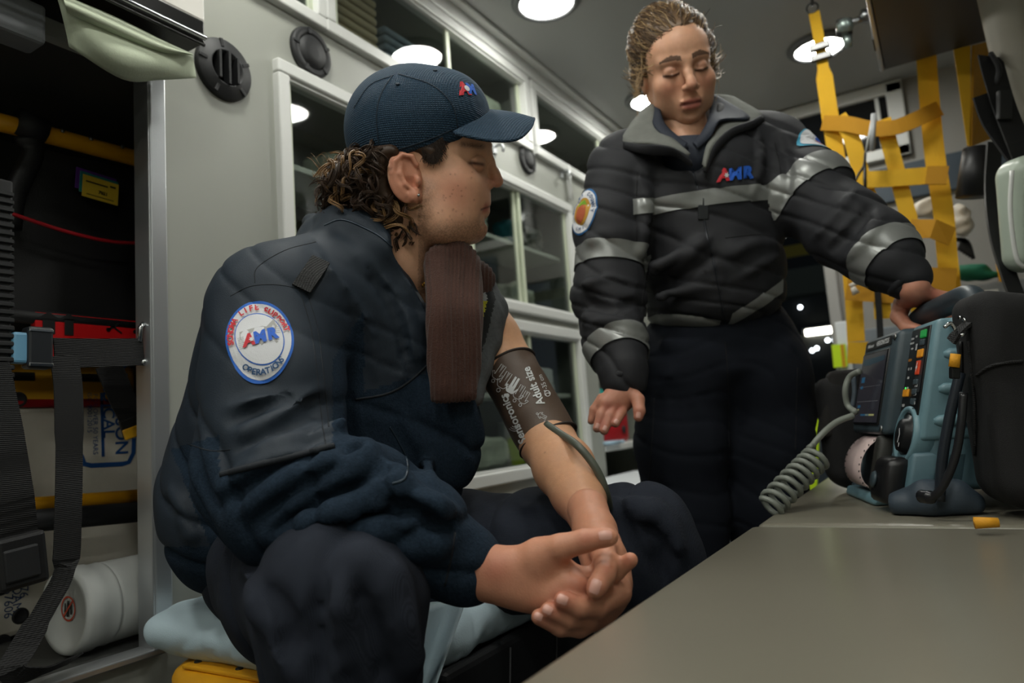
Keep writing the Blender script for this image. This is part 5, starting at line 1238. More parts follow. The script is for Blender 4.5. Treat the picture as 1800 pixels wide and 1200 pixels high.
# opening at the neck
S.cone(H(705, 380, -.005), .068, H(700, 455, -.01), .060, .006, 'cut')
for dz in (0, -.04, -.08): S.chain([P(745, 425, 1.04+dz), P(778, 490, 1.04+dz), P(800, 560, 1.05+dz), P(815, 620, 1.05+dz)], [.046, .040, .032, .014], .006, None, 'cut')
S.plane(P(868, 800, 1.0), nrm(CR*.93+CU*.30), .012)
jv, jq = S.mesh(2); nn = vnormals(jv, jq)
px, py, dd = pix(jv)
slv = soft(-dd, -.97, -.85)
fold = np.abs(np.sin((jv @ (CR*26+CU*44+CB*10))+2.2*wnoise(jv, 8, 9)))
jv = jv+nn*(wnoise(jv, 13, 11)*.0042+wnoise(jv, 30, 12)*.0022-(1-fold)**3*.0075*(.35+.65*soft(py, 650, 800)))[:, None]
fc = jv[jq].mean(1); fpx, fpy, fd = pix(fc)
# nylon on yoke, chest and outer sleeve; fleece elsewhere
nyl = (fpy < 700-.30*(fpx-600)) & ~((fpx > 520+.10*(fpy-540)) & (fpx < 640) & (fpy > 545) & (fpy > 800-1.6*(fpx-480)))
nyl |= (fpy < 830-.25*(fpx-400)) & (fpx < 585) & (fpx > 385)
nyl |= (fpx < 325+(fpy-850)*.4) & (fpy > 780) & (fpy < 960)
jacket = npmesh('jacket', jv, jq, [M_navyf, M_navyn], man, None, nyl.astype(np.int32))
jt = bvh(jacket)
def onto(tree, pts, off=.001):
    out = []
    for px, py in pts:
        h = tree.ray_cast(V(CAM), V(nrm(P(px, py, 1)-CAM)))
        if h[0] is not None: out.append(np.array(h[0])+np.array(h[1])*off)
    return out
def seam(tree, pts, name, m, par, r=.0014, n=5, off=-.0003):
    r *= .62
    q = []
    for a, b_ in zip(pts[:-1], pts[1:]): q += [(a[0]+(b_[0]-a[0])*k/n, a[1]+(b_[1]-a[1])*k/n) for k in range(n)]
    q = onto(tree, q+[pts[-1]], off)
    if len(q) > 2: return MB().tube(q, r, 6).build(name, m, par)
M_seam = mat('navy seam', '111820', .8); M_zip = mat('dark zip', '22303c', .35, metal=.3)
def sp2(pts, n=6): return [tuple(p) for p in spline([np.array(p, float) for p in pts], n)]
seam(jt, sp2([(525, 505), (545, 570), (556, 640), (562, 700), (568, 755), (575, 790)]), 'seam', M_seam, jacket)
seam(jt, sp2([(536, 505), (557, 570), (567, 640), (573, 700), (578, 750)]), 'seam', M_seam, jacket)
seam(jt, sp2([(405, 520), (440, 503), (485, 500), (525, 507)]), 'seam', M_seam, jacket)
seam(jt, sp2([(625, 702), (680, 692), (720, 670), (765, 628)]), 'seam', M_seam, jacket, .003)
seam(jt, sp2([(555, 425), (500, 440), (452, 470), (448, 497)]), 'seam', M_seam, jacket)
seam(jt, sp2([(330, 780), (370, 792), (405, 790)]), 'seam', M_seam, jacket); seam(jt, sp2([(388, 834), (450, 818), (520, 801), (588, 783)]), 'seam', M_seam, jacket, .006)
# zips: front edge, collar edge
seam(jt, sp2([(570, 396), (600, 386), (640, 400), (680, 425), (715, 470), (742, 520), (757, 558)]), 'zip', M_zip, jacket, .0028)
seam(jt, sp2([(838, 690), (856, 730), (872, 780), (882, 830), (866, 862)]), 'zip', M_zip, jacket, .003)
seam(jt, sp2([(685, 750), (700, 775), (716, 810), (712, 840), (690, 850)]), 'pocket_seam', M_zip, jacket, .0025)
# epaulette loop
q = onto(jt, [(562, 460), (545, 484), (528, 509)], .004)
if len(q) == 3: MB().ribbon(spline(q, 4), nrm(P(560, 492, .95)-P(530, 474, .95)), .024, .004).build('shoulder_loop', mat('black braid', '141516', .8, bump=.6, weave=150), jacket)
seam(jt, [(800, 935), (792, 985), (782, 1030)], 'cuff_seam', M_seam, jacket, .0022)
# shoulder patch
q = onto(jt, [(457, 597)], 0)[0]; u_ = nrm(CR-CB*.05); v2 = nrm(CU)
def patch_r(sc):
    def f(th):
        r = 1/math.sqrt((math.cos(th-.10)/.0385)**2+(math.sin(th-.10)/.0455)**2)
        a = th-(-math.pi/2-.10); a = (a+math.pi) % (2*math.pi)-math.pi
        return sc*r*(1+.10*math.exp(-(a/.50)**2)-.03*math.exp(-((abs(a)-1.0)/.35)**2))
    return f
D = Decal(q, u_, v2, jt, nrm(P(457, 597, 1)-CAM))
D.polar(patch_r(1.0), 0, .0016, n=64, m=8); D.polar(patch_r(.92), 1, .0022, n=64, m=8); ci = lambda t: 1/math.sqrt((math.cos(t-.5)/.0265)**2+(math.sin(t-.5)/.0305)**2)
D.polar(ci, 0, .0027, n=56, m=6); D.polar(lambda t: ci(t)*.955, 1, .0031, n=56, m=6)
us = [(-.021, .004), (-.02, .011), (-.006, .0125), (.006, .013), (.010, .0115), (.016, .016), (.020, .019), (.020, .014), (.0215, .010), (.0185, .004), (.0165, -.001), (.0195, -.008), (.017, -.009), (.014, -.003), (.006, -.004), (.001, -.0085), (-.002, -.004), (-.009, -.005), (-.017, -.0035)]
D.poly(us, 4, .0033, (0, 0), .20)
for k in range(7): D.stroke([(-.0235, -.008+.002*k), (-.017, -.0075+.002*k)], .0005, 4, .0034, (0, 0), .2); D.stroke([(.016, .004+.0022*k), (.0235, .0045+.0022*k)], .0005, 4, .0034, (0, 0), .1)
def amr(D, at, rot, sc, off, red=2, blue=3, wht=1):
    D.text('A', .017*sc, red, off, (at[0]-.0125*sc*math.cos(rot), at[1]-.0125*sc*math.sin(rot)), rot, .25, .0011*sc)
    D.text('M', .017*sc, blue, off, (at[0]+.0005*sc*math.cos(rot), at[1]+.0005*sc*math.sin(rot)), rot, .12, .0011*sc)
    D.text('R', .017*sc, blue, off, (at[0]+.0140*sc*math.cos(rot), at[1]+.0140*sc*math.sin(rot)), rot, .12, .0011*sc)
    st_ = []
    for k in range(12):
        r = (.0030 if k % 2 == 0 else .0016)*sc; st_.append((r*math.cos(k*math.pi/6), r*math.sin(k*math.pi/6)))
    D.poly(st_, wht, off+.0006, (at[0]-.0085*sc*math.cos(rot), at[1]-.0085*sc*math.sin(rot)), rot)
amr(D, (0, 0), .28, 1.0, .0048)
D.arc('SONOMA LIFE SUPPORT', lambda t: .5*(ci(t)+patch_r(.92)(t))*.985, math.radians(197), math.radians(13), .0088, 2, .0046, bold=.00035)
D.arc('OPERATIONS', lambda t: .5*(ci(t)+patch_r(.92)(t))*.99, math.radians(243), math.radians(318), .0088, 5, .0046, True, bold=.0003)
D.build('shoulder_patch', [mat('patch blue', '1f62c0', .7, bump=.3, bscale=900), mat('patch white', 'd3d4d8', .75, bump=.3, bscale=900), mat('patch red', 'c01f2d', .7), mat('patch royal blue', '1c5cc4', .7), mat('patch grey line', 'a4a3a0', .75), mat('patch dark blue', '1b4a78', .7)], jacket)
# ---- undershirt sleeve (brown knit) hanging at the left shoulder
M_brown = mat('brown rib knit', '472a20', .9, bump=.8, bscale=500, var=.1, vscale=30, sheen=.15)
S = SDF.around([P(740, 400, 1.0), P(870, 720, 1.2)], .07, .0022)
rows = [(438, 796, 32, .013), (452, 797, 38, .016), (500, 799, 40, .016), (560, 799, 40, .0145), (620, 798, 38, .013), (670, 797, 34, .012), (700, 795, 32, .011)]
prev = None; rows = [tuple(r) for r in spline([np.array(r, float) for r in rows], 5)]
for (y, x, hw, rr) in rows:
    dz_ = 1.03-.055*soft(np.array(float(y)), 440, 560)
    a = P(x-hw+16, y, dz_-.012); b_ = P(x+hw-16, y, dz_+.012)
    dr_ = 16*float(soft(np.array(-float(y)), -485, -436))
    if prev is not None:
        for t in (0, .25, .5, .75, 1): S.cone(prev[0]*(1-t)+prev[1]*t-CU*prev[3]*.0008*(2*t-1)**2, prev[2]*(1+.18*math.cos(t*12.6)), a*(1-t)+b_*t-CU*dr_*.0008*(2*t-1)**2, rr*(1+.18*math.cos(t*12.6)), .006)
    prev = (a, b_, rr, dr_)
S.ell(P(796, 444, 1.06), (.028, .020, .04), axr(0), .02); S.chain([P(815, 470, 1.07), P(842, 490, 1.10), P(838, 530, 1.09)], [.028, .022, .018], .015)
for a, b_ in (((770, 470, 1.0), (775, 680, .955)), ((830, 480, 1.02), (820, 690, .975))): S.cone(P(*a), .006, P(*b_), .005, .010)
S.plane(P(795, 702, .975), nrm(-CU+CR*.06), .002); S.cone(P(785, 700, .965), .008, P(810, 706, .98), .007, .004, 'cut')
v_, q_ = S.mesh(2); n_ = vnormals(v_, q_); bx, by, _ = pix(v_)
v_ = v_+n_*(np.sin(bx*.9+.02*by)*.0009+wnoise(v_, 20, 3)*.0035+wnoise(v_*np.array([1, 1, .25]), 60, 4)*.0016)[:, None]; npmesh('undershirt_sleeve', v_, q_, M_brown, man)
# ---- grey jacket lining and reflective panel at the left arm hole
S = SDF.around([P(820, 480, 1.0), P(910, 700, 1.3)], .06, .0035)
S.chain([P(832, 505, 1.13), P(842, 560, 1.09), P(838, 640, 1.05), P(836, 700, 1.02)], [.036, .034, .020, .012], .02)
S.chain([P(850, 512, 1.15), P(862, 545, 1.12), P(856, 600, 1.08), P(842, 640, 1.055)], [.022, .026, .020, .012], .012)
v_, q_ = S.mesh(2); fx, fy, fd = pix(v_[q_].mean(1))
mi = np.zeros(len(q_), np.int32); edge = np.interp(fy, [490, 525, 590, 640, 700], [874, 884, 869, 852, 842])
mi[:] = 1; mi[(fx < edge-13)] = 3; mi[fx < edge-27] = 2; mi[(fx < edge-27) & ((fy < 528) | (fy > 640))] = 0
npmesh('jacket_lining', v_, q_, [mat('grey marl jersey', '97999b', .9, bump=.3, bscale=400, var=.15, vscale=80), mat('dark grey jersey', '55585b', .9, var=.2, vscale=200), mat('yellow panel', 'b9b21c', .6), mat('black binding', '17191b', .8)], jacket, None, mi)
# ---- necklace and ear stud
ch = [np.array(p) for p in spline([H(757, 470, .02), H(752, 488, .025), H(743, 502, .03)], 8)]
for k, p in enumerate(ch):
    MB().lathe(p, CB*.6+CR*(.8 if k % 2 else -.3), [(.0016, -.001), (.0026, 0), (.0016, .001)], 8).build('chain_link', mat('gold', 'b98a3a', .25, metal=1), man)
MB().lathe(H(736, 343, .0865), CB, [(.0022, 0), (.0020, .0012), (.001, .0018)], 12).build('ear_stud', M_chrome, man)

# ---- cap
S = SDF.around([H(590, 90), H(890, 90), H(600, 300), H(745, 200, .13), H(745, 200, -.13)], .02, .0024)
S.ell(H(733, 225), (.1010, .0905, .090), axr(-8), .02); S.ell(H(692, 240), (.068, .080, .086), axr(0), .02); S.ell(H(788, 208), (.060, .064, .080), axr(-32), .02)
S.plane(H(715, 263, .086), nrm(-CU*.955+CR*.27), .003)
S2 = S.F.copy(); T = SDF(S.lo, S.lo+S.h*(S.n-1), S.h); S.F = np.maximum(S.F, -(S2+.004))
cvs, cqs = S.mesh(1); cap = empty('cap', H(730, 260)); cap.parent = man; cap.location = V(H(730, 260))-man.location
crown = npmesh('crown', cvs, cqs, M_capm, cap); ct = bvh(crown)
br_root = spline([(858, 194, 0), (848, 200, .030), (828, 214, .056), (806, 227, .070), (796, 233, .077)], 10); br_tip = spline([(939, 209, 0), (932, 226, .030), (908, 245, .058), (862, 247, .076), (800, 235, .079)], 10)
def brim(u, v):
    """u: from the near ear side to the far side, v: root to tip"""
    th = (u-.5)*2; a = abs(th); i = min(int(a*40+.5), 40); r, t = br_root[i], br_tip[i]; q = r*(1-v)+t*v; sg = -1 if th > 0 else 1
    return H(q[0], q[1]-3*math.sin(math.pi*v)*(1-a), sg*q[2])
bo = MB().grid(brim, 28, 12).build('brim', M_capm, cap); solid(bo, .004, 0)
MB().tube([brim(i/28, .99) for i in range(29)], .0026, 8).build('brim_edge', M_capm, cap)
MB().lathe(H(692, 131, .0), nrm(CU*.95-CR*.3), [(.0085, -.004), (.0085, .002), (.006, .005), (.001, .0055)], 18).build('top_button', M_capm, cap)
for pts in ([(690, 132), (670, 165), (662, 200), (664, 240), (668, 268)], [(700, 130), (760, 150), (795, 185), (805, 225)], [(692, 132), (650, 150), (622, 190)]):
    seam(ct, sp2(pts), 'panel_seam', mat('cap seam', '0f2434', .8), cap, .0020, 3)
seam(ct, sp2([(622, 276), (670, 270), (715, 258), (760, 243), (795, 228)]), 'sweat_band_edge', mat('cap seam', '122a3e', .8), cap, .0022, 3)
for px0, py0 in ((699, 148), (765, 124)): 
    q = onto(ct, [(px0, py0)], .0004)
    if q: MB().lathe(q[0], CB*.6+CU*.7, [(.0032, 0), (.0025, .001), (.001, .0008)], 12).build('eyelet', mat('cap seam', '122a3e'), cap)
q = onto(ct, [(817, 156)], 0)
if q:
    n_ = nrm(CR*.62+CU*.48+CB*.62); vv = nrm(CU-n_*(CU @ n_)-CR*.25); vv = nrm(vv-n_*(vv @ n_)); D = Decal(q[0], np.cross(vv, n_), vv, ct, -n_)
    D.text('A', .024, 0, .0012, (-.002, 0), 0, .1, .0022); D.text('M', .022, 1, .0012, (.012, 0), 0, .1, .0012); D.polar(lambda t: .0045, 2, .0018, (.003, .0), 10, 1)
    D.build('cap_logo', [mat('patch red', 'c01f2d'), mat('patch royal blue', '1c5cc4'), mat('patch white', 'd3d4d8')], cap)

# ---- hair: a soft mass plus curling strands
hair = empty('hair', H(660, 330)); hair.parent = man; hair.location = V(H(660, 330))-man.location
S = SDF.around([H(560, 240), H(800, 420), H(700, 300, .09), H(700, 300, -.10)], .03, .003)
S.ell(H(662, 322, .02), (.056, .054, .060), axr(20), .02); S.ell(H(650, 350, -.02), (.056, .056, .05), axr(0), .03); S.ell(H(692, 365, .040), (.027, .038, .030), axr(10), .02)
S.ell(H(628, 325, .0), (.028, .040, .045), axr(0), .02); S.cone(H(640, 276, .072), .012, H(690, 270, .074), .010, .02)
S.chain([H(735, 258, .060), H(757, 268, .058), H(764, 290, .057)], [.016, .011, .004], .012); S.chain([H(770, 246, .056), H(815, 240, .046), H(848, 242, .02), H(852, 242, -.02)], [.012, .011, .009, .008], .012)
v_, q_ = S.mesh(1); v_ = v_+vnormals(v_, q_)*(wnoise(v_, 60, 21)*.004+wnoise(v_, 140, 22)*.0018)[:, None]
npmesh('hair_mass', v_, q_, M_hair, hair); htree = BVHTree.FromPolygons([V(v) for v in v_], [tuple(int(i) for i in q) for q in q_])
def strands(n, gen, name, m, par, r=.0006, seed=1):
    rn = random.Random(seed); b = MB()
    for _ in range(n):
        pts, rr = gen(rn)
        if pts is not None: b.tube(pts, [rr*(1-.6*i/len(pts)) for i in range(len(pts))], 3, False)
    o = b.build(name, m, par, recalc=False); o['kind'] = 'stuff'; return o
hn = vnormals(v_, q_)
def curl(rn):
    for _ in range(30):
        i = rn.randrange(len(v_)); x, y, d = pix(v_[i:i+1]); x, y, d = x[0], y[0], d[0]
        if d < 1.09 and x < 735 and hn[i] @ CB > -.3 and not (x > 672 and y < 350): break
    p = v_[i]; n = hn[i]; L_ = rn.uniform(.022, .05); tdir = nrm(-CU*rn.uniform(.5, 1.2)-CR*rn.uniform(-.1, .6)+n*.05+np.array([rn.gauss(0, .35) for _ in range(3)])); tdir = nrm(tdir-n*(tdir @ n)*.7)
    sd = np.cross(tdir, n); R_ = rn.uniform(.005, .012); ph = rn.uniform(0, 6.28); f = rn.uniform(.6, 1.3); out = []
    for k in range(12):
        t = k/11; a = ph+t*f*6.28
        out.append(p+tdir*L_*t+n*(.002+.004*math.sin(t*3.1)+R_*.5*math.sin(a))+sd*R_*math.cos(a))
    return out, rn.uniform(.0006, .0013)
_rt = random.Random(17)
def lockgen(rn, store={}):
    if store.get('n', 0) <= 0:
        store['n'] = 9; p, r = curl(rn); store['p'] = p; store['r'] = r
    store['n'] -= 1; o = np.array([rn.gauss(0, .0012) for _ in range(3)]); k = rn.uniform(.9, 1.1); p0 = store['p'][0]
    return [p0+(q-p0)*k+o*(1-.3*i/len(store['p'])) for i, q in enumerate(store['p'])], rn.uniform(.0006, .0011)
strands(1900, lockgen, 'curls', M_hair, hair, seed=5)
strands(650, lockgen, 'light_curls', mat('light brown hair', '86653f', .45, spec=.5), hair, seed=9)
def flick(rn):
    p = H(rn.uniform(590, 615), rn.uniform(290, 330), rn.uniform(-.03, .04)); out = []; ph = rn.uniform(0, 6); d = nrm(-CR*1.0+CU*rn.uniform(-.3, .4)+CB*rn.uniform(-.3, .3)); L_ = rn.uniform(.02, .045)
    for k in range(12):
        t = k/11; out.append(p+d*L_*t+CU*.012*math.sin(t*4+ph)+CB*.008*math.cos(t*4+ph))
    return out, rn.uniform(.0004, .0008)
strands(70, flick, 'flyaway_curls', mat('light brown hair', '86653f'), hair, seed=2)
def temple(rn):
    x = rn.choice((rn.uniform(744, 778), rn.uniform(744, 778), rn.uniform(776, 850))); s0 = .066 if x < 775 else .066-(x-775)/80*.06; y = 256-(x-735)*.40+rn.uniform(-3, 4)
    p = H(x, y, s0+.008); d = nrm(-CU*1.0+CR*rn.uniform(-.2, .6)); L_ = (rn.uniform(.012, .036)*(1-.5*abs(x-757)/22) if x < 776 else rn.uniform(.006, .014)); ph = rn.uniform(0, 6)
    return [p+d*L_*t/7+CB*(-.004*t/7)+CR*.002*math.sin(t*.8+ph) for t in range(8)], rn.uniform(.0005, .0009)
strands(700, temple, 'fringe', mat('dark brown hair', '2a1d14', .5), hair, seed=3)

# ================================================================== pressure cuff and its tube
cuff = empty('blood_pressure_cuff', P(925, 705, 1.05)); tag(cuff, 'brown pressure cuff with white print wrapped round the bare upper arm', 'pressure cuff')
a0, a1 = P(894, 647, 1.11), P(956, 760, 1.05); axd = nrm(a1-a0); Lc = np.linalg.norm(a1-a0)
S = SDF.around([a0, a1], .10, .0028)
S.cone(a0-axd*.03, .0455, a1+axd*.03, .0455, .01); S.plane(a0-axd*.004, -axd, .004); S.plane(a1+axd*.016, axd, .004)
v_, q_ = S.mesh(1); M_cuff = mat('brown cuff nylon', '57463a', .5, bump=.3, bscale=700, var=.06, vscale=20)
v_ = v_+vnormals(v_, q_)*(wnoise(v_, 35, 2)*.0012)[:, None]
co = npmesh('wrap', v_, q_, M_cuff, cuff); ctree = bvh(co)
S = SDF.around([a0, a1], .10, .003); S.cone(a0, .0425, a1+axd*.03, .0425, .01); S.plane(a1+axd*.026, axd, .004); S.plane(a1-axd*.02, -axd, .004); v_, q_ = S.mesh(1); npmesh('inner_wrap', v_, q_, mat('dark cuff lining', '2b211b', .7), cuff)
for e, rr in ((a0-axd*.002, .0455), (a1+axd*.015, .0455)):
    e1 = nrm(np.cross(axd, CB)); e2 = np.cross(axd, e1); MB().tube([e+rr*(math.cos(t)*e1+math.sin(t)*e2) for t in np.linspace(0, 2*math.pi, 49)[:-1]], .0022, 6, closed=True).build('binding', mat('dark cuff lining', '2b211b'), cuff)
q = onto(ctree, [(925, 700)], 0)[0]
uu = nrm(P(948, 672, 1)-P(932, 700, 1)); 
def pdirv(ax_, ay_, bx_, by_): return nrm(P(bx_, by_, 1)-P(ax_, ay_, 1))
uu = pdirv(938, 697, 921, 655); vv = pdirv(921, 655, 878, 668) * 1.0       # text runs up the cuff
vv = nrm(vv-uu*(vv @ uu)); 
if np.cross(uu, vv) @ CB < 0: vv = -vv
D = Decal(q, uu, vv, ctree, nrm(P(925, 700, 1)-CAM))
def cf(px, py): r = P(px, py, 1.04)-q; return (r @ uu, r @ vv)
def D2(px, py): 
    dr = nrm(P(px, py, 1)-CAM); t = ((q-CAM) @ D.n)/(dr @ D.n); r = CAM+dr*t-q; return (r @ uu, r @ vv)
D.text('Adult size', .0165, 0, .0012, D2(938, 678), 0, 0, .0004, .9); D.text('27-35 cm', .0095, 0, .0012, D2(956, 676), 0, 0, 0, .9); D.polar(lambda t: .0045, 0, .0012, D2(962, 692), 16, 1, r0=.8)
D.text('Sensoronics', .0165, 0, .0012, D2(903, 735), math.radians(2), 0, .0004, .95)
for r_ in (.004, .007, .010): D.stroke([(r_*math.cos(t), r_*math.sin(t)) for t in np.linspace(1.9, 3.9, 8)], .0010, 0, .0012, D2(905, 745))
man_ = [(0, .0), (.004, .003), (.016, .003), (.016, .0008), (.006, .0006), (.006, -.0006), (.016, -.0008), (.016, -.003), (.004, -.003)]
def figure(px, py, sc, rot, fill):
    at = D2(px, py)
    if fill: D.polar(lambda t: .0028*sc, 0, .0012, at, 14, 1); D.poly([(.004, -.004), (.012, -.004), (.026, -.0035), (.026, -.0008), (.013, -.0004), (.013, .0004), (.026, .0008), (.026, .0035), (.012, .004), (.004, .004)], 0, .0012, at, rot, sc); D.stroke([(.005, .004), (.013, .008)], .002, 0, .0012, at, rot, sc); D.stroke([(.005, -.004), (.013, -.008)], .002, 0, .0012, at, rot, sc)
    else:
        D.polar(lambda t: .0028*sc, 0, .0012, at, 14, 1, r0=.7)
        D.stroke([(.004, -.003), (.005, -.005), (.012, -.009), (.013, -.007), (.009, -.004), (.026, -.004), (.026, -.001), (.014, 0), (.026, .001), (.026, .004), (.009, .004), (.013, .007), (.012, .009), (.005, .005), (.004, .003), (.004, -.003)], .0008, 0, .0012, at, rot, sc)
figure(866, 668, 1.05, -1.0, False); figure(876, 685, 1.15, -.95, False); figure(892, 695, 1.15, -.9, True); figure(905, 704, .95, -.9, False); figure(915, 712, .85, -.9, False)
figure(944, 727, .55, -2.4, False); figure(957, 740, .4, -2.6, False)
D.build('cuff_print', mat('white print', 'd8dadb', .5), cuff)
tb = MB().tube(spline([P(960, 745, 1.01), P(985, 762, .985), P(1012, 780, .935), P(1036, 806, .92), P(1054, 835, .915), P(1066, 868, .92), P(1072, 900, .96), P(1078, 960, 1.08)], 7), .0052, 10).build('cuff_tube', mat('grey rubber tube', '555a50', .45), cuff)

# ================================================================== the standing person
wom = empty('person', (P(1265, 640, 1.48)[0], P(1265, 640, 1.48)[1], 0)); tag(wom, 'standing person in dark reflective jacket with a hand on the monitor handle', 'person')
M_blkj = mat('black shell fabric', '1c1d22', .75, bump=.3, bscale=600, var=.08, vscale=30)
M_wpant = mat('dark navy twill', '1e222b', .9, spec=.2, bump=.4, weave=240, var=.10, vscale=25)
M_refl = mat('reflective tape', '8b8d8b', .35, metal=.35, bump=.2, bscale=300, var=.10, vscale=30)
M_fleece = mat('grey fleece lining', '6c6e69', .95, bump=.9, bscale=350, var=.12, vscale=60)
M_shirt = mat('dark navy shirt', '1b2230', .75, bump=.3, bscale=500)
WD = 1.43
# head frame: tilted, turned to the right of the picture, chin raised relative to the lens
ro, ya, pi_ = math.radians(11), math.radians(-2), math.radians(-17)
e1 = CR*math.cos(ro)+CU*math.sin(ro); e2 = CU*math.cos(ro)-CR*math.sin(ro); e3 = CB.copy()
wz = nrm(e3*math.cos(ya)+e1*math.sin(ya)); wx = nrm(e1*math.cos(ya)-e3*math.sin(ya)); wy = e2
wz, wy = nrm(wz*math.cos(pi_)+wy*math.sin(pi_)), nrm(wy*math.cos(pi_)-wz*math.sin(pi_))
WO = P(1191, 124, WD)
SX, SY, SZ = .93, .90, .95
def tow(v): return WO+np.outer(v[:, 0]*SX, wx)+np.outer(v[:, 1]*SY, wy)+np.outer(v[:, 2]*SZ, wz)
def G(x, y, z): return np.array([x, y, z], float)
WA = np.eye(3)
S = SDF.around([G(-.1, .13, -.14), G(.1, .13, .12), G(-.1, -.20, -.12), G(.1, -.2, .12), G(.1, .1, -.14)], .02, .0019)
S.ell(G(0, .035, -.028), (.074, .090, .094), WA, .02)
S.ell(G(0, -.024, .012), (.060, .074, .064), WA, .03)
S.ell(G(0, .040, .030), (.056, .045, .048), WA, .03)
for sg in (1, -1):
    S.chain([G(sg*.053, -.045, -.015), G(sg*.039, -.078, .020), G(sg*.014, -.096, .050)], [.015, .013, .014], .025)
    S.ell(G(sg*.040, -.030, .048), (.024, .020, .020), WA, .025)
    S.ell(G(sg*.033, -.058, .036), (.023, .024, .022), WA, .025)
    S.cone(G(sg*.012, .018, .074), .008, G(sg*.044, .020, .058), .008, .014)
    S.ell(G(sg*.031, .000, .083), (.016, .0105, .012), WA, .010, 'cut')
    S.ell(G(sg*.031, -.001, .0645), (.0145, .0125, .0135), WA, .003)
    S.chain([G(sg*.018, -.006, .073), G(sg*.031, -.0095, .0775), G(sg*.044, -.006, .069)], [.0022, .0024, .002], .003)   # lowered lash line
    # ears
    S.ell(G(sg*.073, -.008, -.012), (.008, .028, .017), WA, .005); S.ell(G(sg*.079, -.004, -.006), (.004, .014, .008), WA, .004, 'cut')
S.ell(G(0, -.101, .056), (.017, .013, .015), WA, .014); S.ell(G(0, -.070, .064), (.026, .024, .018), WA, .02)
S.chain([G(0, .012, .076), G(0, -.012, .086), G(0, -.028, .096), G(0, -.036, .100)], [.0075, .0075, .0085, .0105], .012, .008)
for sg in (1, -1):
    S.ell(G(sg*.0115, -.040, .089), (.0075, .0075, .0095), WA, .006); S.ell(G(sg*.007, -.0475, .094), (.0038, .0028, .005), WA, .003, 'cut')
S.ell(G(0, -.0665, .0815), (.0225, .0058, .0075), WA, .006); S.ell(G(0, -.0800, .0795), (.0190, .0068, .0080), WA, .006)
S.chain([G(-.024, -.0735, .079), G(-.008, -.0725, .090), G(.008, -.0725, .090), G(.024, -.0735, .079)], [.0016, .0026, .0026, .0016], .0025, None, 'cut')
S.ell(G(0, -.0935, .077), (.016, .0055, .007), WA, .008, 'cut')
hv_, hq_ = S.mesh(1); lx, ly, lz = hv_.T
col = np.tile(srgb('d09e80'), (len(hv_), 1))
for sg in (1, -1): col = mixc(col, .45*np.exp(-(((lx-sg*.040)/.020)**2+((ly+.035)/.020)**2))*(lz > 0), srgb('bb6b58'))
col = mixc(col, .4*np.exp(-((lx/.013)**2+((ly+.038)/.014)**2))*(lz > .07), srgb('bd6e5c'))
lipw = np.clip(1.7*np.exp(-((lx/.021)**2+((ly+.0735)/.0105)**2)**1.6), 0, 1)*(lz > .06); col = mixc(col, .8*lipw, srgb('a9564e'))
lip2 = np.exp(-((ly+.0728)/.0022)**2)*(np.abs(lx) < .023)*(lz > .06); col = mixc(col, .75*lip2, srgb('4a201c'))
for sg in (1, -1):
    bx_ = sg*lx; by_ = ly-(.021+.004*np.sin((bx_-.012)/.036*3.1)); w_ = (np.abs(by_) < .0052*(1-.6*soft(bx_, .03, .052)))*(bx_ > .011)*(bx_ < .052)*(lz > .03); col = mixc(col, .85*w_, srgb('35251c'))
    arc = ly-(-.0085+.25*(np.abs(bx_-.031)**2)/.03-.001); w_ = np.exp(-(arc/.0030)**2)*(bx_ > .015)*(bx_ < .048)*(lz > .05); col = mixc(col, .95*w_, srgb('1a100c'))
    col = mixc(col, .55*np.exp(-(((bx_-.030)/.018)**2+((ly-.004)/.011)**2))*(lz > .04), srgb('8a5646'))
parts = [(tow(hv_), hq_, col)]
def G(x, y, z): return WO+x*SX*wx+y*SY*wy+z*SZ*wz
WL = np.array([wx, wy, wz])
# hands
S = SDF.around([P(1035, 650, 1.2), P(1140, 770, 1.3)], .04, .0020)
S.chain([P(1096, 640, 1.275), P(1098, 672, 1.255), P(1095, 690, 1.245)], [.026, .024, .022], .02)
S.cone(P(1104, 690, 1.245), .017, P(1086, 715, 1.235), .016, .02); S.cone(P(1090, 690, 1.245), .017, P(1064, 710, 1.23), .015, .02)
S.ell(P(1088, 700, 1.24), (.024, .020, .013), axr(35), .012)
finger(S, [P(1096, 706, 1.235), P(1092, 724, 1.222), P(1082, 744, 1.205)], [.0105, .0088, .0072], .003)
finger(S, [P(1082, 708, 1.232), P(1072, 732, 1.214), P(1062, 757, 1.200)], [.0105, .0090, .0072], .003)
finger(S, [P(1068, 706, 1.230), P(1056, 730, 1.216), P(1049, 753, 1.206)], [.0100, .0086, .0070], .003)
finger(S, [P(1058, 700, 1.236), P(1044, 720, 1.232), P(1039, 740, 1.228)], [.0092, .0076, .0062], .003)
finger(S, [P(1106, 686, 1.235), P(1121, 702, 1.22), P(1124, 722, 1.205), P(1122, 733, 1.20)], [.0125, .0115, .0100, .0082])
gv1, gq1 = S.mesh(1)
h0, h1 = L(.19, .03, .300), L(.05, .03, .304); hx = nrm(h1-h0)                 # handle axis
hc = L(.180, .03, .301); S = SDF.around([hc, P(1580, 480, 1.12), P(1680, 580, 1.05)], .05, .0020)
up_ = nrm(np.array([0, 0, 1.0])-hx*hx[2]); fr = np.cross(hx, up_); fr = fr if fr @ Mn > 0 else -fr           # fr: towards the aisle
R0 = .0265
S.chain([P(1580, 476, 1.21), P(1606, 506, 1.185), hc+up_*.034+fr*.020], [.024, .0215, .018], .014)
S.ell(hc+up_*.030+fr*.012, (.040, .0125, .024), [hx, up_, fr], .010)
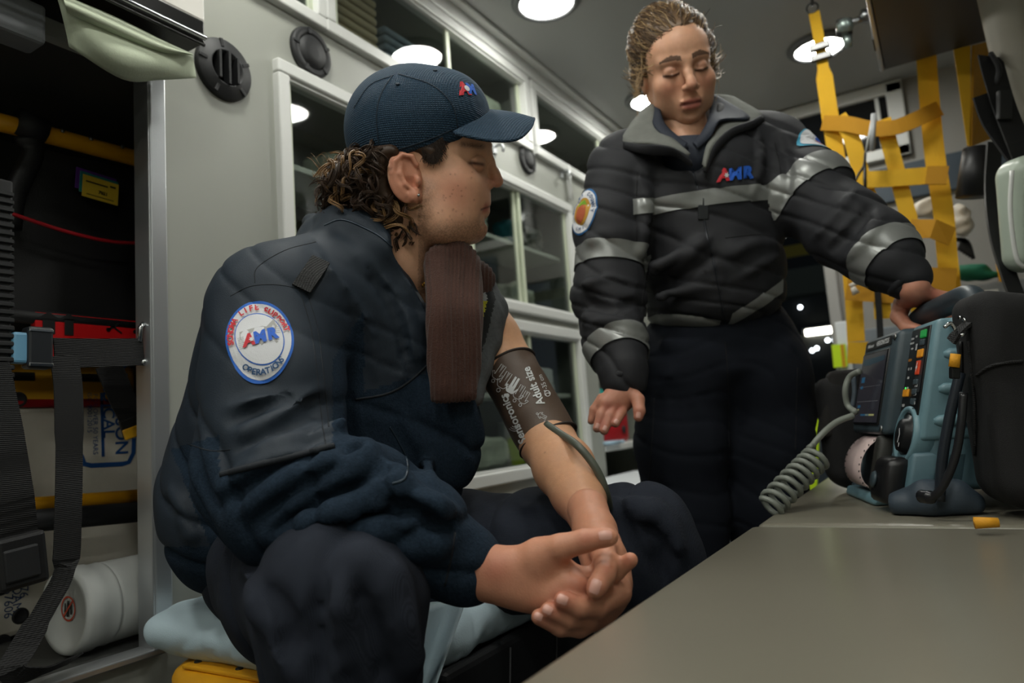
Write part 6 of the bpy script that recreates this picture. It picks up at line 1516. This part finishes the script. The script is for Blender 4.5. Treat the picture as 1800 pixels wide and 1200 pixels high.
for k in range(4):
    b0 = hc+hx*(.030-.020*k)
    finger(S, [b0+up_*.031+fr*.002, b0+up_*.020-fr*.024, b0-up_*.004-fr*.029, b0-up_*.026-fr*.014, b0-up_*.029+fr*.004], [.0118, .0108, .0100, .0095, .0085], .006)
finger(S, [hc+hx*-.03+up_*.028+fr*.022, hc-hx*.022+up_*.004+fr*.034, hc-hx*.002-up_*.018+fr*.030, hc+hx*.018-up_*.026+fr*.020], [.0150, .0130, .0112, .0090], .008)
gv2, gq2 = S.mesh(1)
for v, q in ((gv1, gq1), (gv2, gq2)):
    c = np.tile(srgb('c58a72'), (len(v), 1)); x, y, d = pix(v)
    for cx_, cy_, r_ in ((1087, 716, 10), (1068, 714, 10), (1055, 742, 10), (1062, 750, 8), (1078, 738, 8), (1122, 728, 10), (1600, 540, 18), (1625, 562, 12), (1640, 515, 15)): c = mixc(c, .6*np.exp(-(((x-cx_)/r_)**2+((y-cy_)/r_)**2)), srgb('b05f50'))
    parts.append((v, q, c))
S = SDF.around([P(1210, 250, 1.47), P(1250, 600, 1.47), P(1090, 640, 1.28), P(1600, 480, 1.13)], .12, .012)
S.cone(P(1205, 270, 1.49), .05, P(1260, 570, 1.49), .07, .05); S.chain([P(1200, 290, 1.47), P(1095, 305, 1.44), P(1072, 520, 1.38), P(1098, 660, 1.26)], [.05, .045, .038, .024], .04); S.chain([P(1230, 280, 1.47), P(1365, 275, 1.47), P(1490, 405, 1.315), P(1585, 480, 1.21)], [.05, .045, .034, .024], .04)
tv_, tq_ = S.mesh(1); parts.append((tv_, tq_, np.tile(srgb('d09e80'), (len(tv_), 1))))
S = SDF.around([G(0, -.04, -.035), P(1208, 275, 1.46)], .08, .003); S.cone(G(0, -.03, -.030), .047, P(1206, 262, 1.452), .050, .02); S.ell(P(1206, 275, 1.455), (.075, .03, .055), axr(5), .03); tv_, tq_ = S.mesh(1); parts.append((tv_, tq_, np.tile(srgb('d09e80'), (len(tv_), 1))))
v_, q_, c_ = joinparts(parts); wbody = npmesh('body', v_, q_, M_skin, wom, c_)
t1 = BVHTree.FromPolygons([V(v) for v in gv1], [tuple(int(i) for i in q) for q in gq1])
for a in ((1063, 752, -112, .009, .007), (1050, 748, -108, .009, .007), (1083, 740, -115, .009, .007), (1122, 729, -95, .010, .008)): nail(t1, *a, wbody)
# ---- trousers
dn = np.array([0, 0, -1.0]); hR, hL = P(1198, 640, 1.47), P(1345, 640, 1.49)
zt = lambda p, z: np.array([p[0], p[1], z])
S = SDF.around([zt(hR, .08), zt(hL, .08), P(1260, 560, 1.48)], .17, .006)
S.ell(P(1262, 590, 1.485), (.152, .10, .115), axr(5), .04); S.ell(P(1205, 650, 1.46), (.088, .09, .10), axr(5), .05); S.ell(P(1335, 650, 1.475), (.088, .09, .10), axr(5), .05)
kR, kL = zt(hR+CR*.006-CU*0, .46)+Mn*.0, zt(hL, .46)
kR = P(1204, 900, 1.43); kL = P(1345, 890, 1.47)
S.chain([P(1198, 660, 1.465), P(1197, 780, 1.44), kR, zt(kR, .08)], [.094, .090, .082, .066], .04, .03)
S.chain([P(1345, 660, 1.48), P(1352, 780, 1.465), kL, zt(kL, .08)], [.090, .084, .080, .066], .04, .03)
S.chain([P(1400, 640, 1.47), P(1414, 720, 1.46), P(1404, 790, 1.45)], [.016, .022, .012], .02)         # thigh pocket
for a, b_, r0 in (((1270, 640, 1.39), (1170, 600, 1.38), .010), ((1275, 650, 1.39), (1380, 610, 1.40), .010), ((1275, 640, 1.40), (1180, 660, 1.37), .008)): S.cone(P(*a), r0, P(*b_), r0*.6, .03)
pv, pq = S.mesh(2); nn = vnormals(pv, pq); fold = np.abs(np.sin((pv @ (CR*10+CU*55))+2.5*wnoise(pv, 9, 14)))
pv = pv+nn*(wnoise(pv, 14, 16)*.0028-(1-fold)**4*.0030)[:, None]
wp = npmesh('trousers', pv, pq, M_wpant, wom); wt = bvh(wp)
M_ws = mat('trouser seam', '0f1116', .8)
seam(wt, sp2([(1274, 600), (1278, 640), (1280, 700), (1282, 800)]), 'fly_seam', M_ws, wp, .002); seam(wt, sp2([(1402, 645), (1400, 720), (1398, 790)]), 'seam', M_ws, wp, .002); seam(wt, sp2([(1150, 700), (1146, 780), (1140, 850)]), 'seam', M_ws, wp, .002)
for kk in (kR, kL):
    q = zt(kk, .05); f_ = nrm((-.2, -1, 0)); S = SDF.around([q], .26, .008); S.chain([q-f_*.05, q+f_*.06, q+f_*.14], [.046, .044, .036], .03); S.cone(q+np.array([0, 0, .03]), .045, q+np.array([0, 0, .14]), .05, .03); S.plane((0, 0, .004), (0, 0, -1)); v_, q_ = S.mesh(1); npmesh('boot', v_, q_, M_rubber, wom)
# ---- jacket
S = SDF.around([P(1010, 260, 1.4), P(1660, 540, 1.05), P(1400, 590, 1.55), P(1020, 680, 1.25), P(1200, 190, 1.5)], .07, .0042)
S.ell(P(1232, 345, 1.46), (.160, .150, .125), axr(6), .05); S.ell(P(1252, 470, 1.455), (.146, .125, .128), axr(6), .05); S.ell(P(1256, 535, 1.46), (.138, .055, .120), axr(8), .03)
S.cone(P(1110, 280, 1.45), .058, P(1200, 235, 1.47), .055, .05); S.cone(P(1345, 250, 1.48), .060, P(1230, 230, 1.47), .055, .05)
S.chain([P(1092, 300, 1.435), P(1070, 400, 1.41), P(1068, 520, 1.375), P(1082, 600, 1.315), P(1096, 652, 1.265)], [.070, .066, .064, .056, .046], .035, .03)
S.chain([P(1365, 270, 1.47), P(1425, 340, 1.385), P(1490, 405, 1.31), P(1536, 434, 1.26), P(1566, 462, 1.222)], [.070, .073, .070, .062, .054], .035, .03)
S.cone(P(1572, 468, 1.215), .046, P(1594, 490, 1.20), .038, .012)
S.cone(P(1096, 655, 1.262), .043, P(1099, 672, 1.252), .040, .008)
for a, b_, r0 in (((1440, 330, 1.32), (1470, 420, 1.295), .009), ((1500, 365, 1.255), (1490, 440, 1.26), .010), ((1530, 395, 1.222), (1525, 460, 1.225), .008), ((1030, 500, 1.31), (1110, 520, 1.31), .009), ((1030, 560, 1.30), (1120, 570, 1.28), .009), ((1040, 420, 1.345), (1110, 410, 1.35), .007), ((1150, 470, 1.35), (1230, 430, 1.34), .009), ((1160, 520, 1.355), (1260, 500, 1.34), .006), ((1290, 440, 1.335), (1360, 430, 1.36), .010), ((1380, 250, 1.40), (1390, 330, 1.36), .010), ((1330, 230, 1.42), (1330, 330, 1.37), .010), ((1135, 300, 1.375), (1125, 440, 1.35), .008)): S.cone(P(*a), r0, P(*b_), r0*.6, .022)
S.plane(P(1256, 578, 1.45), nrm(-CU*.99+CR*.05), .01) if 0 else None
S.cone(G(0, -.09, -.02), .060, G(-.005, -.16, -.03), .062, .006, 'cut')
for d_ in (1.44, 1.40, 1.36): S.cone(P(1205, 185, d_), .062, P(1207, 250, d_), .054, .006, 'cut')
S.chain([P(1200, 240, 1.38), P(1212, 268, 1.36), P(1224, 295, 1.345)], [.040, .026, .010], .006, None, 'cut')
S.folds([([(1120, 300), (1135, 360), (1130, 430)], .008, 1), ([(1150, 480), (1200, 455), (1245, 420)], .010, 1), ([(1150, 505), (1210, 480), (1255, 450)], .008, -1), ([(1285, 450), (1320, 430), (1360, 425)], .009, 1), ([(1290, 490), (1330, 470), (1365, 450)], .008, 1), ([(1330, 230), (1335, 290), (1320, 340)], .009, 1), ([(1370, 240), (1385, 300), (1375, 360)], .009, -1), ([(1030, 500), (1070, 490), (1115, 500)], .008, 1), ([(1030, 530), (1075, 540), (1118, 530)], .007, -1), ([(1035, 570), (1080, 565), (1122, 575)], .009, 1), ([(1430, 420), (1470, 380), (1500, 340)], .009, 1), ([(1460, 440), (1500, 400), (1530, 365)], .008, -1), ([(1480, 460), (1520, 425), (1550, 385)], .009, 1)])
jv, jq = S.mesh(2); nn = vnormals(jv, jq); fold = np.abs(np.sin((jv @ (CR*24+CU*58+CB*8))+2.4*wnoise(jv, 10, 31)))
jv = jv+nn*(wnoise(jv, 16, 33)*.0035+wnoise(jv, 38, 34)*.0018-(1-fold)**3*.0048)[:, None]
wj = npmesh('jacket', jv, jq, M_blkj, wom); wjt = bvh(wj)
M_js = mat('jacket seam', '0c0d10', .8)
def armband(a, b_, t0, t1, r, nm='reflective_band', off=.003):
    a, b_ = np.array(a), np.array(b_); d = nrm(b_-a); return band(wj, [(a+d*t1, d), (a+d*t0, -d)], nm, M_refl, wj, off, (a+d*(t0-.02), a+d*(t1+.02), r))
A, B_ = P(1070, 400, 1.41), P(1068, 520, 1.375); armband(A, B_, .052, .088, .088)
A, B_ = P(1082, 600, 1.315), P(1096, 652, 1.265); armband(A, B_, .012, .044, .080)
A, B_ = P(1425, 340, 1.385), P(1490, 405, 1.31); armband(A, B_, -.022, .026, .098)
A, B_ = P(1540, 438, 1.255), P(1574, 468, 1.215); armband(A, B_, .018, .052, .080)
dch = nrm(P(1355, 332, 1.33)-P(1105, 362, 1.33)); nch = nrm(np.cross(CB, dch)); nch = nch if nch @ CU > 0 else -nch
cband = band(wj, [(P(1230, 333, 1.33), nch), (P(1230, 361, 1.33), -nch), (P(1356, 340, 1.38), CR), (P(1107, 360, 1.38), -CR)], 'reflective_band', M_refl, wj, .0025, (P(1150, 350, 1.44), P(1310, 335, 1.44), .145))
dh = nrm(P(1272, 574, 1.35)-P(1130, 556, 1.37)); nh = nrm(np.cross(CB+CU*.1, dh)); nh = nh if nh @ CU > 0 else -nh
band(wj, [(P(1200, 549, 1.35), nh), (P(1200, 571, 1.35), -nh), (P(1271, 560, 1.35), CR), (P(1128, 560, 1.38), -CR), (P(1250, 560, 1.47), -CB)], 'hem_band', M_refl, wj, .003, (P(1180, 550, 1.46), P(1330, 550, 1.46), .16))
dh = nrm(P(1366, 510, 1.36)-P(1282, 566, 1.34)); nh = nrm(np.cross(CB, dh)); nh = nh if nh @ CU > 0 else -nh
band(wj, [(P(1320, 528, 1.35), nh), (P(1320, 551, 1.35), -nh), (P(1372, 540, 1.38), CR), (P(1283, 540, 1.36), -CR), (P(1320, 540, 1.46), -CB)], 'hem_band', M_refl, wj, .003, (P(1280, 540, 1.46), P(1330, 540, 1.46), .16))
seam(wjt, sp2([(1212, 282), (1222, 315), (1232, 350), (1240, 400), (1252, 450), (1264, 510), (1275, 570)]), 'front_zip', mat('front zip', '23262c', .35, metal=.3), wj, .0032, 4)
q = onto(wjt, [(1236, 372)], .004)
if q: MB().box(q[0], (.010, .014, .003), [CR, CU, CB], .002).build('zip_pull', mat('zip pull', '3a3c3f', .3, metal=.6), wj); MB().tube([q[0]+CU*.012, q[0]+CU*.035], .003, 8).build('zip_slider', mat('zip pull', '3a3c3f'), wj)
for pts in ([(1120, 300), (1118, 380), (1122, 460)], [(1362, 250), (1372, 310), (1362, 380)], [(1140, 470), (1130, 520), (1128, 550)], [(1275, 418), (1330, 412), (1358, 415)]): seam(wjt, sp2(pts), 'seam', M_js, wj, .002, 4)
# logo
q = onto(wjt, [(1290, 307)], 0)
if q:
    D = Decal(q[0], nrm(CR+CU*.12), nrm(CU-CR*.12), wjt, nrm(P(1290, 307, 1)-CAM)); amr(D, (0, 0), 0, 1.75, .0025, 0, 1, 2)
    D.build('chest_logo', [mat('patch red', 'c01f2d'), mat('patch royal blue', '1c5cc4'), mat('patch white', 'd3d4d8')], wj)
# sleeve patches
q = onto(wjt, [(1028, 372)], 0)
if q:
    dn_ = nrm(P(1028, 372, 1)-CAM+CR*.9); n_ = -dn_; vv = nrm(CU-n_*(CU @ n_)); uu = np.cross(vv, n_)
    el = lambda sc: (lambda t: sc/math.sqrt((math.cos(t)/.034)**2+(math.sin(t)/.044)**2))
    D = Decal(q[0]-uu*.008, uu, vv, wjt, dn_); D.polar(el(1), 0, .0018, n=40); D.polar(el(.92), 1, .0026, n=40); D.polar(el(.60), 2, .0032, n=30); D.polar(el(.38), 3, .0038, (0, -.004), 20, 3)
    D.poly([(-.012, .010), (.010, .012), (.004, .022), (-.008, .021)], 4, .0038)
    D.arc('SONOMA COUNTY', el(.76), math.radians(190), math.radians(-10), .0085, 5, .0034, bold=.0003); D.arc('EMS', el(.76), math.radians(250), math.radians(290), .0085, 5, .0034, True)
    D.build('sleeve_patch', [mat('patch blue rim', '1d5f96', .7), mat('patch white', 'd3d4d8'), mat('patch gold', 'b98a2a', .7), mat('patch rust', 'a8502a', .7), mat('patch green', '7aa82a', .7), mat('patch dark blue', '1b4a78')], wj)
n_ = nrm(CR*.62+CU*.72-CB*.10); hh = wjt.ray_cast(V(P(1404, 285, 1.40)+n_*.25), V(-n_)); q = [np.array(hh[0])] if hh[0] is not None else []
if q:
    dn_ = -n_; vv = nrm(CU-n_*(CU @ n_)); uu = np.cross(vv, n_)
    D = Decal(q[0]+uu*-.010, uu, vv, wjt, dn_); D.polar(el(.85), 0, .0018, n=40); D.polar(el(.78), 1, .0026, n=40); D.text('A', .02, 2, .0034, (-.012, 0), 0, .2, .001); D.text('MR', .02, 3, .0034, (.008, 0), 0, .2, .001)
    D.build('sleeve_patch', [mat('patch cyan', '3f9fc0', .7), mat('patch white', 'd3d4d8'), mat('patch red', 'c01f2d'), mat('patch royal blue', '1c5cc4')], wj)
# collar: wide folded wings with grey fleece inside, shirt collar within
def wing(inner, outer, name, m, par, th=.006, bulge=.006, nv=6):
    a, b_ = spline([P(*p) for p in inner], 6), spline([P(*p) for p in outer], 6); n = len(a)-1
    o = MB().grid(lambda u, v: a[round(u*n)]*(1-v)+b_[round(u*n)]*v+CB*bulge*math.sin(math.pi*v), n, nv).build(name, m, par); solid(o, th, 0); return o
wing([(1158, 175, 1.47), (1150, 190, 1.43), (1158, 226, 1.385), (1188, 250, 1.345), (1212, 272, 1.325)], [(1128, 196, 1.47), (1108, 222, 1.42), (1096, 250, 1.385), (1150, 254, 1.335), (1208, 276, 1.318)], 'collar_lining', M_fleece, wj)
wing([(1096, 250, 1.38), (1124, 254, 1.355), (1155, 254, 1.328), (1185, 260, 1.315), (1210, 276, 1.312)], [(1097, 260, 1.382), (1124, 268, 1.36), (1160, 272, 1.338), (1190, 274, 1.325), (1216, 292, 1.318)], 'collar_edge', M_blkj, wj, .007, .003)
wing([(1250, 168, 1.48), (1262, 190, 1.44), (1262, 225, 1.385), (1244, 255, 1.345), (1236, 290, 1.325)], [(1290, 172, 1.48), (1340, 206, 1.42), (1285, 232, 1.37), (1252, 262, 1.34), (1238, 296, 1.322)], 'collar_lining', M_fleece, wj)
wing([(1336, 204, 1.415), (1318, 214, 1.385), (1282, 228, 1.365), (1252, 258, 1.338), (1236, 300, 1.322)], [(1342, 212, 1.42), (1322, 224, 1.39), (1288, 238, 1.37), (1258, 268, 1.345), (1240, 304, 1.326)], 'collar_edge', M_blkj, wj, .007, .003)
sh = empty('shirt', P(1205, 240, 1.42)); sh.parent = wom; sh.location = V(P(1205, 240, 1.42))-wom.location
wing([(1166, 168, 1.455), (1160, 190, 1.42), (1168, 218, 1.385), (1190, 240, 1.36), (1208, 252, 1.35)], [(1148, 182, 1.45), (1147, 205, 1.415), (1152, 226, 1.38), (1180, 250, 1.352), (1205, 262, 1.342)], 'shirt_collar', M_shirt, sh, .005, .004)
wing([(1246, 168, 1.46), (1248, 188, 1.43), (1244, 214, 1.39), (1232, 236, 1.36), (1218, 252, 1.35)], [(1262, 170, 1.455), (1318, 208, 1.40), (1268, 212, 1.372), (1250, 240, 1.35), (1226, 262, 1.342)], 'shirt_collar', M_shirt, sh, .005, .004)
S = SDF.around([P(1170, 220, 1.4), P(1260, 330, 1.4)], .06, .004); S.ell(P(1213, 288, 1.43), (.062, .065, .085), axr(5), .02); S.cone(P(1203, 250, 1.43), .052, P(1205, 275, 1.44), .060, .02); S.plane(P(1205, 238, 1.38), nrm(CU+CB*.15), .004); v_, q_ = S.mesh(1); npmesh('shirt_front', v_, q_, M_shirt, sh)
# ---- hair
wh = empty('hair', G(0, .05, -.05)); wh.parent = wom; wh.location = V(G(0, .05, -.05))-wom.location
M_wh = mat('dark blond hair', '6a5137', .45, var=.35, vscale=70, spec=.5); M_wh2 = mat('blond hair streak', 'a88a60', .42, spec=.5); M_wh3 = mat('dark hair root', '32251b', .5)
def Gl(x, y, z): return np.array([x, y, z], float)
S = SDF.around([Gl(-.1, .16, -.16), Gl(.1, .16, .08), Gl(-.1, -.06, -.16), Gl(.1, -.06, .08)], .03, .003)
S.ell(Gl(0, .043, -.036), (.081, .098, .102), WA, .02); S.ell(Gl(-.025, .078, -.03), (.056, .062, .07), WA, .02); S.ell(Gl(0, .03, -.135), (.045, .045, .04), WA, .02)
for sg in (1, -1): S.ell(Gl(sg*.070, .012, -.034), (.014, .050, .040), WA, .02)
S.ell(Gl(0.004, -.004, .085), (.061, .094, .072), WA, .008, 'cut'); S.ell(Gl(0, -.09, .0), (.075, .075, .10), WA, .015, 'cut')
v_, q_ = S.mesh(1); hn = vnormals(v_, q_); loc = v_.copy(); v_ = tow(v_+hn*(wnoise(v_, 55, 41)*.0035)[:, None]); hn = vnormals(v_, q_); npmesh('hair_mass', v_, q_, M_wh, wh)
cand = np.where((loc[:, 2] > -.10) & (hn @ CB > -.35) )[0]
def swept(rn):
    i = int(cand[rn.randrange(len(cand))]); p = v_[i]; n = hn[i]; l = loc[i]
    fr_ = l[2] > .0 and l[1] > .06; d = nrm(-wz*1.0+wy*(.55 if l[1] < .09 else .25)+wx*(.25*np.sign(l[0]))+np.array([rn.gauss(0, .05 if fr_ else .16) for _ in range(3)])); d = nrm(d-n*(d @ n)); L_ = rn.uniform(.03, .06); out = []; ph = rn.uniform(0, 6); lift = rn.uniform(.001, .005)
    for k in range(9):
        t = k/8; r = p+d*L_*t; c = G(0, .043, -.036); rad = r-c; base_ = p-c; r = c+rad*(np.linalg.norm(base_)/np.linalg.norm(rad)*.35+.65) if 0 else r-n*(L_*t)**2*5.5
        out.append(r+n*(lift*math.sin(3.0*t)+.001)+np.cross(d, n)*.003*math.sin(5*t+ph))
    return out, rn.uniform(.0006, .0013)
strands(1100, swept, 'hair_strands', M_wh, wh, seed=11); strands(520, swept, 'light_strands', M_wh2, wh, seed=12); strands(300, swept, 'dark_strands', M_wh3, wh, seed=13)
def wisp(rn):
    sg = rn.choice((-1, -1, 1)); p = G(sg*rn.uniform(.070, .080), rn.uniform(.01, .05), rn.uniform(-.02, .02)); L_ = rn.uniform(.05, .10); ph = rn.uniform(0, 6); ou = rn.uniform(.002, .014); out = []
    for k in range(12):
        t = k/11; out.append(p-CU*L_*t+wx*sg*(ou*math.sin(t*2.6)+.004*t)+CR*.003*math.sin(t*6+ph))
    return out, rn.uniform(.0003, .0006)
strands(26, wisp, 'loose_wisps', M_wh2, wh, seed=14)
def lock(rn):
    p = G(rn.uniform(-.060, -.052), rn.uniform(.045, .07), rn.uniform(.028, .04)); e = G(-.086, rn.uniform(-.01, .012), -.02); m_ = G(-.080, .040, .012); return spline([p, m_+np.array([rn.gauss(0, .003) for _ in range(3)]), e], 5), rn.uniform(.0008, .0014)
for sg in (1, -1): MB().lathe(G(sg*.079, -.030, -.008), wz, [(.003, 0), (.0025, .0015), (.001, .002)], 10).build('ear_stud', M_chrome, wom)
def ringof(c, ax_, r, rr, name, m, par):
    ax_ = nrm(ax_); e1 = nrm(np.cross(ax_, CB)); e2 = np.cross(ax_, e1); MB().tube([np.array(c)+r*(math.cos(t)*e1+math.sin(t)*e2) for t in np.linspace(0, 2*math.pi, 41)[:-1]], rr, 8, closed=True).build(name, m, par)
ringof(P(1596, 492, 1.20), P(1606, 500, 1.195)-P(1580, 474, 1.21), .030, .0085, 'cuff_rib', M_blkj, wj)
ringof(P(1099, 672, 1.252), P(1099, 672, 1.252)-P(1096, 652, 1.265), .031, .0085, 'cuff_rib', M_blkj, wj)
ringof(P(826, 993, .775), P(822, 990, .775)-P(800, 978, .778), .033, .008, 'cuff_rib', M_navyf, jacket)
